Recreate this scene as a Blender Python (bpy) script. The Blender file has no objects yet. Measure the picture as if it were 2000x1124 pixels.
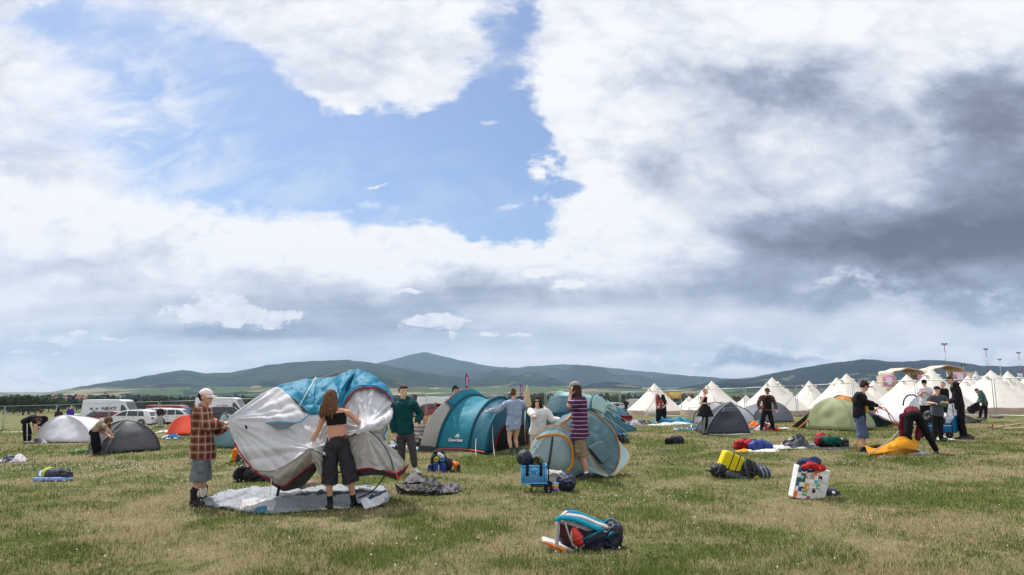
import bpy, bmesh, math, random
import numpy as np
from mathutils import Vector, Matrix, noise as mnoise
random.seed(7); np.random.seed(7)
R = math.radians
SC = bpy.context.scene
COL = SC.collection
# ------------------------------------------------------------------ camera
CAMZ, F, PITCH = 1.72, 1333.0, math.atan((763-562)/1333.0)
cam_d = bpy.data.cameras.new('camera'); cam = bpy.data.objects.new('camera', cam_d); COL.objects.link(cam)
cam.location = (0, 0, CAMZ); cam.rotation_euler = (R(90)+PITCH, 0, 0)
cam_d.lens = 36*F/2000; cam_d.sensor_width = 36; cam_d.sensor_fit = 'HORIZONTAL'
cam_d.clip_start = .1; cam_d.clip_end = 60000
SC.camera = cam
SC.view_settings.view_transform = 'Standard'; SC.view_settings.look = 'None'
SC.view_settings.exposure = 0.14; SC.view_settings.gamma = 1.0
SUN_EL, SUN_AZ = R(56), R(-35)      # azimuth from +Y towards +X
SUN_POWER, SKY_POWER = 4.2, 0.1
HAZE = 6.4e-5
SKYT = (0.85, 0.95, 1.1)     # tint of the clear sky
# ------------------------------------------------------------------ node helper
class NT:
    def __init__(s, tree): s.t = tree; s.n = tree.nodes; s.l = tree.links
    def new(s, typ, **kw):
        nd = s.n.new(typ)
        for k, v in kw.items(): setattr(nd, k, v)
        return nd
    def put(s, sock, v):
        if isinstance(v, bpy.types.NodeSocket): s.l.new(v, sock)
        elif v is not None: sock.default_value = v
    def m(s, op, a, b=None, c=None, clamp=False):
        nd = s.new('ShaderNodeMath', operation=op, use_clamp=clamp)
        s.put(nd.inputs[0], a); s.put(nd.inputs[1], b)
        if c is not None: s.put(nd.inputs[2], c)
        return nd.outputs[0]
    def noise(s, vec, scale, detail=4, rough=.55, dist=0.0, dim='3D'):
        nd = s.new('ShaderNodeTexNoise', noise_dimensions=dim)
        if vec is not None: s.l.new(vec, nd.inputs['Vector'])
        nd.inputs['Scale'].default_value = scale; nd.inputs['Detail'].default_value = detail
        nd.inputs['Roughness'].default_value = rough; nd.inputs['Distortion'].default_value = dist
        return nd.outputs[0]
    def ss(s, v, a, b, o0=0.0, o1=1.0):
        nd = s.new('ShaderNodeMapRange', interpolation_type='SMOOTHSTEP')
        s.put(nd.inputs[0], v); s.put(nd.inputs[1], a); s.put(nd.inputs[2], b); s.put(nd.inputs[3], o0); s.put(nd.inputs[4], o1)
        return nd.outputs[0]
    def mix(s, f, a, b, mode='MIX'):
        nd = s.new('ShaderNodeMix', data_type='RGBA', blend_type=mode)
        s.put(nd.inputs[0], f)
        s.put(nd.inputs[6], (*a, 1) if isinstance(a, tuple) and len(a) == 3 else a)
        s.put(nd.inputs[7], (*b, 1) if isinstance(b, tuple) and len(b) == 3 else b)
        return nd.outputs[2]
    def comb(s, x, y, z):
        nd = s.new('ShaderNodeCombineXYZ'); s.put(nd.inputs[0], x); s.put(nd.inputs[1], y); s.put(nd.inputs[2], z); return nd.outputs[0]
    def sep(s, v):
        nd = s.new('ShaderNodeSeparateXYZ'); s.l.new(v, nd.inputs[0]); return nd.outputs
def ray(px, py):
    u, v = (px-1000)/F, (562-py)/F
    return (u, math.cos(PITCH)-v*math.sin(PITCH), math.sin(PITCH)+v*math.cos(PITCH))
def lin(r, g, b, k=1.0):
    f = lambda c: (c/12.92 if c <= .04045 else ((c+.055)/1.055)**2.4)
    return tuple(min(1.0, f(c/255.0)*k) for c in (r, g, b))
# ------------------------------------------------------------------ world
world = bpy.data.worlds.new('World'); SC.world = world; world.use_nodes = True
W = NT(world.node_tree); W.n.clear()
out = W.new('ShaderNodeOutputWorld'); bg = W.new('ShaderNodeBackground'); bg.inputs[1].default_value = SKY_POWER
sky = W.new('ShaderNodeTexSky', sky_type='NISHITA'); sky.sun_disc = False
sky.sun_elevation = SUN_EL; sky.sun_rotation = SUN_AZ
sky.air_density = 1.0; sky.dust_density = 1.2; sky.ozone_density = 1.0
tc = W.new('ShaderNodeTexCoord'); D = tc.outputs['Generated']
dx, dy, dz = W.sep(D)
ysafe = W.m('MAXIMUM', dy, .03)
U, V = W.m('DIVIDE', dx, ysafe), W.m('DIVIDE', dz, ysafe)
zz = W.m('ADD', W.m('MAXIMUM', dz, 0.0), .13)
PX, PY = W.m('DIVIDE', dx, zz), W.m('DIVIDE', dy, zz)
P = W.comb(PX, PY, 0.0)
QV = W.comb(U, W.m('MULTIPLY', V, 1.7), 0.3)
# domain warp so that the large cloud masses have ragged, billowy borders
wn = W.new('ShaderNodeTexNoise'); W.l.new(QV, wn.inputs['Vector']); wn.inputs['Scale'].default_value = 5.5; wn.inputs['Detail'].default_value = 6; wn.inputs['Roughness'].default_value = .6
wr, wg, wb = W.sep(wn.outputs['Color'])
Uw = W.m('ADD', U, W.m('MULTIPLY', W.m('SUBTRACT', wr, .5), .20))
Vw = W.m('ADD', V, W.m('MULTIPLY', W.m('SUBTRACT', wg, .5), .15))
wf = W.new('ShaderNodeTexNoise'); W.l.new(QV, wf.inputs['Vector']); wf.inputs['Scale'].default_value = 30; wf.inputs['Detail'].default_value = 5; wf.inputs['Roughness'].default_value = .6
fr_, fg_, fb_ = W.sep(wf.outputs['Color'])
Uf = W.m('ADD', U, W.m('MULTIPLY', W.m('SUBTRACT', fr_, .5), .055))
Vf = W.m('ADD', V, W.m('MULTIPLY', W.m('SUBTRACT', fg_, .5), .026))
def gauss(px, py, sx, sy, amp, ang=0.0, warp=True):
    d = ray(px, py); u0, v0 = d[0]/d[1], d[2]/d[1]
    a, b = (Uw, Vw) if warp else (Uf, Vf)
    du, dv = W.m('SUBTRACT', a, u0), W.m('SUBTRACT', b, v0)
    c, s_ = math.cos(R(ang)), math.sin(R(ang))
    p = W.m('MULTIPLY_ADD', du, c*F/sx, W.m('MULTIPLY', dv, s_*F/sx))
    q = W.m('MULTIPLY_ADD', du, -s_*F/sy, W.m('MULTIPLY', dv, c*F/sy))
    r2 = W.m('MULTIPLY_ADD', p, p, W.m('MULTIPLY', q, q))
    return W.m('MULTIPLY', W.m('EXPONENT', W.m('MULTIPLY', r2, -.5)), amp)
def total(lst):
    acc = lst[0]
    for g in lst[1:]: acc = W.m('ADD', acc, g)
    return acc
# where the blue gap in the cloud deck is (compass directions), and clouds inside it
holes = total([gauss(430,290,120,85,1.0), gauss(340,290,60,70,.6), gauss(250,200,110,90,.5), gauss(60,40,90,40,.35), gauss(640,330,170,70,1.15), gauss(850,350,150,72,1.05), gauss(985,270,85,150,1.1), gauss(1045,330,45,100,.5),
    gauss(300,110,125,75,.85,-25), gauss(440,125,75,60,.75), gauss(130,40,70,50,.55), gauss(1000,420,90,46,.85), gauss(560,225,95,65,.8), gauss(1090,440,40,30,.3),
    gauss(985,60,60,60,.45), gauss(900,225,80,50,.5), gauss(945,120,50,60,.35),
    gauss(735,95,190,56,-1.15,-12), gauss(1270,330,120,240,-1.0), gauss(690,160,70,34,-.45),
    gauss(990,402,50,16,-1.3,16,False), gauss(955,240,24,9,-1.0,8,False), gauss(1045,338,28,20,-.8,0,False), gauss(750,362,24,7,-1.1,22,False), gauss(815,312,45,5,-.8,27,False), gauss(945,318,10,14,-.7,0,False),
    gauss(300,545,600,75,-.8), gauss(1100,560,500,75,-.8), gauss(20,440,260,50,-.5), gauss(-60,120,120,150,-.3)])
n1 = W.noise(QV, 6.5, 9, .60, .2); n2 = W.noise(QV, 26.0, 6, .6)
edge = W.m('ADD', W.m('MULTIPLY', W.m('SUBTRACT', n1, .5), 1.15), W.m('MULTIPLY', W.m('SUBTRACT', n2, .5), .8))
soft = total([gauss(90,220,250,150,.6,0,False), gauss(420,70,160,70,.14,0,False), gauss(960,110,50,80,.25,0,False), gauss(500,430,420,40,.10,0,False)])       # the ragged, translucent western border
cover = W.ss(W.m('SUBTRACT', W.m('ADD', edge, .60), holes), W.m('SUBTRACT', -.12, soft), W.m('ADD', .42, soft))
# thin high veil over the left of the gap
veilp = W.noise(W.comb(W.m('ADD', W.m('MULTIPLY', U, 2.4), W.m('MULTIPLY', V, 2.2)), W.m('SUBTRACT', W.m('MULTIPLY', V, 5.0), W.m('MULTIPLY', U, 1.5)), 1.0), 3.2, 8, .62, .8)
veil = W.m('MULTIPLY', total([gauss(140,190,190,120,.9), gauss(60,320,280,60,.7), gauss(520,380,500,60,.25), gauss(290,230,90,70,.35)]), W.ss(veilp, .36, .70))
# brightness of the deck: grey undersides, one dark storm bank on the right, white towers near the gap
st = W.noise(W.comb(W.m('MULTIPLY', PX, .34), W.m('MULTIPLY', PY, .9), 2.0), 1.15, 7, .58, .4)
sn = W.noise(QV, 3.6, 8, .56, .3)
dark = total([gauss(1960,480,330,52,.72,4), gauss(1760,470,190,40,.26), gauss(2020,400,160,60,.34), gauss(1990,290,190,90,.40), gauss(1960,190,130,60,.22), gauss(1640,430,150,40,.16), gauss(1460,175,130,36,.34,-6), gauss(1580,145,60,40,.26),
    gauss(1270,330,80,50,.30), gauss(1430,230,60,30,.14), gauss(1800,200,160,50,.14), gauss(1830,570,360,26,.30), gauss(1330,600,420,46,.12),
    gauss(180,545,300,26,.10), gauss(250,590,420,40,.12), gauss(640,610,300,50,.17), gauss(930,575,220,34,.12), gauss(300,700,420,26,.12), gauss(1000,668,500,28,.12), gauss(1380,708,100,14,.30), gauss(1530,708,60,9,.22), gauss(470,650,110,9,.26,0,False), gauss(840,640,60,4,.12,0,False),
    gauss(60,235,150,60,.08), gauss(2000,640,300,50,.14), gauss(1640,600,60,26,.16), gauss(1880,600,140,14,.16)])
lite = total([
    gauss(300,440,420,40,.22,-6), gauss(900,500,300,22,.16), gauss(1160,300,60,160,.16), gauss(1700,560,110,18,.26), gauss(1110,556,22,6,.7,0,False), gauss(1055,534,18,5,.5,0,False), gauss(60,757,120,8,.45), gauss(1560,692,150,9,.30), gauss(1720,588,60,14,.34), gauss(1920,585,60,8,.28), gauss(1640,555,60,9,.28), gauss(1250,690,100,7,.15), gauss(1900,690,120,6,.3)])
tone = W.m('SUBTRACT', W.m('ADD', W.ss(V, .03, .22, .92, .92), W.m('MULTIPLY', lite, W.ss(n2, .3, .60, .25, 1.0))), dark)
tone = W.m('ADD', tone, W.m('MULTIPLY', W.m('SUBTRACT', st, .5), W.ss(V, .40, .08, .15, .75)))
tone = W.m('ADD', tone, W.m('MULTIPLY', W.m('SUBTRACT', sn, .5), W.ss(V, .05, .25, .30, 1.0)))
bil = W.m('ABSOLUTE', W.m('SUBTRACT', W.noise(QV, 8.0, 7, .55, .2), .5))
tone = W.m('ADD', tone, W.m('MULTIPLY', W.m('SUBTRACT', bil, .09), W.ss(V, .06, .2, .25, 1.0)))
tone = W.m('ADD', tone, W.m('MULTIPLY', W.m('SUBTRACT', n2, .5), .14))
tone = W.m('ADD', tone, W.m('MULTIPLY', W.m('SUBTRACT', 1.0, W.ss(cover, .5, 1.0)), .12))
ramp = W.new('ShaderNodeValToRGB'); W.l.new(tone, ramp.inputs[0])
cr = ramp.color_ramp; cr.elements[0].position = 0.0; cr.elements[0].color = (*lin(92,98,116), 1)
cr.elements[1].position = 1.0; cr.elements[1].color = (*lin(250,250,253), 1)
for p_, c_ in ((.25, (124,130,148)), (.5, (160,170,192)), (.70, (206,213,226)), (.90, (240,242,248))):
    e = cr.elements.new(p_); e.color = (*lin(*c_), 1)
# small bright cumulus with crisp tops, far off under the deck
cum = total([gauss(440,614,80,16,1.0,0,False), gauss(430,588,42,15,.9,0,False), gauss(525,624,40,11,.8,0,False), gauss(842,630,46,8,1.1,0,False), gauss(852,618,22,8,.6,0,False), gauss(795,570,26,5,1.0,0,False), gauss(150,660,75,10,.75,0,False), gauss(60,690,55,5,.6,0,False), gauss(345,692,20,7,.6,0,False), gauss(952,650,14,4,1.0,0,False), gauss(1015,656,17,4,1.0,0,False), gauss(887,654,9,9,.8,0,False), gauss(1110,556,20,6,.9,0,False), gauss(60,757,110,8,.9), gauss(1055,534,16,4,.8,0,False)])
n3 = W.noise(QV, 34.0, 6, .62, .2)
cumm = W.ss(W.m('ADD', cum, W.m('ADD', W.m('MULTIPLY', W.m('SUBTRACT', n3, .5), 1.5), W.m('MULTIPLY', W.m('SUBTRACT', n1, .5), .9))), .34, .66)
cumtone = W.mix(W.ss(n3, .35, .6), lin(226,229,238), lin(250,250,252))
cloudcol0 = W.mix(W.m('MULTIPLY', cumm, .85), ramp.outputs[0], cumtone)
cloudcol = W.mix(1.0, cloudcol0, (9.3, 9.3, 9.3), 'MULTIPLY')
skyc = W.mix(1.0, sky.outputs[0], (SKYT[0], SKYT[1], SKYT[2]), 'MULTIPLY')
c1 = W.mix(veil, skyc, (7.6, 8.0, 8.8))
c2 = W.mix(cover, c1, cloudcol)
# below the horizon the deck gives way to a dull ground colour
c3 = W.mix(W.ss(dz, -.03, -.12), c2, (1.6, 1.6, 1.3))
W.l.new(c3, bg.inputs[0]); W.l.new(bg.outputs[0], out.inputs[0])
world.cycles.sampling_method = 'MANUAL'; world.cycles.sample_map_resolution = 1024
# ------------------------------------------------------------------ sun
sd = bpy.data.lights.new('sun', 'SUN'); sd.energy = SUN_POWER; sd.angle = R(2.0); sd.color = (1, .96, .90)
so = bpy.data.objects.new('sun', sd); COL.objects.link(so); so.location = (0, 0, 40)
sv = Vector((math.sin(SUN_AZ)*math.cos(SUN_EL), math.cos(SUN_AZ)*math.cos(SUN_EL), math.sin(SUN_EL)))
so.rotation_euler = sv.to_track_quat('Z', 'Y').to_euler()
# ------------------------------------------------------------------ ground shape
def sstep(a, b, v):
    t = min(1.0, max(0.0, (v-a)/(b-a))); return t*t*(3-2*t)
def G(x, y):
    xl = max(-55.0, min(60.0, x))
    z = 0.0
    if xl < -4: z += .027*(xl+4)*sstep(4, 18, y)
    elif xl > 4: z += .014*(xl-4)
    z -= .6*sstep(36, 60, y)
    if y > 60: z -= .025*(min(y, 260)-60)
    if y > 260: z -= .0145*(min(y, 1500)-260)
    if y < 60: z += .018*math.sin(x*.9+1.3)*math.sin(y*.7)+.012*math.sin(x*2.3+y*1.7)
    return z
def gp(px, py):
    """ground point seen at a photo pixel"""
    d = ray(px, py); t = 2.0
    while t < 4000:
        if CAMZ+d[2]*t < G(d[0]*t, d[1]*t): break
        t *= 1.03
    lo, hi = t/1.03, t
    for _ in range(40):
        mid = (lo+hi)/2
        if CAMZ+d[2]*mid < G(d[0]*mid, d[1]*mid): hi = mid
        else: lo = mid
    return Vector((d[0]*hi, d[1]*hi, CAMZ+d[2]*hi))
def pt(px, py, Y):
    d = ray(px, py); t = Y/d[1]; return Vector((d[0]*t, Y, CAMZ+d[2]*t))
def solveY(px, py, h, lo=25, hi=160):
    """distance at which a thing of height h standing on the ground tops out at this pixel"""
    best = None
    y = lo
    while y < hi:
        p = pt(px, py, y); e = p.z-(G(p.x, p.y)+h)
        if best is None or abs(e) < best[0]: best = (abs(e), y)
        y += .25
    return best[1]
# ------------------------------------------------------------------ objects
def tag(o, label=None, cat=None, group=None, kind=None):
    if label: o['label'] = label
    if cat: o['category'] = cat
    if group: o['group'] = group
    if kind: o['kind'] = kind
    return o
def empty(name, loc, label=None, cat=None, group=None, rz=0.0):
    o = bpy.data.objects.new(name, None); COL.objects.link(o); o.location = loc; o.rotation_euler = (0, 0, rz)
    o.empty_display_size = .1
    return tag(o, label, cat, group)
class MB:
    """collects faces for one mesh"""
    def __init__(s): s.v = []; s.f = []; s.mi = []; s.cur = 0
    def add(s, vs, fs):
        b = len(s.v); s.v.extend(Vector(p) for p in vs); s.f.extend(tuple(i+b for i in f) for f in fs); s.mi.extend([s.cur]*len(fs)); return s
    def box(s, c, d, rot=None, taper=1.0):
        c = Vector(c); hx, hy, hz = d[0]/2, d[1]/2, d[2]/2; vs = []
        for z in (-1, 1):
            k = 1 if z < 0 else taper
            for x, y in ((-1, -1), (1, -1), (1, 1), (-1, 1)):
                p = Vector((x*hx*k, y*hy*k, z*hz)); vs.append(c+(rot @ p if rot else p))
        return s.add(vs, [(3,2,1,0),(4,5,6,7),(0,1,5,4),(1,2,6,5),(2,3,7,6),(3,0,4,7)])
    def loft(s, rings, cap=True, closed=True):
        n = len(rings[0]); vs = [p for r in rings for p in r]; fs = []
        for i in range(len(rings)-1):
            for j in range(n if closed else n-1):
                k = (j+1) % n; fs.append((i*n+j, i*n+k, (i+1)*n+k, (i+1)*n+j))
        if cap:
            fs.append(tuple(range(n-1, -1, -1))); fs.append(tuple((len(rings)-1)*n+j for j in range(n)))
        return s.add(vs, fs)
    def tube(s, pts, rad, n=10, ends=True, flat=None):
        """tube through pts; rad number or list; flat=(axis vector, ratio) squashes along an axis"""
        pts = [Vector(p) for p in pts]
        if not hasattr(rad, '__len__'): rad = [rad]*len(pts)
        tang = []
        for i in range(len(pts)):
            a = pts[max(0, i-1)]; b = pts[min(len(pts)-1, i+1)]; t = (b-a)
            tang.append(t.normalized() if t.length > 1e-9 else Vector((0, 0, 1)))
        ref = Vector((0, 0, 1)) if abs(tang[0].z) < .9 else Vector((0, 1, 0))
        u = tang[0].cross(ref).normalized(); rings = []
        def ring(c, u, w, r):
            o = []
            for j in range(n):
                a = 2*math.pi*j/n; p = u*math.cos(a)*r+w*math.sin(a)*r
                if flat is not None: p = p-flat[0]*(p.dot(flat[0])*(1-flat[1]))
                o.append(c+p)
            return o
        for i, p in enumerate(pts):
            t = tang[i]; u = (u-t*u.dot(t)); u = u.normalized() if u.length > 1e-6 else t.orthogonal().normalized(); w = t.cross(u)
            if ends and i == 0: rings.append(ring(p-t*rad[0]*.8, u, w, rad[0]*.45))
            rings.append(ring(p, u, w, rad[i]))
            if ends and i == len(pts)-1: rings.append(ring(p+t*rad[-1]*.8, u, w, rad[-1]*.45))
        return s.loft(rings)
    def ell(s, c, rx, ry, rz, rot=None, nu=14, nv=8):
        c = Vector(c); rings = []
        for i in range(1, nv):
            th = math.pi*i/nv-math.pi/2; r = []
            for j in range(nu):
                a = 2*math.pi*j/nu; p = Vector((rx*math.cos(th)*math.cos(a), ry*math.cos(th)*math.sin(a), rz*math.sin(th))); r.append(c+(rot @ p if rot else p))
            rings.append(r)
        n = nu; vs = [p for r in rings for p in r]; fs = []
        for i in range(len(rings)-1):
            for j in range(n):
                k = (j+1) % n; fs.append((i*n+j, i*n+k, (i+1)*n+k, (i+1)*n+j))
        b = Vector((0, 0, -rz)); t = Vector((0, 0, rz))
        vs.append(c+(rot @ b if rot else b)); vs.append(c+(rot @ t if rot else t))
        for j in range(n):
            k = (j+1) % n; fs.append((k, j, len(vs)-2)); fs.append(((len(rings)-1)*n+j, (len(rings)-1)*n+k, len(vs)-1))
        return s.add(vs, fs)
    def sbox(s, c, d, rot=None, e=.35, nu=20, nv=10):
        """superellipsoid: a stuffed, rounded box"""
        c = Vector(c); sg = lambda v, p: math.copysign(abs(v)**p, v); rings = []
        for i in range(0, nv+1):
            th = (math.pi*i/nv-math.pi/2)*.985; r = []
            for j in range(nu):
                a = 2*math.pi*j/nu
                p = Vector((d[0]/2*sg(math.cos(th), e)*sg(math.cos(a), e), d[1]/2*sg(math.cos(th), e)*sg(math.sin(a), e), d[2]/2*sg(math.sin(th), e)))
                r.append(c+(rot @ p if rot else p))
            rings.append(r)
        return s.loft(rings)
    def mesh(s, name, smooth=True):
        me = bpy.data.meshes.new(name); me.from_pydata([tuple(p) for p in s.v], [], s.f)
        if max(s.mi, default=0): me.polygons.foreach_set('material_index', s.mi)
        if smooth: me.polygons.foreach_set('use_smooth', [True]*len(me.polygons))
        me.update(); return me
    def build(s, name, mat, parent=None, smooth=True, loc=None, bevel=0.0, autos=None):
        """one mesh object; with loc the vertices are world coordinates and the origin is put at loc"""
        base = Vector(loc) if loc is not None else (parent.matrix_world.translation if False else None)
        if base is not None: s.v = [p-base for p in s.v]
        me = s.mesh(name, smooth)
        for m_ in (mat if isinstance(mat, (list, tuple)) else [mat]): me.materials.append(m_)
        if autos is not None: me.set_sharp_from_angle(angle=R(autos))
        o = bpy.data.objects.new(name, me); COL.objects.link(o)
        if parent is not None: o.parent = parent
        if base is not None and parent is None: o.location = base
        if bevel:
            b = o.modifiers.new('bevel', 'BEVEL'); b.width = bevel; b.segments = 2; b.limit_method = 'ANGLE'
        return o
TMP = bpy.data.collections.new('workshop')
def fuse(mb, voxel, smooth=3, amp=0.0, scale=8.0, ridge=False, seed=0.0, stretch=(1, 1, 1), clampz=None):
    """merge overlapping shapes into one continuous skin, relax it, give it folds"""
    me = mb.mesh('shape'); o = bpy.data.objects.new('shape', me); COL.objects.link(o)
    r = o.modifiers.new('r', 'REMESH'); r.mode = 'VOXEL'; r.voxel_size = voxel
    if smooth:
        sm = o.modifiers.new('s', 'SMOOTH'); sm.iterations = smooth; sm.factor = .5
    dg = bpy.context.evaluated_depsgraph_get(); res = bpy.data.meshes.new_from_object(o.evaluated_get(dg))
    bpy.data.objects.remove(o); bpy.data.meshes.remove(me)
    if amp or clampz is not None:
        n = len(res.vertices); co = np.empty(n*3, np.float32); res.vertices.foreach_get('co', co); co = co.reshape(-1, 3)
        nr = np.empty(n*3, np.float32); res.vertices.foreach_get('normal', nr); nr = nr.reshape(-1, 3)
        if amp:
            dsp = np.empty(n, np.float32)
            for i in range(n):
                p = co[i]; q = (p[0]*scale*stretch[0]+seed, p[1]*scale*stretch[1]+seed*1.7, p[2]*scale*stretch[2])
                a = mnoise.noise(q); b_ = mnoise.noise((q[0]*2.3, q[1]*2.3, q[2]*2.3))
                dsp[i] = (.6-2.2*abs(a)+.5*b_) if ridge else a+.4*b_
            co = co+nr*(dsp*amp)[:, None]
        if clampz is not None: co[:, 2] = np.maximum(co[:, 2], clampz)
        res.vertices.foreach_set('co', co.reshape(-1)); res.update()
    res.polygons.foreach_set('use_smooth', [True]*len(res.polygons))
    return res
def put(name, me, mat, parent=None, loc=None):
    """link a mesh made in world coordinates, origin at loc (or at the parent's place)"""
    base = Vector(loc) if loc is not None else Vector((0, 0, 0))
    me.name = name
    if base.length: me.transform(Matrix.Translation(-base))
    mi = np.zeros(len(me.polygons), np.int32); me.polygons.foreach_get('material_index', mi)
    me.materials.clear()
    for m_ in (mat if isinstance(mat, (list, tuple)) else [mat]): me.materials.append(m_)
    if isinstance(mat, (list, tuple)): me.polygons.foreach_set('material_index', mi)
    o = bpy.data.objects.new(name, me); COL.objects.link(o)
    if parent is not None: o.parent = parent
    else: o.location = base
    return o
def dup(o, parent=None):
    c = o.copy(); COL.objects.link(c)
    if parent is not None: c.parent = parent
    for ch in list(o.children): dup(ch, c)
    return c
# ------------------------------------------------------------------ materials
MATS = {}
def mat(name, rgb, rough=.8, var=.10, scale=6.0, bump=0.0, bscale=40.0, spec=.3, trans=0.0, metal=0.0, coat=0.0, wr=0.0, wscale=5.0):
    """procedural surface: mottled colour, fine bump, broad creases (wr), light passing through thin cloth (trans)"""
    if name in MATS: return MATS[name]
    m = bpy.data.materials.new(name); m.use_nodes = True; t = NT(m.node_tree); t.n.clear()
    o = t.new('ShaderNodeOutputMaterial'); b = t.new('ShaderNodeBsdfPrincipled')
    c = lin(*rgb); tcn = t.new('ShaderNodeTexCoord'); V_ = tcn.outputs['Object']
    nz = t.noise(V_, scale, 4, .6)
    f = t.ss(nz, .3, .7)
    dk = tuple(x*(1-var) for x in c); lt = tuple(min(1, x*(1+var)) for x in c)
    col = t.mix(f, dk, lt); t.l.new(col, b.inputs['Base Color'])
    b.inputs['Roughness'].default_value = rough; b.inputs['Specular IOR Level'].default_value = spec; b.inputs['Metallic'].default_value = metal
    b.inputs['Coat Weight'].default_value = coat
    if bump or wr:
        hgt = None
        if bump: hgt = t.m('MULTIPLY', t.noise(V_, bscale, 3, .6), bump)
        if wr:
            w_ = t.noise(V_, wscale, 2.5, .5, .7)
            w2 = t.m('MULTIPLY', t.m('ABSOLUTE', t.m('SUBTRACT', w_, .5)), wr*2)
            hgt = w2 if hgt is None else t.m('ADD', hgt, w2)
        bp = t.new('ShaderNodeBump'); bp.inputs['Strength'].default_value = 1.0; bp.inputs['Distance'].default_value = 1.0
        t.l.new(hgt, bp.inputs['Height']); t.l.new(bp.outputs[0], b.inputs['Normal'])
    if trans:
        tr = t.new('ShaderNodeBsdfTranslucent'); t.l.new(col, tr.inputs[0]); mx = t.new('ShaderNodeMixShader'); mx.inputs[0].default_value = trans
        t.l.new(b.outputs[0], mx.inputs[1]); t.l.new(tr.outputs[0], mx.inputs[2]); t.l.new(mx.outputs[0], o.inputs[0])
    else: t.l.new(b.outputs[0], o.inputs[0])
    MATS[name] = m; return m
def cloth(name, rgb, **k):
    d = dict(rough=.85, var=.08, scale=9, bump=.0012, bscale=260, spec=.15, wr=.012, wscale=7); d.update(k); return mat(name, rgb, **d)
def tentm(name, rgb, **k):
    d = dict(rough=.62, var=.05, scale=2.5, bump=.0006, bscale=300, spec=.3, trans=.18, wr=.008, wscale=2.6); d.update(k); return mat(name, rgb, **d)
BLACK = cloth('black_cloth', (30,30,34)); DENIM_BLACK = cloth('washed_black_denim', (52,52,58), var=.16)
METAL = mat('galvanised_steel', (168,172,176), rough=.45, metal=.7, var=.06); DARKMETAL = mat('black_metal', (28,28,30), rough=.45, metal=.3)
SKIN = mat('skin', (218,172,150), rough=.55, var=.05, scale=12, spec=.35); SKIN2 = mat('tanned_skin', (200,150,124), rough=.55, var=.06, scale=12, spec=.35)
WHITE_ROPE = mat('pale_rope', (222,218,205), rough=.8)
# ------------------------------------------------------------------ ground
def grass_fields(t):
    """shared pattern of green and dried grass, from the place in the world"""
    g = t.new('ShaderNodeNewGeometry'); Pn = g.outputs['Position']
    a = t.noise(Pn, .33, 4, .62, .6); b_ = t.noise(Pn, .95, 4, .6); c = t.noise(Pn, 5.0, 3, .6); d = t.noise(Pn, 34.0, 2, .6)
    dry = t.m('ADD', t.m('ADD', t.m('MULTIPLY', a, 1.1), t.m('MULTIPLY', b_, .75)), t.m('MULTIPLY', c, .35))
    return Pn, t.ss(dry, .94, 1.30), c, d
def ground_mat():
    m = bpy.data.materials.new('meadow'); m.use_nodes = True; t = NT(m.node_tree); t.n.clear()
    o = t.new('ShaderNodeOutputMaterial'); b = t.new('ShaderNodeBsdfPrincipled'); b.inputs['Roughness'].default_value = .95; b.inputs['Specular IOR Level'].default_value = .1
    Pn, dry, c, d = grass_fields(t); x, y, z = t.sep(Pn)
    green = t.mix(c, (.078,.102,.024), (.14,.158,.044)); straw = t.mix(c, (.20,.165,.088), (.37,.31,.185))
    base = t.mix(t.m('MULTIPLY', dry, .85), green, straw)
    base = t.mix(t.ss(d, .35, .7, 0, .5), base, t.mix(.5, base, (.035,.035,.014)))
    # far fields: strips of grain, meadow and fallow
    vo = t.new('ShaderNodeTexVoronoi', feature='F1'); vo.inputs['Scale'].default_value = 1.0; vo.inputs['Randomness'].default_value = .9
    t.l.new(t.comb(t.m('MULTIPLY', x, .0035), t.m('MULTIPLY', y, .0042), 0.0), vo.inputs['Vector'])
    fr = t.new('ShaderNodeValToRGB'); fr.color_ramp.interpolation = 'CONSTANT'; t.l.new(t.sep(vo.outputs['Color'])[0], fr.inputs[0])
    e = fr.color_ramp.elements; e[0].position = 0; e[0].color = (.075,.10,.03,1); e[1].position = .38; e[1].color = (.26,.20,.11,1)
    for p_, cc in ((.5, (.11,.14,.045)), (.70, (.30,.245,.14)), (.80, (.09,.12,.05)), (.92, (.20,.145,.10))):
        q = e.new(p_); q.color = (*cc, 1)
    base = t.mix(t.ss(y, 230, 300), base, fr.outputs[0])
    t.l.new(base, b.inputs['Base Color'])
    bp = t.new('ShaderNodeBump'); bp.inputs['Strength'].default_value = .8; bp.inputs['Distance'].default_value = .05; t.l.new(t.m('ADD', d, c), bp.inputs['Height']); t.l.new(bp.outputs[0], b.inputs['Normal'])
    t.l.new(b.outputs[0], o.inputs[0]); return m
xs = np.unique(np.concatenate([np.linspace(-60, 60, 161), np.sign(np.linspace(-1, 1, 81))*60+np.linspace(-1, 1, 81)**3*9000]))
ys = np.concatenate([np.linspace(-30, 70, 121), 70+np.linspace(0.02, 1, 70)**2.6*11900])
gm = MB(); nx = len(xs)
gm.v = [Vector((x, y, G(x, y))) for y in ys for x in xs]
gm.f = [(j*nx+i, j*nx+i+1, (j+1)*nx+i+1, (j+1)*nx+i) for j in range(len(ys)-1) for i in range(nx-1)]; gm.mi = [0]*len(gm.f)
tag(gm.build('ground', ground_mat()), kind='structure')
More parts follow.
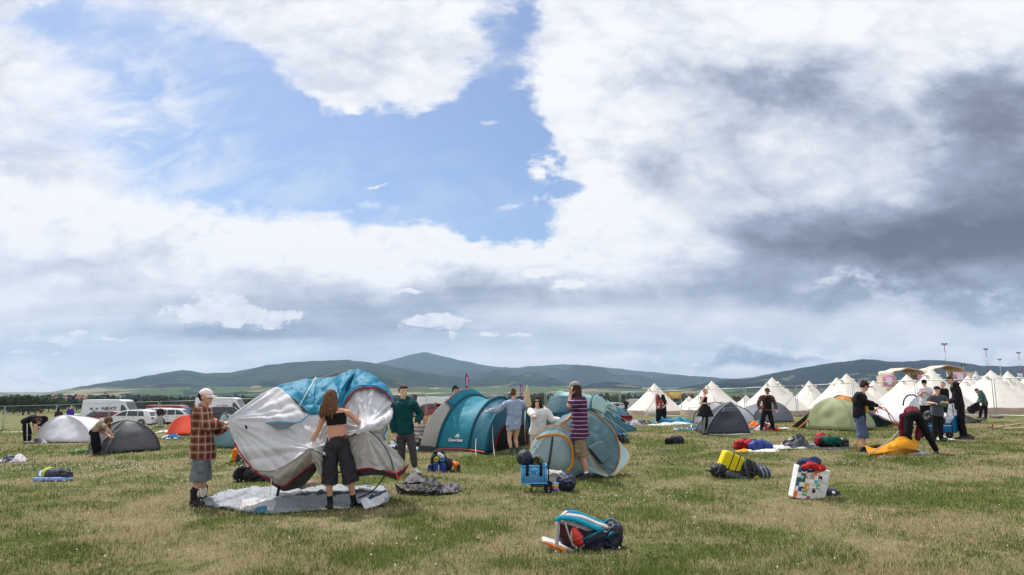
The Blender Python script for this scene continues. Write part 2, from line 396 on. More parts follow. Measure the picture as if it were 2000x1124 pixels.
# gravel track on the left beyond the tents
tm = MB(); L = []; Rr = []
for i in range(40):
    x = -75+i*1.95; y0, y1 = 45.5+.012*(x+40), 50.0+.012*(x+40)
    L.append(Vector((x, y0+.25*math.sin(i*1.7), G(x, y0)+.02))); Rr.append(Vector((x, y1+.25*math.sin(i*2.3), G(x, y1)+.02)))
tm.loft([[a, a.lerp(b, .33)+Vector((0,0,.01)), a.lerp(b, .66)+Vector((0,0,.01)), b] for a, b in zip(L, Rr)], cap=False, closed=False)
tag(tm.build('gravel_track', mat('pale_gravel', (205,200,188), rough=.95, var=.18, scale=3, bump=.01, bscale=12)), kind='structure')
# ------------------------------------------------------------------ hills
def hill_mat(name, dark, light, fieldamt):
    m = bpy.data.materials.new(name); m.use_nodes = True; t = NT(m.node_tree); t.n.clear()
    o = t.new('ShaderNodeOutputMaterial'); b = t.new('ShaderNodeBsdfPrincipled'); b.inputs['Roughness'].default_value = 1; b.inputs['Specular IOR Level'].default_value = 0
    g = t.new('ShaderNodeNewGeometry'); Pn = g.outputs['Position']; x, y, z = t.sep(Pn)
    big = t.noise(Pn, .0024, 6, .66, .6); fine = t.noise(Pn, .016, 5, .75)
    col = t.mix(t.ss(big, .38, .62), dark, light); col = t.mix(t.ss(fine, .38, .62, 0, .85), col, t.mix(.75, col, (.004,.008,.004)))
    vo = t.new('ShaderNodeTexVoronoi', feature='F1'); vo.inputs['Scale'].default_value = 1.0
    t.l.new(t.comb(t.m('MULTIPLY', x, .0042), t.m('MULTIPLY', y, .0036), t.m('MULTIPLY', z, .03)), vo.inputs['Vector'])
    fr = t.new('ShaderNodeValToRGB'); fr.color_ramp.interpolation = 'CONSTANT'; t.l.new(t.sep(vo.outputs['Color'])[0], fr.inputs[0])
    e = fr.color_ramp.elements; e[0].position = 0; e[0].color = (.09,.13,.04,1); e[1].position = .35; e[1].color = (.30,.235,.14,1)
    for p_, cc in ((.5, (.10,.14,.05)), (.72, (.36,.29,.17)), (.85, (.03,.05,.02))):
        q = e.new(p_); q.color = (*cc, 1)
    # farmland up to a ragged line at the foot, woods above; a few clearings higher up
    edge = t.m('ADD', z, t.m('MULTIPLY', t.m('SUBTRACT', t.noise(Pn, .0028, 5, .65), .5), fieldamt*1.6))
    fields = t.ss(edge, fieldamt*.55, fieldamt*.62, 1, 0)
    clear = t.ss(t.m('SUBTRACT', t.noise(Pn, .0034, 3, .5, .6), t.m('MULTIPLY', z, .0006)), .60, .64)
    col = t.mix(t.m('MULTIPLY', clear, .8), col, (.16,.16,.075))
    col = t.mix(fields, col, fr.outputs[0])
    t.l.new(col, b.inputs['Base Color'])
    bp = t.new('ShaderNodeBump'); bp.inputs['Strength'].default_value = 1; bp.inputs['Distance'].default_value = 60; t.l.new(fine, bp.inputs['Height']); t.l.new(bp.outputs[0], b.inputs['Normal'])
    t.l.new(b.outputs[0], o.inputs[0]); return m
def hill(name, sky_px, Dridge, Dfoot, zfoot, m, seed, n=260, rough=1.0):
    """a wooded range: its crest at Dridge metres, spurs running down to Dfoot"""
    px0, px1 = sky_px[0][0], sky_px[-1][0]; X = [p[0] for p in sky_px]; Yp = [p[1] for p in sky_px]; rows = 46; mb = MB(); fold = []
    for j in range(rows+12):
        for i in range(n):
            px = px0+(px1-px0)*i/(n-1); py = np.interp(px, X, Yp); top = pt(px, py, Dridge).z
            top += 9*rough*(mnoise.noise((px*.045, seed, 0))+.6*mnoise.noise((px*.13, seed, 3)))*Dridge/9000
            t = j/(rows-1)
            if j < rows:
                Y = Dfoot+(Dridge-Dfoot)*t; x = ray(px, py)[0]*Y/ray(px, py)[1]
                prof = t**1.15*(.55+.45*t) if t < 1 else 1
                spur = mnoise.fractal((x*.0011+seed, Y*.0005, seed), 1.0, 2.0, 5)
                z = zfoot+(top-zfoot)*prof
                z += spur*(top-zfoot)*.62*math.sin(math.pi*min(1, t))**1.2*rough
                lim = CAMZ+(top-CAMZ)*Y/Dridge
                if t < 1: z = min(z, lim-(1-t)*12)
            else:
                k = (j-rows+1)/12; Y = Dridge+k*1600; x = ray(px, py)[0]*Y/ray(px, py)[1]; z = zfoot+(top-zfoot)*(1-k**1.3*1.05)
            mb.v.append(Vector((x, Y, z)))
    for j in range(rows+11):
        for i in range(n-1): mb.f.append((j*n+i, j*n+i+1, (j+1)*n+i+1, (j+1)*n+i))
    mb.mi = [0]*len(mb.f)
    return tag(mb.build(name, m), kind='structure')
HM1 = hill_mat('forest_slope', (.012,.027,.014), (.048,.072,.030), 40); HM2 = hill_mat('distant_forest', (.014,.031,.020), (.046,.070,.036), 40); HM3 = hill_mat('shaded_forest_slope', (.006,.014,.012), (.014,.024,.018), 20)  # HM3: cloud shadow over the right range painted in as darker forest
hill('far_hills', [(300,786),(450,765),(560,745),(650,728),(700,716),(730,711),(770,702),(800,693),(825,688.5),(850,692),(880,700),(920,708),(960,716),(1000,719),(1060,714),(1100,712),(1150,714),(1200,720),(1260,726),(1300,730),(1360,735),(1400,738),(1440,741),(1520,746),(1600,756),(1750,785)], 9000, 3300, -26, HM2, 3.1)
hill('left_hills', [(-900,788),(-500,776),(-260,768),(-160,772),(-60,774),(30,775),(80,770),(150,757),(200,749),(250,741),(300,732),(340,725),(360,723),(400,729),(440,729),(480,722),(520,714),(560,709),(620,705),(680,703),(720,708),(760,715),(800,722),(850,731),(900,739),(950,744),(1000,748),(1060,752),(1120,758),(1200,768),(1300,785)], 5600, 2300, -26, HM1, 8.4)
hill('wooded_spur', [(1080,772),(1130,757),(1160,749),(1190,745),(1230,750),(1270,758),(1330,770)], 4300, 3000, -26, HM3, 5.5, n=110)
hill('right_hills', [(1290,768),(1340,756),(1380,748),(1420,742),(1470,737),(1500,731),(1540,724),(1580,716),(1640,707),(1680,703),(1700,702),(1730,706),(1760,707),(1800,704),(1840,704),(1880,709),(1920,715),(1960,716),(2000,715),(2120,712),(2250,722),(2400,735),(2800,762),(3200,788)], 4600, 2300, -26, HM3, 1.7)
hill('small_left_hill', [(-1000,790),(-700,772),(-450,745),(-300,738),(-200,748),(-100,757),(-40,764),(0,767),(25,771),(60,778),(110,788)], 3600, 2200, -26, HM1, 6.2, n=110)
# ------------------------------------------------------------------ people
def lerp(a, b, t): return a+(b-a)*t
def smoothpath(pts, n=4):
    """Catmull-Rom through points"""
    pts = [Vector(p) for p in pts]; o = []
    for i in range(len(pts)-1):
        p0 = pts[max(0, i-1)]; p1 = pts[i]; p2 = pts[i+1]; p3 = pts[min(len(pts)-1, i+2)]
        for k in range(n):
            t = k/n; o.append(.5*((2*p1)+(p2-p0)*t+(2*p0-5*p1+4*p2-p3)*t*t+(3*p1-p0-3*p2+p3)*t**3))
    o.append(pts[-1]); return o
def along(pts, rads, n=4):
    P_ = smoothpath(pts, n); r = []
    for i in range(len(pts)-1):
        for k in range(n): r.append(lerp(rads[i], rads[i+1], k/n))
    r.append(rads[-1]); return P_, r
def ering(c, ax, ay, a, b, n=16, e=1.0):
    o = []
    for j in range(n):
        t = 2*math.pi*j/n; cx, sy = math.cos(t), math.sin(t)
        o.append(c+ax*(a*math.copysign(abs(cx)**e, cx))+ay*(b*math.copysign(abs(sy)**e, sy)))
    return o
HEADP = [(-.118,.020,.066,-.030),(-.108,.034,.084,.002),(-.09,.046,.091,-.02),(-.06,.058,.090,-.055),(-.03,.066,.091,-.075),(0,.071,.090,-.090),(.03,.075,.093,-.097),(.06,.073,.088,-.094),(.085,.063,.072,-.080),(.105,.042,.046,-.054),(.116,.014,.014,-.020)]
def hand(mb, wr, fd, side, pn, s, curl=.5, spread=1.0):
    """palm, five unequal fingers and a thumb; fd = direction of the forearm, pn = palm normal, side = thumb side"""
    fd = fd.normalized(); pn = (pn-fd*pn.dot(fd)).normalized(); sd_ = fd.cross(pn)*side
    rings = []
    for t, w, h in ((-.02,.024,.019),(.01,.030,.017),(.045,.041,.016),(.085,.042,.014),(.096,.036,.011)):
        rings.append(ering(wr+fd*t*s, sd_, pn, w*s, h*s, 12, .8))
    mb.loft(rings)
    for k, (off, ln, c) in enumerate(((.030,.070,.9),(.010,.080,1.0),(-.011,.074,1.05),(-.031,.058,1.15))):
        base = wr+fd*.085*s+sd_*off*s; a = curl*c; p = [base]; d = fd+sd_*off*1.2*spread
        for seg, l_ in enumerate((.45, .32, .25)):
            ang = a*(.55+.75*seg); dd = (d*math.cos(ang)+pn*math.sin(ang)).normalized(); p.append(p[-1]+dd*ln*l_*s)
        mb.tube(p, [.0098*s,.0092*s,.0084*s,.0072*s], 7)
    b_ = wr+fd*.02*s+sd_*.03*s; d1 = (fd*.55+sd_*.8+pn*.25).normalized(); d2 = (fd*.85+sd_*.35+pn*.45).normalized()
    mb.tube([b_, b_+d1*.034*s, b_+d1*.034*s+d2*.034*s, b_+d1*.034*s+d2*.034*s+(d2+pn*.3).normalized()*.024*s], [.014*s,.012*s,.0105*s,.0085*s], 7)
def shoe(mb_u, mb_s, an, toe, s, high=0.0, size=1.0):
    """ankle point, toe direction (flat)"""
    t = Vector((toe[0], toe[1], 0)).normalized(); w = Vector((t.y, -t.x, 0)); z0 = an.z-.085*s
    st = [(-.075,.026,.050),(-.06,.034,.075),(-.02,.038,.098),(.03,.040,.088),(.08,.044,.066),(.13,.047,.052),(.165,.040,.044),(.19,.022,.036)]
    rings = []
    for x, hw, h in st:
        c = Vector((an.x, an.y, z0))+t*x*s*size; r = []
        for j in range(12):
            a = 2*math.pi*j/12; r.append(c+w*(hw*s*math.cos(a)*size)+Vector((0, 0, (h/2+.012+h/2*math.sin(a))*s)))
        rings.append(r)
    mb_u.loft(rings)
    mb_u.tube([an+Vector((0,0,-.04*s)), an+Vector((0,0,(.02+high)*s))], [.047*s, (.048+.11*high)*s], 12)
    sr = []
    for x, hw, h in st:
        c = Vector((an.x, an.y, z0))+t*x*1.03*s*size; sr.append([c+w*hw*1.12*s*size+Vector((0,0,.022*s)), c-w*hw*1.12*s*size+Vector((0,0,.022*s)), c-w*hw*1.12*s*size+Vector((0,0,-.006*s)), c+w*hw*1.12*s*size+Vector((0,0,-.006*s))])
    mb_s.loft(sr)
NAMES = ('body',)
def person(label, Y0, J, face=0.0, tilt=0.0, roll=0.0, H=1.75, skin=None, top=None, bottom=None, skirt=None, shoes=None, socks=None, hair=None, cap=None, shades=False, beard=None, toes=None, vox=.009, curl=(.6, .6), palms=None, group=None, extra=None, ground=True, name='person', handsfar=False):
    """J: joints as (photo x, photo y, metres deeper than Y0). face: degrees, 0 looks at the camera, 90 to image right, 180 away.
    l / r below mean image left / image right at the shoulders."""
    s = H/1.75; skin = skin or SKIN; lowres = vox > .0135
    j = {k: (pt(v[0], v[1], Y0+(v[2] if len(v) > 2 else 0)) if not isinstance(v, Vector) else v) for k, v in J.items()}
    up = (j['neck']-j['pelvis']).normalized()
    ac = (j['shr']-j['shl']); ac = (ac-up*ac.dot(up)); acn = ac.normalized(); fw = acn.cross(up).normalized()   # fw: torso front or back direction
    fdir = Vector((math.sin(R(face)), -math.cos(R(face)), 0))
    if fw.dot(fdir) < 0: fw = -fw
    for sd_, sg in (('l', -1), ('r', 1)):
        if 'hip'+sd_ not in j: j['hip'+sd_] = j['pelvis']+acn*(.085*s*sg)-up*.02*s
    for sd_ in 'lr':
        if ground and 'an'+sd_ in j:
            a = j['an'+sd_]; a.z = max(a.z, G(a.x, a.y)+.08*s) if a.z-G(a.x, a.y) < .35 else a.z
            if a.z-G(a.x, a.y) < .18: a.z = G(a.x, a.y)+.085*s
    loc = (j['anl']+j['anr'])/2 if 'anl' in j and 'anr' in j else j.get('anl', j.get('anr', j['pelvis'])).copy()
    loc = Vector((loc.x, loc.y, G(loc.x, loc.y)))
    # ---- body
    b = MB(); hw = .165*s
    def torso(mb, ex, p0=-.10, p1=1.0, neckw=True, flare=0.0, wid=1.0):
        L_ = (j['neck']-j['pelvis']).length; rings = []
        prof = [(-.10,.140,.105),(0,.155,.112),(.14,.150,.105),(.32,.135,.098),(.5,.145,.105),(.68,.162,.115),(.82,.165,.108),(.92,.135,.088),(1.0,.062,.062)]
        spine = smoothpath([j['pelvis']-up*.1*L_, j['pelvis'], j.get('chest', lerp(j['pelvis'], j['neck'], .55)), j['neck']], 8)
        def at(t):
            q = (t+.1)/1.1*(len(spine)-1); q = max(0, min(len(spine)-1.001, q)); i = int(q)
            # first span covers only -.1..0
            if t <= 0: i_, f_ = int((t+.1)/.1*8), ((t+.1)/.1*8) % 1
            else: i_, f_ = 8+int(t*16), (t*16) % 1
            i_ = max(0, min(len(spine)-2, i_)); return lerp(spine[i_], spine[i_+1], f_), (spine[min(len(spine)-1, i_+2)]-spine[max(0, i_-1)]).normalized()
        ts = [t for t in np.linspace(p0, p1, 12)]
        for t in ts:
            a_ = np.interp(t, [p[0] for p in prof], [p[1] for p in prof])*s*wid; d_ = np.interp(t, [p[0] for p in prof], [p[2] for p in prof])*s
            if t < -.1: a_ *= 1
            if t < .8 and t > .35: a_ = lerp(a_, max(a_, ac.length*.5*.8), .5) if ac.length > .2 else a_
            c, tg = at(max(-.1, t));
            if t < -.1: c = c-up*(-.1-t)*L_
            ax = (acn-tg*acn.dot(tg)).normalized(); ay = tg.cross(ax)
            e_ = ex+flare*max(0, (.5-t))
            rings.append(ering(c, ax, ay, a_+e_, d_+e_, 18, .92))
        mb.loft(rings)
    torso(b, 0)
    nk = j['neck']; hd = j['head']
    b.tube([nk-up*.05*s, lerp(nk, hd, .45), hd], [.062*s, .052*s, .050*s], 12)
    for sd_ in 'lr':                                      # shoulders and arms
        if 'el'+sd_ not in j: continue
        sh, el, wr = j['sh'+sd_], j['el'+sd_], j['wr'+sd_]
        b.tube([lerp(nk, sh, .25)-up*.04*s, lerp(nk, sh, .7)-up*.025*s, sh-up*.015*s], [.05*s, .055*s, .056*s], 10)
        P_, r_ = along([sh-up*.01*s, lerp(sh, el, .5), el, lerp(el, wr, .35), wr], [.054*s, .047*s, .039*s, .041*s, .027*s], 4); b.tube(P_, r_, 10)
        fd = wr-el; pn = (palms or {}).get(sd_, None)
        pn = Vector(pn) if pn is not None else (fw+Vector((0, 0, -.6)))
        if not lowres: hand(b, wr, (Vector(extra['hd'+sd_]) if extra and 'hd'+sd_ in extra else fd), -1 if sd_ == 'l' else 1, pn, s, curl[0 if sd_ == 'l' else 1])
        else:
            hand(b, wr, fd, -1 if sd_ == 'l' else 1, pn, s*1.12, curl[0 if sd_ == 'l' else 1])
    for sd_ in 'lr':                                      # legs
        if 'an'+sd_ not in j: continue
        hp, kn, an = j['hip'+sd_], j['kn'+sd_], j['an'+sd_]
        kf = (an-hp).normalized(); cb = -fdir+kf*(fdir.dot(kf))
        P_, r_ = along([hp, lerp(hp, kn, .5), kn, lerp(kn, an, .32)+cb*.012*s, lerp(kn, an, .7), an], [.088*s, .076*s, .053*s, .056*s, .040*s, .034*s], 4); b.tube(P_, r_, 12)
        t = Vector(toes[sd_]+(0,)) if toes and sd_ in toes else fdir
        b.tube([an, an+Vector((0,0,-.045*s)), an+t*.09*s+Vector((0,0,-.058*s)), an+t*.16*s+Vector((0,0,-.062*s))], [.036*s,.038*s,.030*s,.022*s], 8)
    # head
    rot = Matrix.Rotation(R(face), 3, 'Z') @ Matrix.Rotation(R(tilt), 3, 'X') @ Matrix.Rotation(R(roll), 3, 'Y')     # local: looks along -Y
    HX, HF, HU = rot @ Vector((1, 0, 0)), rot @ Vector((0, -1, 0)), rot @ Vector((0, 0, 1))
    hc = hd; k = s*.98
    def hp_(x, f, u): return hc+HX*x*k+HF*f*k+HU*u*k
    rings = []
    for z, w, f_, bk in HEADP:
        r = []
        for q in range(18):
            a = 2*math.pi*q/18; sx = math.copysign(abs(math.cos(a))**.9, math.cos(a)); sy = math.sin(a)
            r.append(hp_(sx*w, (f_+bk)/2+(f_-bk)/2*sy, z))
        rings.append(r)
    b.loft(rings)
    b.tube([hp_(0,.088,.022), hp_(0,.100,-.005), hp_(0,.110,-.026)], [.009*k,.012*k,.015*k], 8)      # nose
    b.ell(hp_(0,.086,-.064), .024*k, .012*k, .011*k, rot)                                          # lips
    b.ell(hp_(0,.080,-.100), .022*k, .014*k, .014*k, rot)                                          # chin
    b.tube([hp_(-.045,.078,.030), hp_(0,.092,.032), hp_(.045,.078,.030)], .010*k, 6)                   # brow
    for sg in (-1, 1): b.ell(hp_(sg*.076, -.012, -.012), .011*k, .020*k, .032*k, rot)
    me = fuse(b, vox, 2)
    body = put(name, me, skin, None, loc); tag(body, label, 'person', group)
    def child(nm, me_, m_): return put(nm, me_ if not isinstance(me_, MB) else me_.mesh(nm), m_, body, loc)
    eye_m = mat('dark_iris', (40,30,26), rough=.3); brow_m = mat('brow_hair', (52,38,30))
    if not lowres and abs(((face+180) % 360)-180) < 130 and not shades:
        for sg in (-1, 1):
            e = MB().ell(hp_(sg*.032, .083, .010), .012*k, .007*k, .006*k, rot, 8, 6); child('eye', e, eye_m)
            e = MB().tube([hp_(sg*.018,.0975,.034), hp_(sg*.050,.084,.032)], .0045*k, 6); child('eyebrow', e, brow_m)
        e = MB().tube([hp_(-.020,.095,-.063), hp_(0,.099,-.062), hp_(.020,.095,-.063)], .004*k, 6); child('mouth', e, mat('lip', (160,92,84)))
    if shades:
        e = MB()
        for sg in (-1, 1): e.sbox(hp_(sg*.034,.097,.008), (.056*k,.012*k,.040*k), rot, .7)
        e.tube([hp_(-.01,.103,.014), hp_(.01,.103,.014)], .004*k, 6)
        for sg in (-1, 1): e.tube([hp_(sg*.062,.092,.014), hp_(sg*.08,.0,.010)], .004*k, 6)
        child('sunglasses', e, mat('dark_lens', (14,14,16), rough=.15, spec=.6))
    # ---- hair
    if hair:
        st, hm = hair; h = MB(); lowcut = -.088 if cap and st == 'crop' else None
        def capblob(lo, ex=.012, front=.06):
            rr = []
            for z, w, f_, bk in HEADP:
                if z < lo or (cap and z > .061): continue
                fr = f_+ex if z > front else bk+(f_-bk)*.30
                r = []
                for q in range(16):
                    a = 2*math.pi*q/16; r.append(hp_(math.cos(a)*(w+ex), (fr+bk-ex)/2+(fr-bk+ex)/2*math.sin(a), z+(.012 if z > .1 else 0)))
                rr.append(r)
            h.loft(rr)
        capblob(lowcut or {'short': -.05, 'crop': -.06, 'bun': -.06, 'long': -.09, 'bob': -.09, 'curly': -.05, 'shaggy': -.08}.get(st, -.05), .010 if st in ('crop', 'bun', 'short') or cap else .020, .055 if st != 'crop' else .07)
        if st == 'short':
            [h.ell(hp_(x_, .074-abs(x_)*.35, .088+.006*math.sin(x_*90)), .020*k, .022*k, .020*k, None, 7, 5) for x_ in (-.055,-.03,-.005,.02,.045)]
        if st == 'bun':
            c = hp_(0,-.075,.115); h.ell(c, .045*k,.045*k,.040*k, rot)
            for q in range(7): a = q*.9; h.tube([c, c+HX*math.cos(a)*.05*k+HU*.03*k+HF*math.sin(a)*.04*k], [.018*k,.006*k], 6)
        if st in ('long', 'bob', 'shaggy'):
            ln = {'long': .30, 'bob': .15, 'shaggy': .12}[st]
            for q in range(15):
                a = R(-35+q*250/14)+math.pi*0; ang = R(-125+250*q/14); x, f_ = math.sin(ang)*.078, -math.cos(ang)*.085-.01
                wv = .012*math.sin(q*2.1); e_ = ln*(.85+.3*random.random())
                down = HU*-1 if abs(tilt) < 40 else Vector((0,0,-1))
                p0 = hp_(x, f_, .04); p1 = hp_(x*1.12, f_*1.12, -.05); p2 = p1+down*e_*.5*k+HX*wv+HF*-.01+HX*x*.35; p3 = p1+down*e_*k+HX*(wv*2+x*.5)
                h.tube(*along([p0, p1, p2, p3], [.026*k,.034*k,.030*k,.010*k], 3), 7)
        if st == 'curly':
            for q in range(80):
                a = random.uniform(0, 2*math.pi); u_ = random.uniform(-.03, .14); rr = .088*math.sqrt(max(.05, 1-(u_/.15)**2)); f_ = math.cos(a)*rr*1.05-.01
                if u_ < .06 and f_ > .035: continue
                h.ell(hp_(math.sin(a)*rr*.95, f_, u_), *(random.uniform(.020,.034)*k,)*3, None, 7, 5)
        if st == 'tail':
            h.ell(hp_(0,-.115,.06), .04*k,.04*k,.035*k, rot)
            h.tube(*along([hp_(0,-.10,.05), hp_(0,-.14,.0), hp_(0,-.13,-.10)], [.026*k,.026*k,.010*k], 3), 8)
        child('hair', fuse(h, max(.008, vox*.9), 3, .005, 45, True, stretch=(1, 1, .25)), hm)
    if beard:
        full = isinstance(beard, tuple); beard = beard[0] if full else beard; e = MB()
        for a in range(9 if full else 0):
            t = R(-70+a*17.5); e.ell(hp_(math.sin(t)*.062, math.cos(t)*.082, -.085), .018*k,.014*k,.028*k, rot, 7, 5)
        e.ell(hp_(0,.092,-.047), .03*k,.010*k,.010*k, rot, 7, 5); child('beard', fuse(e, .009, 1, .003, 60), beard)
    if cap:
        st, cm, bm = cap; e = MB(); rr = []
        if st == 'beanie':
            for z, ex in ((.025,.020),(.04,.022),(.065,.02),(.09,.02),(.115,.016),(.135,0)):
                w = np.interp(z, [-.118,.03,.06,.085,.105,.116,.135], [.02,.075,.073,.063,.05,.042,.02]); r = []
                for q in range(16): a = 2*math.pi*q/16; r.append(hp_(math.cos(a)*(w+ex), math.sin(a)*(w*1.27+ex)-.004, z))
                rr.append(r)
            e.loft(rr); child('beanie', e, cm)
        else:
            back = -1 if st == 'backcap' else 1
            for z, w, d_ in ((.030,.086,.108),(.055,.088,.108),(.085,.082,.099),(.112,.062,.074),(.130,.030,.036),(.134,.006,.006)):
                rr.append([hp_(math.cos(2*math.pi*q/18)*w, math.sin(2*math.pi*q/18)*d_-.004, z) for q in range(18)])
            e.loft(rr); cp = child('cap', e, cm)
            e2 = MB(); top_, bot = [], []
            for q in range(11):
                a = math.pi*(q/10); x = math.cos(a)*.078
                inn = hp_(x, back*(.092*math.sin(a)+.0), .036-abs(x)*.08); outp = hp_(x*1.0, back*(.075+.115*math.sin(a)**.6), .030-abs(x)*.25-.012)
                top_.append(inn); bot.append(outp)
            vs = top_+bot+[p-HU*.006 for p in top_]+[p-HU*.006 for p in bot]; n_ = 11; fs = []
            for q in range(10):
                fs += [(q, q+1, n_+q+1, n_+q), (2*n_+q+1, 2*n_+q, 3*n_+q, 3*n_+q+1), (n_+q, n_+q+1, 3*n_+q+1, 3*n_+q)]
            e2.add(vs, fs); child('cap_peak', e2, bm)
    # ---- clothes
    def cl_tube(mb, pts, rads, n=14): P_, r_ = along(pts, rads, 4); mb.tube(P_, r_, n, ends=False)
    if top:
        e = MB(); lo = top.get('hem', -.10); ex = top.get('loose', .020)*s; hi = top.get('neckline', .93)
        torso(e, ex, lo, hi, flare=top.get('flare', .0))
        sl = top.get('sleeve', 2.0); w_ = top.get('slw', .016)*s
        for sd_ in 'lr':
            if 'el'+sd_ not in j or sl <= 0: continue
            sh, el, wr = j['sh'+sd_], j['el'+sd_], j['wr'+sd_]
            if hi > .85: e.tube([lerp(nk, sh, .3)-up*.04*s, lerp(nk, sh, .7)-up*.03*s, sh-up*.02*s], [.055*s+ex*.6,.058*s+ex*.6,.058*s+w_], 10)
            if sl <= 1: cl_tube(e, [sh-up*.015*s, lerp(sh, el, sl*.5), lerp(sh, el, sl)], [.056*s+w_, .053*s+w_*1.2, .050*s+w_*1.5])
            else: cl_tube(e, [sh-up*.015*s, lerp(sh, el, .5), el, lerp(el, wr, min(1, (sl-1)*.5)), lerp(el, wr, sl-1-.03)], [.056*s+w_,.050*s+w_,.045*s+w_,.043*s+w_,.031*s+w_*top.get('cuff', .8)])
        if top.get('hood'):
            hh = nk-fw*.075*s+up*.035*s; e.ell(hh, .12*s,.085*s,.075*s); e.tube([hh+acn*.1*s, nk+fw*.06*s+up*.01*s, hh-acn*.1*s], .042*s, 8)
        if top.get('collar'): e.tube([nk+acn*.06*s-fw*.03*s+up*.02*s, nk+fw*.06*s, nk-acn*.06*s-fw*.03*s+up*.02*s, nk-fw*.055*s+up*.025*s, nk+acn*.06*s-fw*.03*s+up*.02*s], .022*s, 7)
        child(top.get('name', 'shirt'), fuse(e, max(vox, .011), 2, top.get('wrinkle', .010), top.get('wscale', 9), True, seed=len(label), stretch=(1, 1, .55)), top['mat'])
    if bottom:
        e = MB(); fr = bottom.get('len', 1.0); lo_ = bottom.get('loose', .015)*s; leg_n = 0
        e.loft([ering(lerp(j['pelvis'], j['neck'], t), acn, fw, a_*s+lo_*.3+bottom.get('waist',0), d_*s+lo_*.3+bottom.get('waist',0), 18, .92) for t, a_, d_ in ((-.16,.150,.110),(-.05,.158,.116),(.06,.154,.112),(.15,.145,.106),(.19,.142,.104))])
        MRt = Matrix((acn, fw, up)).transposed(); e.ell(j['pelvis']-up*.03*s, .165*s+lo_*.3, .125*s+lo_*.3, .15*s, MRt)
        for sd_ in 'lr':
            if 'an'+sd_ not in j: continue
            hp, kn, an = j['hip'+sd_], j['kn'+sd_], j['an'+sd_]; fl = bottom.get('flare', 0)*s
            if fr >= .8: cl_tube(e, [hp+(hp-kn).normalized()*.075*s, lerp(hp, kn, .5), kn, lerp(kn, an, .45), lerp(kn, an, (fr-.5)*2)], [.088*s+lo_*.6,.080*s+lo_,.062*s+lo_,.058*s+lo_+fl*.5,.044*s+lo_+fl])
            else:
                end = lerp(hp, kn, fr*2) if fr <= .5 else lerp(kn, an, (fr-.5)*2)
                cl_tube(e, [hp+(hp-kn).normalized()*.075*s, lerp(hp, end, .4), lerp(hp, end, .75), end], [.088*s+lo_*.4,.090*s+lo_*.7,.086*s+lo_+fl*.5,.082*s+lo_+fl])
        tr = child(bottom.get('name', 'trousers'), fuse(e, max(vox, .010), 2, bottom.get('wrinkle', .009), 10, True, seed=3+len(label), stretch=(1, 1, .6)), bottom['mat'])
        for (pu, pv, pd, w_, h_) in bottom.get('pockets', []):
            c = pt(pu, pv, Y0+pd); q = MB().sbox(c, (w_, .05, h_), None, .4); pk = child('cargo_pocket', fuse(q, .01, 1, .006, 14, True), bottom['mat'])
            fl_ = MB().sbox(c+Vector((0, -.012, h_*.42)), (w_*1.06, .045, h_*.30), None, .3); f2 = put('pocket_flap', fl_.mesh('pocket_flap'), bottom['mat'], pk, loc)
    if skirt:
        e = MB(); rr = []
        ps = [Vector(q) for q in (pt(*skirt['top'][:2], Y0), pt(*skirt['bot'][:2], Y0))]
        for t in np.linspace(0, 1, 9):
            c = lerp(ps[0], ps[1], t); r_ = lerp(skirt['r0'], skirt['r1'], t**.8); rr.append([c+Vector((math.cos(2*math.pi*q/40), math.sin(2*math.pi*q/40), 0))*r_*(1+.10*t*math.sin(q*2*math.pi/40*9)) for q in range(40)])
        e.loft(rr); child('skirt', e, skirt['mat'])
    for sd_ in 'lr':
        if 'an'+sd_ not in j: continue
        kn, an = j['kn'+sd_], j['an'+sd_]
        t = toes[sd_] if toes and sd_ in toes else (fdir.x, fdir.y)
        if socks: e = MB(); e.tube([an+Vector((0,0,-.03*s)), lerp(an, kn, socks[1])], [.040*s, .042*s+.022*socks[1]*s], 12); child('sock', e, socks[0])
        if shoes:
            u_, so_ = MB(), MB(); shoe(u_, so_, an, t, s, shoes.get('high', 0), shoes.get('size', 1.0))
            up_ = child('shoe', fuse(u_, max(.008, vox*.8), 1), shoes['mat']); put('sole', so_.mesh('sole'), shoes.get('sole', mat('rubber_sole', (60,58,56))), up_, loc)
    return body, j, loc
def clad(body, loc, nm, mb, m_): return put(nm, mb.mesh(nm) if isinstance(mb, MB) else mb, m_, body, loc)
def plaid(name, base, dark, light, sc=9.0):
    m = bpy.data.materials.new(name); m.use_nodes = True; t = NT(m.node_tree); b = t.n['Principled BSDF']; b.inputs['Roughness'].default_value = .9; b.inputs['Specular IOR Level'].default_value = .1
    tcn = t.new('ShaderNodeTexCoord'); x, y, z = t.sep(tcn.outputs['Object'])
    h = t.m('ADD', t.m('MULTIPLY', x, sc), t.m('MULTIPLY', y, sc*.8)); v = t.m('MULTIPLY', z, sc)
    def band(q, w, off=0.0): return t.m('LESS_THAN', t.m('FRACT', t.m('ADD', q, off)), w)
    col = t.mix(t.m('MULTIPLY', t.m('ADD', band(h, .45), band(v, .45)), .5), lin(*base), lin(*dark))
    col = t.mix(t.m('MULTIPLY', t.m('ADD', band(h, .10, .3), band(v, .10, .3)), .55, None, True), col, lin(*light))
    t.l.new(col, b.inputs['Base Color']); return m
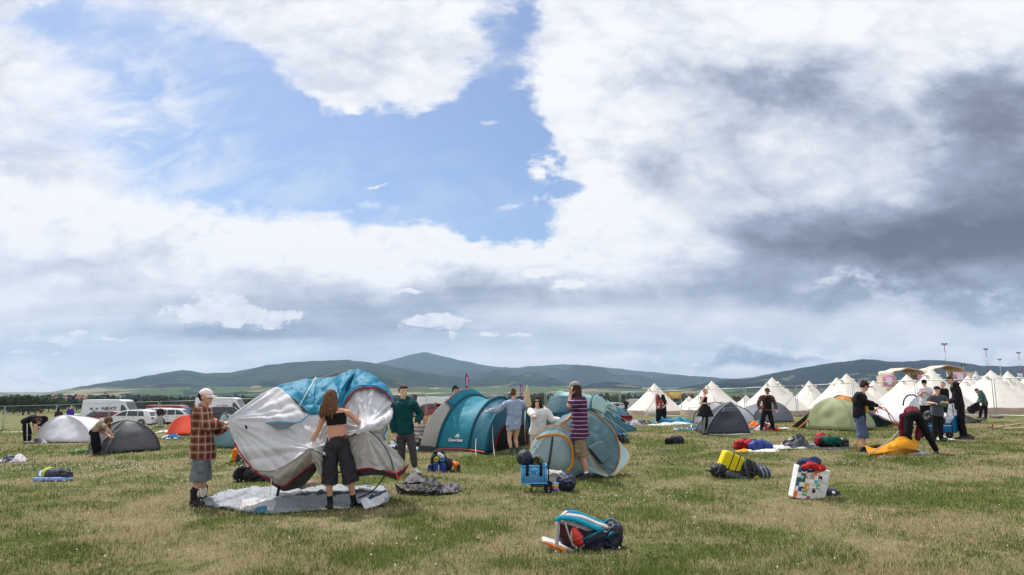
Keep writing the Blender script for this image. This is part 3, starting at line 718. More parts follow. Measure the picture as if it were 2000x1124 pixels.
def stripes(name, base, line, sc, w, off=0.0, axis=2):
    m = bpy.data.materials.new(name); m.use_nodes = True; t = NT(m.node_tree); b = t.n['Principled BSDF']; b.inputs['Roughness'].default_value = .85; b.inputs['Specular IOR Level'].default_value = .1
    tcn = t.new('ShaderNodeTexCoord'); q = t.sep(tcn.outputs['Object'])[axis]; nz = t.noise(tcn.outputs['Object'], 5, 3)
    f = t.m('LESS_THAN', t.m('FRACT', t.m('ADD', t.m('MULTIPLY', t.m('ADD', q, t.m('MULTIPLY', nz, .02)), sc), off)), w)
    t.l.new(t.mix(f, t.mix(t.noise(tcn.outputs['Object'], 30, 3), tuple(c*.8 for c in lin(*base)), lin(*base)), lin(*line)), b.inputs['Base Color']); return m
# ------------------------------------------------------------------ the people, near ones first
HB = mat('brown_hair', (62,42,32), var=.3, scale=40); HDK = mat('dark_hair', (30,24,24), var=.3, scale=40); HLB = mat('light_brown_hair', (104,70,50), var=.35, scale=30); HRED = mat('auburn_hair', (112,68,46), var=.3, scale=40)
BOOT = mat('black_leather', (24,23,24), rough=.45); SNK = mat('pale_sneaker', (205,200,195)); DKSHOE = mat('dark_shoe', (34,34,40))
WSOCK = cloth('white_sock', (225,222,218)); BSOCK = cloth('black_sock', (26,26,30))
gY = lambda px, py: gp(px, py).y
# 1 man in plaid shirt, seen from his right, holding the corner of the big tent
Y0 = gY(386, 986)
PLAID = plaid('brown_plaid', (140,92,76), (84,50,42), (214,194,178), 8.5)
body, j, loc = person('man in brown plaid shirt and pale cap holding the corner of the half raised tent', Y0,
    dict(head=(402,776), neck=(397,794), chest=(393,826), pelvis=(395,874), shl=(394,803,-.19), shr=(396,803,.19), ell=(404,833,-.24), wrl=(436,827,-.12), elr=(424,842,.22), wrr=(440,836,.12),
    hipl=(394,880,-.09), hipr=(396,880,.09), knl=(389,930,-.10), anl=(379,973,-.12), knr=(398,928,.12), anr=(397,968,.22)), face=84, H=1.80, skin=SKIN2, vox=.0085, curl=(1.2,1.2), palms={'l': (0,.2,-1), 'r': (0,-.2,-1)},
    top=dict(mat=PLAID, hem=-.26, loose=.034, slw=.024, wrinkle=.014, collar=True, flare=.075, name='plaid_shirt'), bottom=dict(mat=cloth('grey_blue_canvas', (112,120,126), var=.15), len=.62, loose=.028, flare=.008, name='cargo_shorts', pockets=[(392,913,-.22,.10,.17)]),
    shoes=dict(mat=BOOT, high=.13, sole=mat('black_sole', (20,20,20))), socks=(WSOCK, .38), hair=('crop', HDK), cap=('cap', cloth('pale_pink_cap', (232,214,212)), cloth('pale_pink_peak', (228,208,208))), toes={'l': (.75,-.5), 'r': (.9,-.1)})
# 2 woman with her back to us holding the tent door
Y0 = gY(664, 996)
body, j, loc = person('woman from behind in black bandeau top and black denim shorts lifting tent fabric', Y0,
    dict(head=(646,777), neck=(655,798,.02), chest=(657,822), pelvis=(659,866), shl=(634,811), shr=(679,805), ell=(621,842,.05), wrl=(605,869,.20), elr=(697,822,.06), wrr=(709,831,.22),
    hipl=(648,874), hipr=(671,874), knl=(643,935,.0), anl=(645,984,0), knr=(685,933,.0), anr=(691,980,.08)), face=168, tilt=6, H=1.68, skin=SKIN2, vox=.0085, curl=(1.5,1.5), extra={'hdl': (-.35,.6,-.7), 'hdr': (.5,.7,-.4)},
    top=dict(mat=BLACK, hem=.40, neckline=.71, sleeve=0, loose=.012, wrinkle=.004, name='bandeau_top'), bottom=dict(mat=DENIM_BLACK, len=.60, loose=.030, flare=.012, wrinkle=.012, name='denim_shorts'),
    shoes=dict(mat=BOOT, high=.02), socks=(BSOCK, .30), hair=('long', HLB), toes={'l': (-.45,.8), 'r': (.35,.9)})
e = MB(); e.box(pt(676,855,Y0-.155), (.085,.012,.07), Matrix.Rotation(R(8),3,'Y')); clad(body, loc, 'back_pocket', e, cloth('brown_patch', (86,66,60)))
e = MB(); w_ = j['wrl']; e.tube([w_+Vector((.03*math.cos(a), .012*math.sin(a*1)+.0, .03*math.sin(a))) for a in np.linspace(0, 6.28, 13)], .008, 6, ends=False); clad(body, loc, 'bracelet', e, BLACK)
# 3 man in teal hoodie
Y0 = gY(814, 925)
TEAL_H = cloth('dark_teal_fleece', (16,66,72), var=.12)
body, j, loc = person('young man standing in a dark teal hooded sweatshirt and grey trousers', Y0,
    dict(head=(788,765), neck=(787,783), chest=(789,808), pelvis=(791,843), shl=(771,790,.02), shr=(808,788,0), ell=(766,817,.0), wrl=(770,846,-.04), elr=(821,810,.06), wrr=(814,827,-.10),
    hipl=(783,849), hipr=(800,849), knl=(784,878,.03), anl=(785,913,.12), knr=(806,880,-.02), anr=(811,919,0)), face=38, H=1.82, vox=.009, curl=(.7,1.0),
    top=dict(mat=TEAL_H, hem=-.07, loose=.032, slw=.026, hood=True, wrinkle=.013, name='hooded_sweatshirt'), bottom=dict(mat=cloth('grey_trouser', (74,70,76)), loose=.012, len=.95), shoes=dict(mat=SNK), hair=('short', HB), toes={'l': (-.2,-1), 'r': (.55,-.8)})
e = MB(); e.box(pt(801,788.5,Y0-.17), (.06,.006,.009)); clad(body, loc, 'chest_print', e, mat('faded_print', (70,120,120)))
# 4 man with curly hair behind the teal tent
person('curly haired man with a moustache whose head rises behind the teal tunnel tent', 23.0, dict(head=(889.5,763), neck=(890,776), pelvis=(892,820), shl=(876,782), shr=(904,782), ell=(864,797), wrl=(853,790,-.2), elr=(912,800), wrr=(908,815,-.2), knl=(886,846), anl=(886,875), knr=(897,846), anr=(898,875)),
    face=25, H=1.85, vox=.012, skin=SKIN2, top=dict(mat=BLACK, hem=-.1), bottom=dict(mat=BLACK), shoes=dict(mat=DKSHOE), hair=('curly', HDK), beard=HDK)
# 5 person sitting in a striped shirt
person('person sitting on the grass in a grey and white striped shirt beside the teal tent', 20.5, dict(head=(830,817), neck=(826,827,.02), pelvis=(819,862), chest=(820,842), shl=(813,831), shr=(836,832), ell=(812,848,-.1), wrl=(826,856,-.3), elr=(839,846,-.1), wrr=(836,858,-.3), knl=(836,852,-.25), anl=(842,870,-.1), knr=(846,854,.1), anr=(848,870,.1), hipl=(818,864), hipr=(824,864)),
    face=75, H=1.7, vox=.012, skin=SKIN2, top=dict(mat=stripes('grey_stripes', (176,172,164), (108,106,104), 9, .4), hem=-.08, loose=.03), bottom=dict(mat=cloth('charcoal_trouser', (58,58,62))), shoes=dict(mat=SNK), hair=('crop', HB))
# 6 woman in a blue shirt, from behind
Y0 = gY(1003, 889)
BSH = cloth('blue_oxford_shirt', (150,166,194), var=.06)
person('woman from behind in oversized pale blue shirt, hair in a bun, at the teal tent', Y0, dict(head=(1003,769), neck=(1003,781), chest=(1005,804), pelvis=(1003,830), shl=(990,788), shr=(1018,787), ell=(972,802,.05), wrl=(954,803.5,.12), elr=(1025,795,.28), wrr=(1031,799,.5),
    hipl=(997,834), hipr=(1010,834), knl=(995,857,0), anl=(999,881), knr=(1007,857,.12), anr=(1011,882,.15)), face=170, H=1.70, vox=.010, curl=(.9,.9), palms={'l': (0,.3,-1)},
    top=dict(mat=BSH, hem=-.20, loose=.055, slw=.036, collar=True, wrinkle=.018, name='oversized_shirt'), shoes=dict(mat=mat('grey_suede_boot', (72,72,80)), high=.08), hair=('bun', HRED), toes={'l': (-.4,.9), 'r': (.1,1)})
# 7 woman in white sweatshirt and sunglasses
person('dark haired woman in sunglasses and white sweatshirt stretching out one arm', 15.6, dict(head=(1049,785), neck=(1050,799), chest=(1052,817), pelvis=(1050,845), shl=(1036,803,-.02), shr=(1066,802,.02), ell=(1041,811,-.26), wrl=(1044,813,-.48), elr=(1078,820,0), wrr=(1099,821.5,-.08),
    knl=(1044,882), anl=(1043,915), knr=(1056,882), anr=(1058,915)), face=-4, H=1.68, vox=.010, curl=(1.5,.5), palms={'l': (0,-.2,-1), 'r': (0,0,-1)},
    top=dict(mat=cloth('white_fleece', (222,221,222), var=.03), hem=-.05, loose=.045, slw=.034, sleeve=1.78, wrinkle=.014, name='sweatshirt'), bottom=dict(mat=cloth('beige_trouser', (190,184,166))), shoes=dict(mat=SNK), hair=('bob', HDK), shades=True)
# 8 man in cap and purple striped polo
Y0 = gY(1145, 935)
body, j, loc = person('long haired man in grey cap and purple striped polo with one hand at his face', Y0, dict(head=(1122.5,758), neck=(1129,775), chest=(1132,800), pelvis=(1132,850), shl=(1128,784,-.17), shr=(1131,784,.19), ell=(1111,795,-.22), wrl=(1114.5,772,-.10), elr=(1118,812,.26), wrr=(1106,822,.20),
    hipl=(1131,856,-.09), hipr=(1132,856,.09), knl=(1137,890,-.09), anl=(1146,928,-.06), knr=(1136,890,.12), anr=(1142,927,.14)), face=-72, H=1.80, vox=.0085, skin=SKIN2, curl=(.5,.4), extra={'hdl': (.02,-.1,1)}, palms={'l': (.7,.7,.2)},
    top=dict(mat=stripes('purple_polo_stripes', (82,46,84), (178,158,178), 12.5, .17), hem=-.10, loose=.040, sleeve=.80, slw=.038, wrinkle=.012, flare=.05, collar=True, name='polo_shirt'), bottom=dict(mat=cloth('khaki_canvas', (138,120,100), var=.12), len=.52, loose=.026, flare=.008, name='cargo_shorts', pockets=[(1130,879,-.20,.13,.14)]),
    shoes=dict(mat=mat('navy_sneaker', (48,42,62))), socks=(WSOCK, .12), hair=('long', HB), cap=('cap', cloth('washed_grey_cap', (158,150,152)), cloth('washed_grey_peak', (150,142,144))), toes={'l': (-.75,-.6), 'r': (-.8,-.3)})
e = MB(); w_ = j['wrl']; e.tube([w_+Vector((.034*math.cos(a), .034*math.sin(a), -.01)) for a in np.linspace(0, 6.28, 13)], .008, 6, ends=False); e.sbox(w_+Vector((-.015,-.035,-.01)), (.036,.016,.036)); clad(body, loc, 'wrist_watch', e, mat('steel_watch', (190,190,190), rough=.3, metal=.8))
# 9 man in black with open plaid shirt
Y0 = gY(1499, 842)
body, j, loc = person('man in a cap, black top and trousers with an open brown plaid shirt looking down', Y0, dict(head=(1498.5,764), neck=(1497.5,771.5), chest=(1498,784), pelvis=(1498,801), shl=(1486.5,775.5), shr=(1508,775.5), ell=(1481,789.5), wrl=(1484,800,-.1), elr=(1513.5,789.5), wrr=(1516.5,800,-.06),
    hipl=(1493.5,804.5), hipr=(1503,804.5), knl=(1489.5,822,-.05), anl=(1487,838.5), knr=(1507,823,-.05), anr=(1510.5,840)), face=18, tilt=14, H=1.82, vox=.013,
    top=dict(mat=plaid('maroon_plaid', (112,74,58), (66,34,36), (150,120,96), 10), hem=-.03, loose=.03, slw=.024, name='open_plaid_shirt'), bottom=dict(mat=BLACK, loose=.022), shoes=dict(mat=DKSHOE), hair=('crop', HB), cap=('cap', cloth('dull_brown_cap', (84,76,70)), cloth('dull_brown_peak', (70,62,58))), beard=(HB,))
e = MB(); e.sbox(lerp(j['pelvis'], j['neck'], .47)+Vector((.01,-.105,0)), (.26,.16,.56), None, .55); clad(body, loc, 'black_undershirt', e, BLACK)
e = MB(); e.sbox(lerp(j['pelvis'], j['neck'], .55)+Vector((.04,-.19,0)), (.18,.07,.16), None, .5); clad(body, loc, 'chest_bag', e, cloth('dark_nylon', (38,38,42)))
# 10 pink haired woman in black dress
Y0 = gY(1376, 850)
body, j, loc = person('woman with short pink hair in black dress and striped trousers', Y0, dict(head=(1377.5,765), neck=(1375,773), chest=(1375,782), pelvis=(1377,799), shl=(1373,776.5,-.15), shr=(1378,776.5,.16), ell=(1368.5,788.5,-.18), wrl=(1382,788.5,-.16), elr=(1376,789,.2), wrr=(1386,788.5,.05), hipl=(1376.5,802,-.08), hipr=(1377.5,802,.08),
    knl=(1375,825,-.08), anl=(1374.5,846,-.08), knr=(1379,825,.1), anr=(1378,845.5,.1)), face=80, H=1.70, vox=.012, top=dict(mat=BLACK, hem=0, neckline=.80, sleeve=0, loose=.012, name='dress_top'), skirt=dict(top=(1377,793), bot=(1377.5,814), r0=.17, r1=.30, mat=BLACK),
    bottom=dict(mat=cloth('black_trouser', (34,34,38)), loose=.012), shoes=dict(mat=DKSHOE), hair=('crop', mat('pink_hair', (196,120,160), var=.15)))
e = MB(); e.tube([pt(1376.5,816,Y0-.19), pt(1374.5,830,Y0-.17), pt(1374,845,Y0-.155)], .045, 8, flat=(Vector((0,1,0)), .4)); clad(body, loc, 'grey_side_stripe', e, cloth('grey_stripe', (150,146,146)))
# 11, 12 woman in red shirt and her companion
Y0 = gY(1286, 827)
person('woman in a brick red shirt and red cap standing before the bell tent', Y0, dict(head=(1284,774.5), neck=(1286.5,780), chest=(1288,788), pelvis=(1287,798), shl=(1283,783,-.14), shr=(1291,783,.14), ell=(1288,790,-.2), wrl=(1286,794,-.25), elr=(1295,789,.1), wrr=(1288,794.5,-.12), knl=(1285,811,-.08), anl=(1284,825,-.08), knr=(1288,811,.08), anr=(1287.5,825,.08)), face=-55, tilt=14, H=1.70, vox=.014,
    top=dict(mat=cloth('brick_red_shirt', (142,62,62)), hem=-.08, sleeve=.7, loose=.03), bottom=dict(mat=BLACK, loose=.035), shoes=dict(mat=SNK), hair=('bob', HB), cap=('cap', cloth('faded_red_cap', (196,100,96)), cloth('faded_red_peak', (190,90,88))))
person('dark dressed companion half hidden behind the woman in the red shirt', Y0+.9, dict(head=(1295,775), neck=(1294.5,780), pelvis=(1295,797), shl=(1289,783), shr=(1299.5,783), ell=(1288,790,.1), wrl=(1290,796), elr=(1302.5,789), wrr=(1297,794,-.15), knl=(1294,810), anl=(1293,822), knr=(1299,810), anr=(1298.5,822)), face=150, H=1.68, vox=.014,
    top=dict(mat=BLACK, hem=.1, sleeve=.4), bottom=dict(mat=BLACK), shoes=dict(mat=DKSHOE), hair=('bob', HDK))
# 13 man threading tent poles
Y0 = gY(1686, 884)
body, j, loc = person('curly haired man in red peaked cap and denim shorts holding orange poles', Y0, dict(head=(1688.5,755), neck=(1683.5,768.5), chest=(1678,786), pelvis=(1678.5,815), shl=(1678,771,-.18), shr=(1683,772,.18), ell=(1692,785,-.22), wrl=(1714,793,-.15), elr=(1693,794,.18), wrr=(1707,800,.12), hipl=(1680,818,-.09), hipr=(1681,818,.09),
    knl=(1683,848,-.08), anl=(1685,877,-.08), knr=(1687,848,.14), anr=(1689,873,.16)), face=82, tilt=10, H=1.82, vox=.010, skin=SKIN, curl=(.8,1.1), palms={'l': (0,0,-1), 'r': (0,0,-1)},
    top=dict(mat=cloth('black_long_sleeve', (32,31,36)), hem=-.14, loose=.045, slw=.024, collar=True, name='long_sleeved_shirt'), bottom=dict(mat=cloth('faded_denim', (84,98,128), var=.35, scale=3.5), len=.62, loose=.034, flare=.008, name='denim_shorts'), shoes=dict(mat=DKSHOE), socks=(BSOCK, .12), hair=('curly', HB), cap=('cap', cloth('navy_cap', (28,30,44)), cloth('red_peak', (206,32,46))))
e = MB(); e.sbox(pt(1691,800,Y0-.12), (.05,.16,.2), Matrix.Rotation(R(20),3,'Z'), .5); clad(body, loc, 'shirt_print', e, mat('yellow_print', (200,158,60), var=.35, scale=14))
# 14 person bending over the yellow tent
Y0 = gY(1803, 888)
person('person in burgundy top and black trousers bending down over the yellow tent', Y0, dict(head=(1778,838,.52), neck=(1778,820,.52), chest=(1781,803,.32), pelvis=(1785,813,0), shl=(1763,812,.42), shr=(1795,813,.45), ell=(1760,838,.42), wrl=(1764,860,.35), elr=(1794,840,.45), wrr=(1792,862,.40), hipl=(1775,818), hipr=(1796,818), knl=(1774,852,-.05), anl=(1776,884,0), knr=(1811,848,-.03), anr=(1829,884,-.02)), face=180, tilt=70, H=1.80, vox=.011,
    top=dict(mat=cloth('burgundy_knit', (112,34,50), var=.12), hem=.12, loose=.018, slw=.022, wrinkle=.014), bottom=dict(mat=cloth('black_jean', (24,24,27)), loose=.02, waist=.012, name='jeans'), shoes=dict(mat=BOOT), hair=('crop', HDK), toes={'l': (-.1,.9), 'r': (.5,.7)})
# 15 man in white tee
person('man in a black cap, sunglasses and a white t-shirt with his hands together', 25.5, dict(head=(1805,748.5), neck=(1806,756), chest=(1807,768), pelvis=(1807,789), shl=(1796.5,760.5), shr=(1817,760), ell=(1794.5,773,-.05), wrl=(1802,767.5,-.25), elr=(1819,772,-.05), wrr=(1808,767,-.26), knl=(1803,812), anl=(1803,834), knr=(1811,812), anr=(1812,834)), face=-28, H=1.82, vox=.012,
    top=dict(mat=cloth('white_tee', (214,214,226), var=.03), hem=-.08, sleeve=.7, loose=.035, slw=.018, name='t_shirt'), bottom=dict(mat=BLACK), shoes=dict(mat=DKSHOE), hair=('crop', HDK), cap=('cap', cloth('black_cap', (24,24,28)), cloth('black_peak', (22,22,26))), shades=True)
# 16 person in beanie
person('person in a dark beanie and grey polo behind the blue wagon', 22.0, dict(head=(1830.5,762), neck=(1830,772), chest=(1830,784), pelvis=(1831,809), shl=(1817,776), shr=(1844,776), ell=(1813.5,787,-.03), wrl=(1824,788,-.25), elr=(1850,787,-.03), wrr=(1840,786.5,-.26), knl=(1826,834), anl=(1825,858), knr=(1837,834), anr=(1838,858)), face=8, H=1.72, vox=.011,
    top=dict(mat=cloth('dark_grey_polo', (78,80,92)), hem=-.12, sleeve=.7, loose=.035, slw=.018, collar=True, name='polo_shirt'), bottom=dict(mat=BLACK), shoes=dict(mat=DKSHOE), hair=None, cap=('beanie', cloth('dark_blue_beanie', (38,42,58)), BLACK))
# 17 man in black behind
person('short haired man in black standing behind the person in the beanie', 29.0, dict(head=(1841,752.5), neck=(1842,758.5), pelvis=(1843,784), shl=(1834.5,761.5), shr=(1849,761.5), ell=(1833,773), wrl=(1834,783,-.1), elr=(1850.5,773), wrr=(1850,783,-.1), knl=(1839,805), anl=(1839,824), knr=(1846,805), anr=(1847,824)), face=-60, H=1.78, vox=.014,
    top=dict(mat=BLACK, hem=-.1), bottom=dict(mat=BLACK), shoes=dict(mat=DKSHOE), hair=('crop', HDK))
# 18 woman with ponytail
Y0 = gY(1884, 858)
person('woman with her hair tied up in black jacket and trousers beside the wagon', Y0, dict(head=(1854.5,743), neck=(1862.5,753.5), chest=(1869,768), pelvis=(1874,794), shl=(1867,760.5,-.16), shr=(1869,760.5,.16), ell=(1867,782,-.2), wrl=(1851,786,-.2), elr=(1862,781,.2), wrr=(1848,785.5,.1), hipl=(1876,798,-.08), hipr=(1876,798,.09), knl=(1879,826,-.08), anl=(1884,852,-.06), knr=(1877,826,.1), anr=(1880,851,.14)), face=-70, tilt=18, H=1.78, vox=.011, curl=(.8,.8),
    top=dict(mat=cloth('black_jacket', (34,32,38)), hem=-.10, loose=.038, slw=.028, hood=True, collar=True, name='jacket'), bottom=dict(mat=cloth('black_corduroy', (32,28,30)), loose=.028, flare=.01), shoes=dict(mat=BOOT), hair=('bun', HB))
# 19 person in green hoodie holding a black garment
Y0 = 36.0
p19, j, loc = person('person in grey green hoodie leaning forward by the fence', 33.0, dict(head=(1908,764), neck=(1912.5,767.5,.0), chest=(1918,774), pelvis=(1923,787), shl=(1913,770,-.15), shr=(1916,770,.15), ell=(1916,781,-.18), wrl=(1911,788,-.18), elr=(1913,780,.15), wrr=(1909,788,.1), hipl=(1923.5,789,-.08), hipr=(1924,789,.08), knl=(1916,801,-.08), anl=(1914,814,-.08), knr=(1925.5,802,.1), anr=(1925,815,.1)), face=-75, tilt=30, H=1.70, vox=.013,
    top=dict(mat=cloth('grey_green_fleece', (74,98,98)), hem=-.08, loose=.034, slw=.026, hood=True, name='hooded_sweatshirt'), bottom=dict(mat=BLACK), shoes=dict(mat=DKSHOE), hair=('short', HB))
# 20..25 left side
Y0 = gY(54, 866)
body, j, loc = person('person in a black t-shirt and black track trousers bending over the white dome tent', Y0, dict(head=(76,823,.05), neck=(70.5,820,.03), chest=(63,817,0), pelvis=(51,823), shl=(68,821.5,-.17), shr=(68.5,820,.18), ell=(70,832,-.18), wrl=(72,840,-.1), elr=(65,831,.2), wrr=(66,837,.1), hipl=(50,827,-.08), hipr=(51,827,.09), knl=(49.5,845,-.08), anl=(49.5,864,-.08), knr=(57,845,.1), anr=(57,864,.1)), face=82, tilt=55, H=1.78, vox=.012,
    top=dict(mat=BLACK, hem=-.06, sleeve=.65, loose=.024), bottom=dict(mat=cloth('black_track_trouser', (24,25,30)), loose=.026, name='track_trousers'), shoes=dict(mat=SNK), hair=('short', HB))
e = MB(); e.tube([pt(53,828,Y0-.20), pt(53,845,Y0-.19), pt(53,862,Y0-.16)], .016, 6); clad(body, loc, 'white_side_stripe', e, WSOCK)
e = MB(); e.tube([lerp(j['knl'], j['anl'], .28), lerp(j['knl'], j['anl'], .36)], .088, 12, ends=False); e.tube([lerp(j['knr'], j['anr'], .28), lerp(j['knr'], j['anr'], .36)], .088, 12, ends=False); clad(body, loc, 'blue_band', e, cloth('light_blue_band', (120,170,200)))
person('dark haired person in black standing behind the white dome tent', 33.0, dict(head=(82,805.5), neck=(82,812.5), pelvis=(82,836), shl=(74.5,815), shr=(90,815), ell=(73,826), wrl=(77,833,-.1), elr=(92,825), wrr=(90,832,-.2), knl=(79,853), anl=(79,868), knr=(85,853), anr=(85,868)), face=170, H=1.75, vox=.014,
    top=dict(mat=BLACK, hem=-.1), bottom=dict(mat=BLACK), shoes=dict(mat=DKSHOE), hair=('short', HB))
person('dark haired person in a black jacket with a red patch walking beyond the fence', 50.0, dict(head=(113,799), neck=(114,803.5), pelvis=(115,820), shl=(109,806), shr=(120,806), ell=(107.5,813), wrl=(111,818,-.1), elr=(122,813), wrr=(121,819), knl=(113,833), anl=(113,843), knr=(117,833), anr=(117,843)), face=-50, H=1.70, vox=.018, group='people beyond the fence',
    top=dict(mat=mat('black_red_jacket', (44,24,28), var=.8, scale=3), hem=-.1), bottom=dict(mat=BLACK), shoes=dict(mat=DKSHOE), hair=('bob', HDK))
person('person in a purple jacket with a black rucksack walking beyond the fence', 52.0, dict(head=(138.5,794), neck=(138,798.5), pelvis=(137,815), shl=(132.5,801), shr=(142.5,801), ell=(131.5,808), wrl=(132,814), elr=(143.5,808), wrr=(143,814), knl=(135,828), anl=(135,839), knr=(139,828), anr=(139,839)), face=140, H=1.75, vox=.018, group='people beyond the fence',
    top=dict(mat=cloth('purple_jacket', (76,52,140)), hem=-.1), bottom=dict(mat=BLACK), shoes=dict(mat=DKSHOE), hair=('short', HDK))
Y0 = gY(188, 889)
person('woman in a camouflage t-shirt and black trousers bending over the charcoal dome tent', Y0, dict(head=(212,822,.06), neck=(206,828,.03), chest=(198,830,0), pelvis=(186,843), shl=(203,832,-.17), shr=(205,829,.18), ell=(212,840,-.14), wrl=(217,848,-.02), elr=(202,846,.2), wrr=(210,850,.2), hipl=(185,848,-.09), hipr=(186,848,.1), knl=(185,868,-.08), anl=(187,886,-.06), knr=(190,868,.1), anr=(192,886,.12)), face=75, tilt=55, H=1.72, vox=.011,
    top=dict(mat=mat('camouflage_tee', (142,126,108), var=.42, scale=9), hem=-.06, sleeve=.6, loose=.03), bottom=dict(mat=cloth('loose_black_trouser', (22,22,25)), loose=.035), shoes=dict(mat=DKSHOE), hair=('long', HLB))
person('person in hat, dark vest and pale trousers by the fence post', 55.0, dict(head=(313,794), neck=(313,799), pelvis=(313.5,812), shl=(308,801), shr=(318.5,801), ell=(307,807.5), wrl=(309,813,-.1), elr=(319.5,807), wrr=(318,813,-.1), knl=(311,824), anl=(310.5,836), knr=(316,824), anr=(316.5,836)), face=170, H=1.72, vox=.018, group='people beyond the fence',
    top=dict(mat=cloth('dark_maroon_vest', (62,40,52)), hem=-.06), bottom=dict(mat=cloth('pale_grey_trouser', (170,168,172)), loose=.03), shoes=dict(mat=DKSHOE), hair=('short', HB), cap=('cap', cloth('straw_hat', (180,150,120)), cloth('straw_brim', (170,140,110))))
person('person in black and green behind the cars beside the plaid shirt', 58.0, dict(head=(380.5,794), neck=(380,798), pelvis=(378,814), shl=(374,801), shr=(385,801), ell=(372,808), wrl=(374,814), elr=(386,808), wrr=(385,813), knl=(376,826), anl=(375,837), knr=(381,826), anr=(381,837)), face=120, H=1.72, vox=.018, group='people beyond the fence',
    top=dict(mat=cloth('green_black_top', (20,48,36), var=.7, scale=3), hem=-.08), bottom=dict(mat=cloth('blue_trouser', (50,80,140))), shoes=dict(mat=DKSHOE), hair=('short', HB))
person('dark figure standing by the silver van beyond the fence', 92.0, dict(head=(1223,780), neck=(1223,783.5), pelvis=(1223,792), shl=(1220,785), shr=(1226,785), ell=(1219.5,789), wrl=(1220,793), elr=(1226.5,789), wrr=(1226,793), knl=(1222,799), anl=(1221.5,805), knr=(1224,799), anr=(1224.5,805)), face=30, H=1.75, vox=.025, top=dict(mat=BLACK, hem=-.1), bottom=dict(mat=BLACK), shoes=dict(mat=DKSHOE), hair=('short', HDK))
# helper behind the big tent, only feet and a blue hem show below the fabric
Y0 = gY(610, 912)+1.0
person('helper in black trousers and pale trainers hidden behind the raised tent fabric', Y0, dict(head=(597,795), neck=(596,806), pelvis=(594,856), shl=(579,812), shr=(613,812), ell=(574,834), wrl=(578,850,-.2), elr=(618,834), wrr=(614,850,-.2), knl=(590,886), anl=(600,908,-.1), knr=(604,884), anr=(612,909,-.2)), face=30, H=1.72, vox=.012,
    top=dict(mat=cloth('bright_blue_jacket', (24,118,152)), hem=-.30, loose=.04), bottom=dict(mat=BLACK), shoes=dict(mat=SNK), hair=('short', HB))
# ------------------------------------------------------------------ cloth surfaces and tents
def catm(a, t):
    n = len(a)-1; q = min(max(t, 0), 1)*n; i = min(int(q), n-1); f = q-i
    p0, p1, p2, p3 = a[max(0, i-1)], a[i], a[i+1], a[min(n, i+2)]
    return .5*((2*p1)+(p2-p0)*f+(2*p0-5*p1+4*p2-p3)*f*f+(3*p1-p0-3*p2+p3)*f**3)
def patch(rows, nu=28, nv=18, amp=0.0, scale=5.0, seed=0.0, stretch=(1, 1, 1), matfn=None, hold=True, pulls=()):
    """smooth sheet through rows of control points, with soft creases that die out at the border"""
    mb = MB(); g = []
    for b in range(nv+1):
        row = [catm([catm(r, a/nu) for r in rows], b/nv) for a in range(nu+1)]; g.append(row)
    for b in range(nv+1):
        for a in range(nu+1):
            p = g[b][a]
            du = g[b][min(nu, a+1)]-g[b][max(0, a-1)]; dv = g[min(nv, b+1)][a]-g[max(0, b-1)][a]; nr = du.cross(dv)
            nr = nr.normalized() if nr.length > 1e-9 else Vector((0, -1, 0))
            if amp:
                q = Vector((p.x*scale*stretch[0]+seed, p.y*scale*stretch[1], p.z*scale*stretch[2]+seed)); v = .5-1.7*abs(mnoise.noise(q))+.55*mnoise.noise(q*.6)-.75*abs(mnoise.noise(q*2.3))-.35*abs(mnoise.noise(q*4.9))+.3
                e = min(1, 4*min(a/nu, 1-a/nu, b/nv, 1-b/nv)+.15) if hold else 1
                p = p+nr*(v*amp*e)
            for pc, pa, pf in pulls:
                dv_ = g[b][a]-pc; rr_ = math.hypot(dv_.x, dv_.z); an_ = math.atan2(dv_.z, dv_.x)
                p = p+nr*(pa*(.5-2.2*abs(mnoise.noise(Vector((an_*pf, rr_*.5, seed)))))*min(1, rr_*3)*math.exp(-rr_/1.1))
            mb.v.append(p)
    n = nu+1
    for b in range(nv):
        for a in range(nu): mb.f.append((b*n+a, b*n+a+1, (b+1)*n+a+1, (b+1)*n+a)); mb.mi.append(matfn((a+.5)/nu, (b+.5)/nv) if matfn else 0)
    return mb
def pxrows(rows, Y0): return [[pt(p[0], p[1], Y0+(p[2] if len(p) > 2 else 0)) for p in r] for r in rows]
def gprow(ps, dz=.01): return [gp(*p)+Vector((0, 0, dz)) for p in ps]
def part(root, nm, mb, m, thick=0.0):
    o = put(nm, mb.mesh(nm) if isinstance(mb, MB) else mb, m, root, root.location)
    if thick: md = o.modifiers.new('thickness', 'SOLIDIFY'); md.thickness = thick; md.offset = 0
    return o
def line(root, nm, pts, r, m, n=6, sm=True): return part(root, nm, MB().tube(smoothpath(pts, 5) if sm else pts, r, n), m)
WHT = tentm('white_tent_cloth', (214,214,218)); WHT2 = tentm('pale_grey_tent_cloth', (196,193,192)); TAUPE = tentm('shaded_flap_cloth', (172,166,160)); BLUE = tentm('bright_teal_tent_cloth', (30,132,166)); SKIRT = tentm('charcoal_tent_skirt', (70,68,70), trans=.05)
REDP = mat('red_piping', (178,34,52)); BLUEP = mat('blue_trim', (34,140,176)); ORP = mat('orange_piping', (206,144,56)); CORP = mat('coral_piping', (210,90,66))
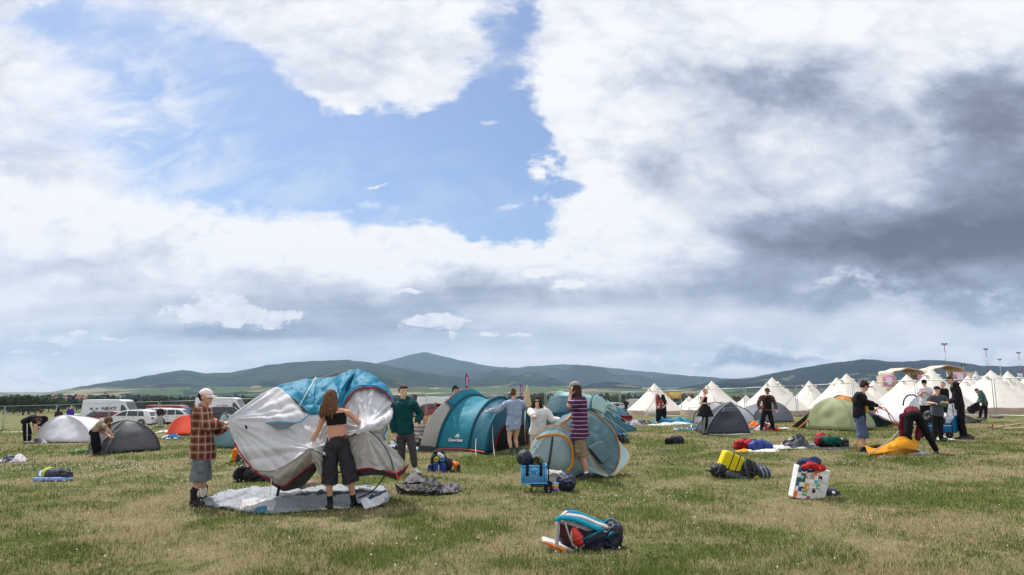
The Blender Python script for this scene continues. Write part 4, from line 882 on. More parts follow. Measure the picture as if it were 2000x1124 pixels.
# --- the big half raised tent
YT = 10.45
root = empty('raised_tent', gp(610, 985), 'large white tent with a bright teal roof, half raised and sagging between three people', 'tent')
pR = pxrows([[(444,818,0),(490,784,.35),(539,756,.6),(573,782,.5),(604,808,.4),(640,806,.45),(676,800,.5)], [(448,838,0),(495,818,.15),(545,805,.25),(590,822,.25),(630,835,.25),(655,835,.3),(678,838,.3)],
    [(458,866,0),(500,858,.05),(545,850,.1),(590,855,.1),(630,858,.1),(655,862,.15),(676,865,.2)], [(474,897,0),(510,893,0),(545,890,0),(580,880,-.05),(615,875,-.05),(645,880,.05),(668,885,.1)], [(500,918,0),(520,920,0),(540,917,-.05),(575,898,-.15),(604,876,-.25),(635,888,-.1),(655,892,0)]], YT)
HC, HL_, HR2 = pt(443,822,YT), pt(604,877,YT-.25), pt(714,838,YT-.1)
part(root, 'front_panel', patch(pR, 100, 70, .034, 2.6, 3.0, (1.0,1,.45), pulls=((HC,.07,5.0),(HL_,.08,4.0))), WHT, .004)
pB = pxrows([[(500,918,0),(520,920,0),(540,917,-.05),(575,898,-.15),(604,876,-.25)], [(512,928,.0),(530,932,-.05),(548,934,-.12),(580,912,-.2),(606,885,-.25)], [(524,936,.05),(540,944,.02),(556,948,0),(585,925,-.05),(612,903,-.15)]], YT)
part(root, 'lower_flap', patch(pB, 50, 24, .018, 4, 1, pulls=((HL_,.06,4.5),)), TAUPE, .004)  # the flap's shadow is painted in as a warmer, greyer cloth colour
pS = pxrows([[(500,921,.01),(524,936,.06),(556,948,.01),(585,925,-.04),(613,903,-.14)], [(512,932,.05),(536,948,.08),(560,954,.06),(589,936,.05),(617,911,-.02)], [(524,941,.1),(547,957,.12),(562,959,.12),(594,947,.12),(620,917,.05)]], YT)
part(root, 'skirt', patch(pS, 30, 10, .015, 5, 2), SKIRT, .004)
pF = pxrows([[(605,877,-.25),(622,872,-.08),(648,868,.15)], [(610,893,-.18),(626,890,-.12),(648,892,.2)], [(620,916,-.05),(630,913,-.05),(648,915,.25)], [(629,937,0),(637,937,0),(650,937,.25)]], YT)
part(root, 'door_flap', patch(pF, 30, 36, .02, 6, 4, (1,1,.3), pulls=((HL_,.06,4.0),)), WHT2, .004)
pL = pxrows([[(672,860,.1),(695,850,.05),(716,838,-.12),(748,858,0),(775,884,.05),(793,905,.1)], [(672,885,.1),(698,875,0),(722,868,-.14),(750,882,-.05),(774,900,0),(787,913,.1)], [(672,905,.1),(698,900,0),(724,895,-.1),(750,902,-.08),(770,912,0),(781,919,.1)], [(672,920,.1),(695,918,0),(720,915,-.1),(745,918,-.08),(765,922,0),(774,925,.05)]], YT)
part(root, 'rear_flap', patch(pL, 64, 44, .03, 3.4, 7, pulls=((HR2,.09,4.5),)), WHT2, .004)
pD = pxrows([[(672,920,.1),(695,918,0),(720,915,-.1),(745,918,-.08),(765,922,0),(774,925,.05),(797,908,.12)], [(672,928,.1),(696,926,.05),(721,923,-.04),(745,925,-.02),(765,929,.03),(776,931,.08),(794,916,.14)], [(672,935,.15),(696,932,.1),(722,929,0),(745,929,0),(763,934,.05),(776,937,.1),(791,922,.16)]], YT)
part(root, 'skirt', patch(pD, 40, 8, .012, 6, 3), SKIRT, .004)
pE = pxrows([[(668,800,.45),(682,782,.5),(700,760,.6),(728,758,.6),(752,768,.65),(765,784,.7)], [(668,815,.35),(684,805,.35),(705,790,.35),(732,785,.35),(753,788,.5),(765,797,.65)], [(668,835,.2),(688,828,.2),(708,818,.15),(734,808,.2),(753,803,.4),(764,808,.6)], [(672,860,.1),(692,848,.05),(714,838,-.1),(738,829,0),(755,818,.25),(762,816,.5)]], YT)
part(root, 'end_panel', patch(pE, 60, 50, .012, 3.2, 9, (1,1,.5), pulls=((HR2,.08,4.5),(pt(700,757,YT+.6),.03,5))), WHT, .004)
part(root, 'rolled_edge', fuse(MB().tube(*along([pt(700,846,YT), pt(718,838,YT-.06), pt(738,830,YT), pt(756,817,YT+.2), pt(764,800,YT+.55)], [.04,.07,.085,.07,.03], 5), 10), .014, 2, .014, 9, True), WHT)
pG = pxrows([[(716,838,.05),(738,834,.12),(760,820,.35)], [(729,847,.1),(745,848,.2),(757,842,.38)], [(746,858,.15),(751,861,.2),(754,860,.3)]], YT)
part(root, 'side_gusset', patch(pG, 14, 12, .02, 6, 2), WHT2, .004)
line(root, 'blue_seam', [pt(764,812,YT+.4), pt(758,824,YT+.25), pt(752,827,YT+.15), pt(756,838,YT+.25), pt(750,850,YT+.15), pt(752,859,YT+.2)], .012, BLUEP)
pT = pxrows([[(536,757,.65),(559,747,.9),(613,738,1.1),(653,735,1.1),(676,724,1.0),(696,720,1.0)], [(552,767,.6),(577,762,.7),(620,758,.8),(652,757,.75),(670,748,.6),(686,740,.8)], [(574,781,.5),(592,780,.55),(622,782,.55),(648,783,.5),(662,774,.4),(676,762,.6)], [(604,808,.38),(612,808,.38),(628,808,.36),(648,806,.36),(664,799,.33),(674,788,.45)]], YT)
part(root, 'roof', patch(pT, 70, 44, .045, 2.6, 5, (1.5,1,.22), pulls=((pt(604,808,YT+.4),.05,2.2),(pt(674,788,YT+.45),.05,2.2))), BLUE, .004)
pH = pxrows([[(660,778,.8),(673,742,1.0),(697,720,1.0),(722,729,1.0),(748,748,1.0),(766,772,.9)], [(664,784,.55),(677,757,.75),(698,738,.75),(726,742,.75),(750,757,.8),(767,778,.85)], [(671,792,.42),(682,772,.48),(700,758,.53),(732,757,.53),(755,768,.58),(766,786,.7)]], YT)
part(root, 'hood', patch(pH, 64, 28, .028, 3.0, 8, pulls=((pt(673,790,YT+.45),.06,3),)), BLUE, .004)
line(root, 'hood_trim', [pt(671,793,YT+.40), pt(682,773,YT+.46), pt(700,759,YT+.51), pt(732,758,YT+.51), pt(755,769,YT+.56), pt(766,787,YT+.68)], .010, REDP)
line(root, 'hood_trim', [pt(669,790,YT+.39), pt(680,769,YT+.45), pt(699,755,YT+.50), pt(732,754,YT+.50), pt(757,765,YT+.55)], .016, BLUEP)
pK = pxrows([[(446,822,.08),(539,760,.75),(613,742,1.15),(697,724,1.05),(762,776,.95)], [(462,840,.6),(548,800,1.6),(620,790,2.0),(700,790,2.0),(758,800,1.3)], [(490,884,.5),(550,870,1.4),(620,866,1.7),(700,862,1.7),(750,850,1.0)]], YT)
part(root, 'back_panel', patch(pK, 30, 18, .05, 2.5, 11), WHT2, .004)
line(root, 'red_edge', [pt(457,865,YT-.02), pt(477,896,YT-.02), pt(500,921,YT-.01), pt(524,937,YT+.03), pt(540,945,YT), pt(556,949,YT-.02), pt(585,926,YT-.07), pt(613,904,YT-.17)], .010, REDP)
line(root, 'red_edge', [pt(628,936,YT-.1), pt(672,920,YT+.08), pt(695,918,YT-.02), pt(720,915,YT-.12), pt(745,918,YT-.1), pt(774,925,YT+.03), pt(797,908,YT+.1)], .010, REDP)
line(root, 'orange_strap', [pt(774,925,YT+.02), pt(778,936,YT+.02), pt(783,930,YT+.03), pt(788,934,YT+.03)], .010, CORP)
line(root, 'guy_rope', [pt(617,737,YT+1.05), pt(600,766,YT+.40), pt(585,793,YT+.30)], .008, WHITE_ROPE)
line(root, 'guy_rope', [pt(530,936,YT), pt(529,950,YT-.05), pt(528,964,YT-.1)], .006, WHITE_ROPE)
line(root, 'vent_edge', [pt(519,827,YT+.12), pt(545,824,YT+.12), pt(580,826,YT+.13), pt(595,817,YT+.22), pt(605,809,YT+.33)], .010, BLUEP)
part(root, 'vent', patch(pxrows([[(521,828,.13),(548,825,.13),(579,827,.14)], [(532,834,.12),(551,832,.12),(570,832,.13)], [(541,839,.1),(553,839,.1),(562,837,.11)]], YT-.05), 12, 6), tentm('grey_mesh', (120,130,142)), .004)
part(root, 'toggle', MB().tube([pt(480,832,YT-.03), pt(481.5,837,YT-.03)], .016, 6), DARKMETAL)
line(root, 'pole_end', [pt(542,967,YT+.1), pt(544,957,YT+.1), pt(546,946,YT+.08)], .022, DARKMETAL)
line(root, 'tent_pole', [pt(700,973,YT-.3), pt(724,962,YT-.1), pt(740,946,YT), pt(751,930,YT+.05)], .010, DARKMETAL)
line(root, 'sleeve_seam', [pt(722,842,YT-.16), pt(740,858,YT-.13), pt(760,888,YT-.06), pt(769,918,YT-.04)], .010, mat('grey_zip', (70,70,74)))
# --- ground sheet
root = empty('tent_groundsheet', gp(575, 982), 'crumpled pale grey inner tent spread flat on the grass under the raised tent', 'groundsheet')
gr = [gprow([(391,985),(434,965),(488,957),(540,953),(590,951),(640,953),(700,953),(745,954)], .03), gprow([(395,986),(440,976),(490,970),(545,968),(595,966),(645,967),(705,966),(757,968)], .07), gprow([(398,988),(445,984),(495,984),(550,985),(600,983),(650,982),(710,980),(760,980)], .06), gprow([(402,990),(440,996),(490,1004),(540,1006),(600,1002),(650,999),(705,994),(756,988)], .015)]
def sheetmat(u, v):
    if .40 < u < .98 and abs(v-(.50-.10*(u-.4))) < .075: return 1
    if .30 < u < .36+.1*(v-.8) and v > .82: return 2
    if v > .95 or (.80 < u and v > .86): return 3
    if .22 < u < .40 and .62 < v < .9: return 4
    return 0
GS = tentm('silver_grey_sheet', (146,152,160), trans=.05); part(root, 'sheet', patch(gr, 130, 60, .032, 4.5, 4, (.8,1.6,1), matfn=sheetmat, hold=False, pulls=((gp(395,987),.05,7.0),(gp(600,975),.05,3.0))), [GS, tentm('black_mesh', (44,44,46)), BLUE, tentm('dark_sheet_edge', (70,66,72)), WHT], .006)
fo = patch([gprow([(697,992),(720,985),(745,972)], .10), gprow([(703,996),(728,988),(755,974)], .13), gprow([(712,999),(738,992),(760,979)], .03)], 20, 10, .03, 6, 3, matfn=lambda u, v: 1 if .3 < v < .6 and u > .35 else 0); part(root, 'folded_flap', fo, [WHT, tentm('petrol_cloth', (28,70,96))], .006)
part(root, 'brown_pad', fuse(MB().sbox(gp(597,958)+Vector((0,0,.09)), (.30,.24,.10)), .015, 2, .03, 9, True), cloth('tan_cloth', (150,132,116)))
e = MB()
for k in range(5): e.box(gp(701+k*5.2, 958)+Vector((0, 0, .115)), (.030,.11,.004), Matrix.Rotation(R(8), 3, 'Y'))
part(root, 'printed_stripes', e, cloth('navy_print', (40,64,96)))
# --- domes on crossed poles
def dome(label, corners, h, mats, sag=.10, apex=None, sleeve=None, rise=.03, n=16, name='dome_tent', group=None, gap=None, wr=.02, peak=0.0):
    """corners: four ground points, front-left first, anticlockwise seen from above; mats: one per side; each side a panel"""
    c = sum(corners, Vector())/4; ap = apex or Vector((c.x, c.y, c.z+h)); root = empty(name, c, label, 'tent', group)
    def arc(p, t): f = lerp(1-math.cos(t*math.pi/2), t, peak); return Vector((lerp(p.x, ap.x, f), lerp(p.y, ap.y, f), lerp(p.z, ap.z, lerp(math.sin(t*math.pi/2)**.92, t, peak))))
    names = ('front_panel', 'side_panel', 'rear_panel', 'side_panel')
    for k in range(4):
        A, B = corners[k], corners[(k+1) % 4]; mb = MB(); nrm = ((A+B)/2-c); nrm.z = 0; nrm.normalize(); w = (B-A).length
        for b in range(n+1):
            t = b/n
            for a in range(n+1):
                s_ = a/n; p = lerp(arc(A, t), arc(B, t), s_); q = math.sin(math.pi*s_)
                p = p-nrm*(q*sag*w*math.sin(math.pi*min(1, t*1.05)))*.8+nrm*(q*.03*w*(1-t))
                p.z += q*rise*(1-t)**3
                v = Vector((p.x*3+k, p.y*3, p.z*2.2)); p = p+nrm*(wr*mnoise.noise(v)*(.3+q))+nrm*(wr*.6*abs(mnoise.noise(v*2.4)))*q
                mb.v.append(p)
        for b in range(n):
            for a in range(n): mb.f.append((b*(n+1)+a, b*(n+1)+a+1, (b+1)*(n+1)+a+1, (b+1)*(n+1)+a)); mb.mi.append(0)
        part(root, names[k], mb, mats[k % len(mats)], .004)
    if sleeve:
        for p in corners: part(root, 'pole_sleeve', MB().tube([arc(p, t)+((arc(p, t)-c).normalized()*.012) for t in np.linspace(0, 1, 14)], .018, 6), sleeve)
    return root, arc, c, ap
def quad(a, b, depth, skew=0.0):
    A, B = gp(*a), gp(*b); d = B-A; n_ = Vector((-d.y, d.x, 0)).normalized(); C = B+n_*depth+d.normalized()*skew; D_ = A+n_*depth+d.normalized()*skew
    for q in (A, B, C, D_): q.z = G(q.x, q.y)+.02
    return [A, B, C, D_]
def topat(cs, px, py):
    """apex: above the middle of the plan, at the height seen in the photo"""
    c = sum(cs, Vector())/4; return pt(px, py, c.y)
LG = tentm('light_grey_dome', (218,218,226)); CH = tentm('charcoal_dome', (88,88,94), trans=.06); OR = tentm('coral_orange_dome', (226,84,56)); DG = tentm('slate_dome', (62,67,78), trans=.06); MG = tentm('mid_grey_dome', (104,108,118), trans=.08); PT = tentm('pale_teal_dome', (122,158,162)); GN = tentm('olive_green_dome', (160,168,128)); DT = tentm('dark_teal_wing', (52,84,92))
cs = quad((67,866), (177,865), 1.9); rt, arc, c, ap = dome('white dome tent on the left with a grey porch corner and black vent', cs, 1.2, [LG], apex=topat(cs, 126, 812), sleeve=LG, wr=.05, peak=.12)
part(rt, 'vent', MB().sbox(pt(136,821,cs[0].y+.45), (.36,.10,.10), Matrix.Rotation(R(4),3,'Y'), .7), mat('vent_shadow_mesh', (52,54,60)))
part(rt, 'porch', patch([[pt(67,858,cs[0].y-.05), pt(80,856,cs[0].y-.2), pt(91,858,cs[0].y-.1)], gprow([(63,865),(80,868),(94,868)])], 8, 6), CH, .004)
line(rt, 'guy_rope', [pt(90,859,cs[0].y-.12), gp(78,870)], .008, WHITE_ROPE)
cs = quad((204,887), (312,880), 1.7); rt, arc, c, ap = dome('charcoal grey dome tent being closed by a bending woman', cs, 1.15, [CH], apex=topat(cs, 247, 822), sleeve=CH, wr=.05, peak=.15)
part(rt, 'porch', patch([[pt(206,858,cs[0].y-.05), pt(214,850,cs[0].y+.1), pt(228,840,cs[0].y+.3)], [pt(190,870,cs[0].y+.1), pt(200,872,cs[0].y-.1), pt(214,872,cs[0].y-.1)], gprow([(171,887),(188,888),(206,888)])], 12, 10, .03, 5), CH, .004)
line(rt, 'teal_seam', [arc(cs[0], t)+Vector((.10+.2*t,-.06+.1*t,0)) for t in (0,.2,.4,.55)], .022, mat('teal_tape', (40,84,92)))
cs = quad((326,851), (398,851), 1.7, -.2); rt, arc, c, ap = dome('coral orange dome tent partly hidden behind the man in plaid', cs, 1.2, [OR], apex=topat(cs, 366, 811), wr=.012)
line(rt, 'zip', [pt(369,812,cs[0].y+.55), pt(368.5,830,cs[0].y+.12), pt(368,851,cs[0].y-.04)], .012, WHITE_ROPE)
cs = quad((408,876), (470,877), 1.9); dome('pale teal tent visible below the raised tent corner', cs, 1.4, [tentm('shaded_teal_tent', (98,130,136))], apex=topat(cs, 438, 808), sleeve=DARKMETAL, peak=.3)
cs = quad((1468,827), (1551,825), 1.9, .1); dome('mid grey dome tent behind the man in the open plaid shirt', cs, 1.3, [MG], apex=topat(cs, 1511, 784), wr=.012, peak=.2)
cs = quad((1354,829), (1442,831), 1.7); rt, arc, c, ap = dome('light grey mesh dome tent with a bare pole behind the pink haired woman', cs, 1.25, [tentm('light_grey_mesh', (186,188,198))], apex=topat(cs, 1398, 787), sleeve=DARKMETAL)
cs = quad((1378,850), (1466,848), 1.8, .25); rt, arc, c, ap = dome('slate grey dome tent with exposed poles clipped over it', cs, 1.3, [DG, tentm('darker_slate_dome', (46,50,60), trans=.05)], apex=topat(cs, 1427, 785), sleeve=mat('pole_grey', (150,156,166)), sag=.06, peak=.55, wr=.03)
for k in (1, 2, 3):
    P_ = [arc(cs[k], t)+Vector((.05,0,.09))*math.sin(math.pi*min(1, t)) for t in np.linspace(0, 1, 12)]; line(rt, 'pole', P_, .012, mat('pole_tan', (190,180,160)))
part(rt, 'window', patch([[pt(1413,797,cs[0].y+.36), pt(1427,796,cs[0].y+.36), pt(1440,797,cs[0].y+.36)], [pt(1409,806,cs[0].y+.20), pt(1426,806,cs[0].y+.20), pt(1443,806,cs[0].y+.20)]], 8, 4), DG, .01)
line(rt, 'pale_hem', [gp(1385,851)+Vector((0,-.03,.03)), gp(1420,852)+Vector((0,-.06,.05)), gp(1446,850)+Vector((0,-.06,.04)), gp(1465,849)+Vector((0,-.04,.02))], .022, LG)
cs = quad((1064,858), (1136,858), 1.5); rt, arc, c, ap = dome('white dome tent with a dark vent behind the woman in sunglasses', cs, 1.0, [LG], apex=topat(cs, 1098, 794)); part(rt, 'vent', MB().sbox(pt(1090,808,cs[0].y+.25), (.24,.05,.04), Matrix.Rotation(R(-20),3,'Y'), .7), mat('vent_shadow_mesh', (52,54,60)))
cs = quad((1768,831), (1888,827), 2.0); rt, arc, c, ap = dome('white tent with a black arched edge beside the blue wagon', cs, 1.3, [LG], apex=topat(cs, 1806, 772))
line(rt, 'black_arch', [pt(1764,792,cs[0].y+.1), pt(1766,781,cs[0].y+.3), pt(1773,773,cs[0].y+.6), pt(1784,772,cs[0].y+.8), pt(1792,776,cs[0].y+.85)], .035, mat('black_edge', (30,34,44)))
part(rt, 'low_porch', patch([[pt(1852,796,cs[0].y+.6), pt(1880,808,cs[0].y+.5), pt(1905,818,cs[0].y+.5)], gprow([(1850,828),(1886,826),(1920,822)])], 14, 8, .02, 4), LG, .004)
cs = quad((158,846), (205,846), 1.2); dome('low white tent fabric behind the bending woman', cs, .5, [LG], apex=topat(cs, 176, 823))
cs = quad((925,848), (1002,848), 1.8); dome('dark grey tent roof showing behind the teal tunnel tent', cs, 1.5, [CH], apex=topat(cs, 962, 770))
# green tent
cs = quad((1577,840), (1668,843), 1.9); cs[0] += Vector((0, .15, 0)); rt, arc, c, ap = dome('olive green dome tent with dark teal wings and orange trim', cs, 1.5, [GN], apex=topat(cs, 1622, 777), sag=.05, wr=.06, peak=.12)
yg = cs[0].y
part(rt, 'teal_wing', patch([[pt(1600,788,yg+.7), pt(1596,792,yg+.65), pt(1591,796,yg+.6)], [pt(1588,810,yg+.35), pt(1578,812,yg+.35), pt(1570,815,yg+.35)], gprow([(1578,838),(1560,836),(1545,834)])], 12, 14, .02, 4), DT, .004)
line(rt, 'orange_trim', [pt(1591,791,yg+.58), pt(1592,798,yg+.4), pt(1584,812,yg+.1), pt(1570,828,yg-.05), gp(1557,838)], .03, mat('orange_tape', (206,134,66)))
line(rt, 'orange_trim', [pt(1557,824,yg+.2), gp(1543,836)], .015, mat('orange_tape', (206,134,66)))
part(rt, 'teal_wing', patch([[pt(1668,788,yg+.8), pt(1686,796,yg+.7), pt(1698,802,yg+.7)], [pt(1668,812,yg+.4), pt(1700,816,yg+.4), pt(1725,818,yg+.4)], gprow([(1664,836),(1712,835),(1752,829)])], 14, 12, .02, 4), DT, .004)
part(rt, 'orange_hood', patch([[pt(1630,777,yg+1.1), pt(1647,773,yg+1.1), pt(1663,778,yg+1.1)], [pt(1640,784,yg+.9), pt(1650,781,yg+.8), pt(1664,786,yg+.8)]], 10, 6), tentm('orange_hood', (216,140,56)), .01)
part(rt, 'rear_hood', patch([[pt(1625,778,yg+1.2), pt(1640,772,yg+1.25), pt(1666,777,yg+1.3)], [pt(1625,800,yg+1.6), pt(1645,798,yg+1.6), pt(1668,800,yg+1.6)]], 8, 6), DT, .01)
rl = Matrix.Rotation(R(-12),3,'Y') @ Matrix.Rotation(R(-28),3,'X')
part(rt, 'label_patch', MB().box(pt(1605.5,812,yg-.0), (.30,.012,.22), rl), mat('white_label', (230,230,228)))
part(rt, 'label_mark', MB().ell(pt(1606,810.5,yg-.02), .085,.008,.035, rl), mat('label_black', (34,36,38)))
part(rt, 'label_strip', MB().box(pt(1604,817.5,yg-.08), (.28,.012,.045), rl), mat('label_red', (176,52,52)))
line(rt, 'seam', [ap+Vector((0,-.06,.01)), pt(1623,800,yg+.1), pt(1626,820,yg-.09), pt(1624,845,yg-.16)], .012, tentm('olive_seam', (118,132,84)))
# --- tunnel tents on hoops
def hoop(N, Fp, ap, k, e=.82): a = math.pi*k; m_ = (N+Fp)/2; s_ = max(0, math.sin(a))**e; return m_-(Fp-N)*.5*math.cos(a)*(1 if True else 0)+(ap-m_)*s_
def tunnel(label, hoops, segs, sleeve=None, name='tunnel_tent', piping=None, amp=.02):
    """hoops: (near foot, far foot, apex); segs: list of (name, matfn or material, [mats])"""
    c = sum((h[0]+h[1] for h in hoops), Vector())/(2*len(hoops)); root = empty(name, c, label, 'tent'); nu, nv = 60, 30
    for i, (nm, mats, mf) in enumerate(segs):
        mb = MB(); A, B = hoops[i], hoops[i+1]
        for b in range(nv+1):
            t = b/nv
            for a in range(nu+1):
                k = a/nu; p = lerp(hoop(*A, k), hoop(*B, k), t); cc = lerp((A[0]+A[1])/2, (B[0]+B[1])/2, t); o_ = p-cc; q = math.sin(math.pi*t)*math.sin(math.pi*k)
                w = mnoise.noise(Vector((t*2.2+i*3, k*9, t*k*4))); p = p-o_*(.055*q)+o_.normalized()*(amp*(w-1.3*abs(mnoise.noise(Vector((t*3+k*2+i, k*17, 1))))-.5*abs(mnoise.noise(Vector((t*6, k*30+t*4, 4)))))*q if o_.length > .01 else 0); mb.v.append(p)
        for b in range(nv):
            for a in range(nu): mb.f.append((b*(nu+1)+a, b*(nu+1)+a+1, (b+1)*(nu+1)+a+1, (b+1)*(nu+1)+a)); mb.mi.append(mf((a+.5)/nu, (b+.5)/nv) if mf else 0)
        part(root, nm, mb, mats, .004)
        if piping: part(root, 'piping', MB().tube([lerp(A[0], B[0], t)+Vector((0, -.02, .05)) for t in np.linspace(0, 1, 8)], .018, 6), piping)
    if sleeve:
        for h in hoops[1:]: part(root, 'pole_sleeve', MB().tube([hoop(*h, k)+(hoop(*h, k)-(h[0]+h[1])/2).normalized()*.015 for k in np.linspace(0.01, .99, 30)], .045, 8), sleeve)
    return root
TEAL = tentm('teal_tunnel_cloth', (40,134,156)); DTEAL = tentm('deep_teal_cloth', (24,92,112)); CREAM = tentm('cream_tunnel_cloth', (200,194,188)); PORCH_SHADE = mat('painted_porch_shade', (20,20,24), rough=1)
def foot(px, py): p = gp(px, py); p.z += .02; return p
def offs(p, v): q = p+Vector((v[0], v[1], 0)); q.z = G(q.x, q.y)+.02; return q
N0, N1, N2, N3 = foot(819,884), foot(852,882), foot(915,883), foot(948,889)
F0, F1, F2, F3 = offs(N0, (1.45,2.7)), offs(N1, (1.5,2.9)), offs(N2, (1.4,2.9)), foot(1036,868)
A1, A2, A3 = pt(927,772,(N1.y+F1.y)/2), pt(976,777,(N2.y+F2.y)/2), pt(1002,786,(N3.y+F3.y)/2)
A0 = pt(892,779,(N0.y+F0.y)/2)
rt = tunnel('large teal tunnel tent with a cream end panel and porch opening painted dark', [(N0,F0,A0), (N1,F1,A1), (N2,F2,A2), (N3,F3,A3)], [('end_panel', CREAM, None), ('main_roof', TEAL, None), ('porch_roof', DTEAL, None)], DTEAL, piping=CORP, amp=.05)
wall = MB(); n_ = 24; cF = (N3+F3)/2
wall.add([cF]+[hoop(N3, F3, A3, k/n_) for k in range(n_+1)], [(0, k+1, k+2) for k in range(n_)]); part(rt, 'front_wall', wall, DTEAL, .004)
dn, df = lerp(N3, F3, .16), lerp(N3, F3, .90); da = lerp(cF, A3, .60); nF = Vector((F3.y-N3.y, -(F3.x-N3.x), 0)).normalized()
door = MB(); door.add([cF+nF*.03]+[hoop(dn, df, da, k/n_)+nF*.03 for k in range(n_+1)], [(0, k+1, k+2) for k in range(n_)]); part(rt, 'porch_shade_sheet', door, PORCH_SHADE, .004)  # black sheet laid over the front wall paints the unlit porch
part(rt, 'door_trim', MB().tube([hoop(dn, df, da, k/n_)+nF*.045 for k in range(n_+1)], .014, 6), REDP)
part(rt, 'awning', patch([[hoop(N1,F1,A1,k)+Vector((0,-.02,.05)) for k in (.25,.36,.5,.64,.78)], [lerp(hoop(N1,F1,A1,k), hoop(N0,F0,A0,k), .28)+Vector((-.05,-.03,.24)) for k in (.25,.36,.5,.64,.78)]], 16, 8, .03, 4), TEAL, .006)
line(rt, 'awning_edge', [lerp(hoop(N1,F1,A1,k), hoop(N0,F0,A0,k), .28)+Vector((-.055,-.035,.22)) for k in (.25,.36,.5,.64,.78)], .016, CORP)
part(rt, 'mud_flap', patch([[N0+Vector((0,-.03,.18)), lerp(N0,N1,.5)+Vector((0,-.05,.15)), N1+Vector((0,-.03,.10))], [N0+Vector((-.05,-.08,0)), lerp(N0,N1,.5)+Vector((0,-.12,0)), N1+Vector((0,-.10,0))]], 8, 4), SKIRT, .004)
part(rt, 'porch_corner', patch([[pt(947,806,N3.y+.5), pt(958,801,N3.y+.55), pt(974,806,N3.y+.6)], [pt(950,812,N3.y+.35), pt(961,822,N3.y+.35), pt(972,814,N3.y+.5)]], 8, 6), TEAL, .006)
for a, b in (((961,822), (966,892)), ((930,858), (930,890)), ((1026,802), (1026,868))): line(rt, 'guy_rope', [pt(*a, N3.y+.3), pt((a[0]+b[0])/2-1, (a[1]+b[1])/2, N3.y+.12), gp(*b)], .010, WHITE_ROPE)
line(rt, 'hoop_seam', [hoop(N1,F1,A1,k)+Vector((-.10,-.03,0)) for k in (.02,.1,.2,.28)], .012, DARKMETAL)
def text(root, nm, s, at, size, m, rot, ext=.004, bold=0.0, xs=1.0):
    c = bpy.data.curves.new(nm, 'FONT'); c.body = s; c.size = size; c.extrude = ext; c.align_x = 'CENTER'; c.align_y = 'CENTER'; c.offset = bold; o = bpy.data.objects.new(nm, c); COL.objects.link(o)
    dg = bpy.context.evaluated_depsgraph_get(); me = bpy.data.meshes.new_from_object(o.evaluated_get(dg)); bpy.data.objects.remove(o)
    me.transform(Matrix.Translation(at) @ rot.to_4x4() @ Matrix.Diagonal((xs, 1, 1, 1))); return put(nm, me, m, root, root.location)
LOGO = mat('white_print', (225,230,232))
# plane of the near side wall where the print sits
kk = .055; Pw = lerp(hoop(N1,F1,A1,kk), hoop(N2,F2,A2,kk), .5); ex_ = (hoop(N2,F2,A2,kk)-hoop(N1,F1,A1,kk)).normalized(); ey_ = lerp(hoop(N1,F1,A1,.22), hoop(N2,F2,A2,.22), .5)-lerp(hoop(N1,F1,A1,.05), hoop(N2,F2,A2,.05), .5); ey_ = (ey_-ex_*ey_.dot(ex_)).normalized(); ez_ = ex_.cross(ey_)
if ez_.y > 0: ez_ = -ez_
MR = Matrix((ex_, ey_, ez_)).transposed(); Pt = lerp(hoop(N1,F1,A1,.042), hoop(N2,F2,A2,.042), .56)+ez_*.035
text(rt, 'brand_lettering', 'Quechua', Pt, .125, LOGO, MR, bold=.002)
e = MB()
for q, (x0, y0, x1, y1) in enumerate(((-.05,.09,.0,.18),(-.02,.085,.05,.21),(.02,.08,.08,.18),(.05,.085,.10,.14))):
    d_ = (ex_*(x1-x0)+ey_*(y1-y0)); e.add([Pt+ex_*x0+ey_*y0, Pt+ex_*(x0+.035)+ey_*(y0-.006), Pt+ex_*(x1+.01)+ey_*(y1-.02), Pt+ex_*x1+ey_*y1], [(0,1,2,3)])
part(rt, 'mountain_emblem', e, LOGO, .006)
MINT = tentm('mint_roof_cloth', (170,204,200)); AQ = tentm('petrol_tunnel_cloth', (44,108,130))
def mint(k, t): return 0 if .24 < k < .80 else 1
def mintend(k, t): return 0 if (.24 < k < .80 and t < .42) else 1
nb = [foot(1064,868), foot(1108,866), foot(1160,860), foot(1216,850)]; fb = [offs(p, (1.0,2.6)) for p in nb]; ab = [pt(1094,763,(nb[0].y+fb[0].y)/2), pt(1124,760,(nb[1].y+fb[1].y)/2), pt(1162,774,(nb[2].y+fb[2].y)/2), pt(1213,830,(nb[3].y+fb[3].y)/2)]
rt = tunnel('petrol blue tunnel tent with a mint green roof behind the pop-up tent', list(zip(nb, fb, ab)), [('main_roof', [MINT, AQ], mint), ('middle_roof', [MINT, AQ], mint), ('end_panel', [MINT, AQ], mintend)], AQ)
part(rt, 'window_wall', patch([[pt(1075,774,nb[0].y+.5), pt(1092,773,nb[0].y+.35), pt(1110,774,nb[0].y+.3)], [pt(1068,790,nb[0].y+.25), pt(1090,790,nb[0].y+.05), pt(1112,790,nb[0].y-.05)], [pt(1063,808,nb[0].y), pt(1088,808,nb[0].y-.2), pt(1114,808,nb[0].y-.25)]], 10, 10, .02, 4), tentm('deep_petrol_window', (30,84,100)), .004)
part(rt, 'canopy', patch([[hoop(nb[2],fb[2],ab[2],k)+Vector((.05,0,.04)) for k in (.22,.35,.5,.65,.78)], [lerp(hoop(nb[2],fb[2],ab[2],k), hoop(nb[3],fb[3],ab[3],k), .42)+Vector((.1,-.05,.16)) for k in (.22,.35,.5,.65,.78)]], 16, 8), MINT, .006)
for a, b in (((1165,803),(1238,854)), ((1178,796),(1265,846)), ((1190,812),(1214,852))): line(rt, 'guy_rope', [pt(*a, nb[2].y+.2), gp(*b)], .009, WHITE_ROPE, sm=False)
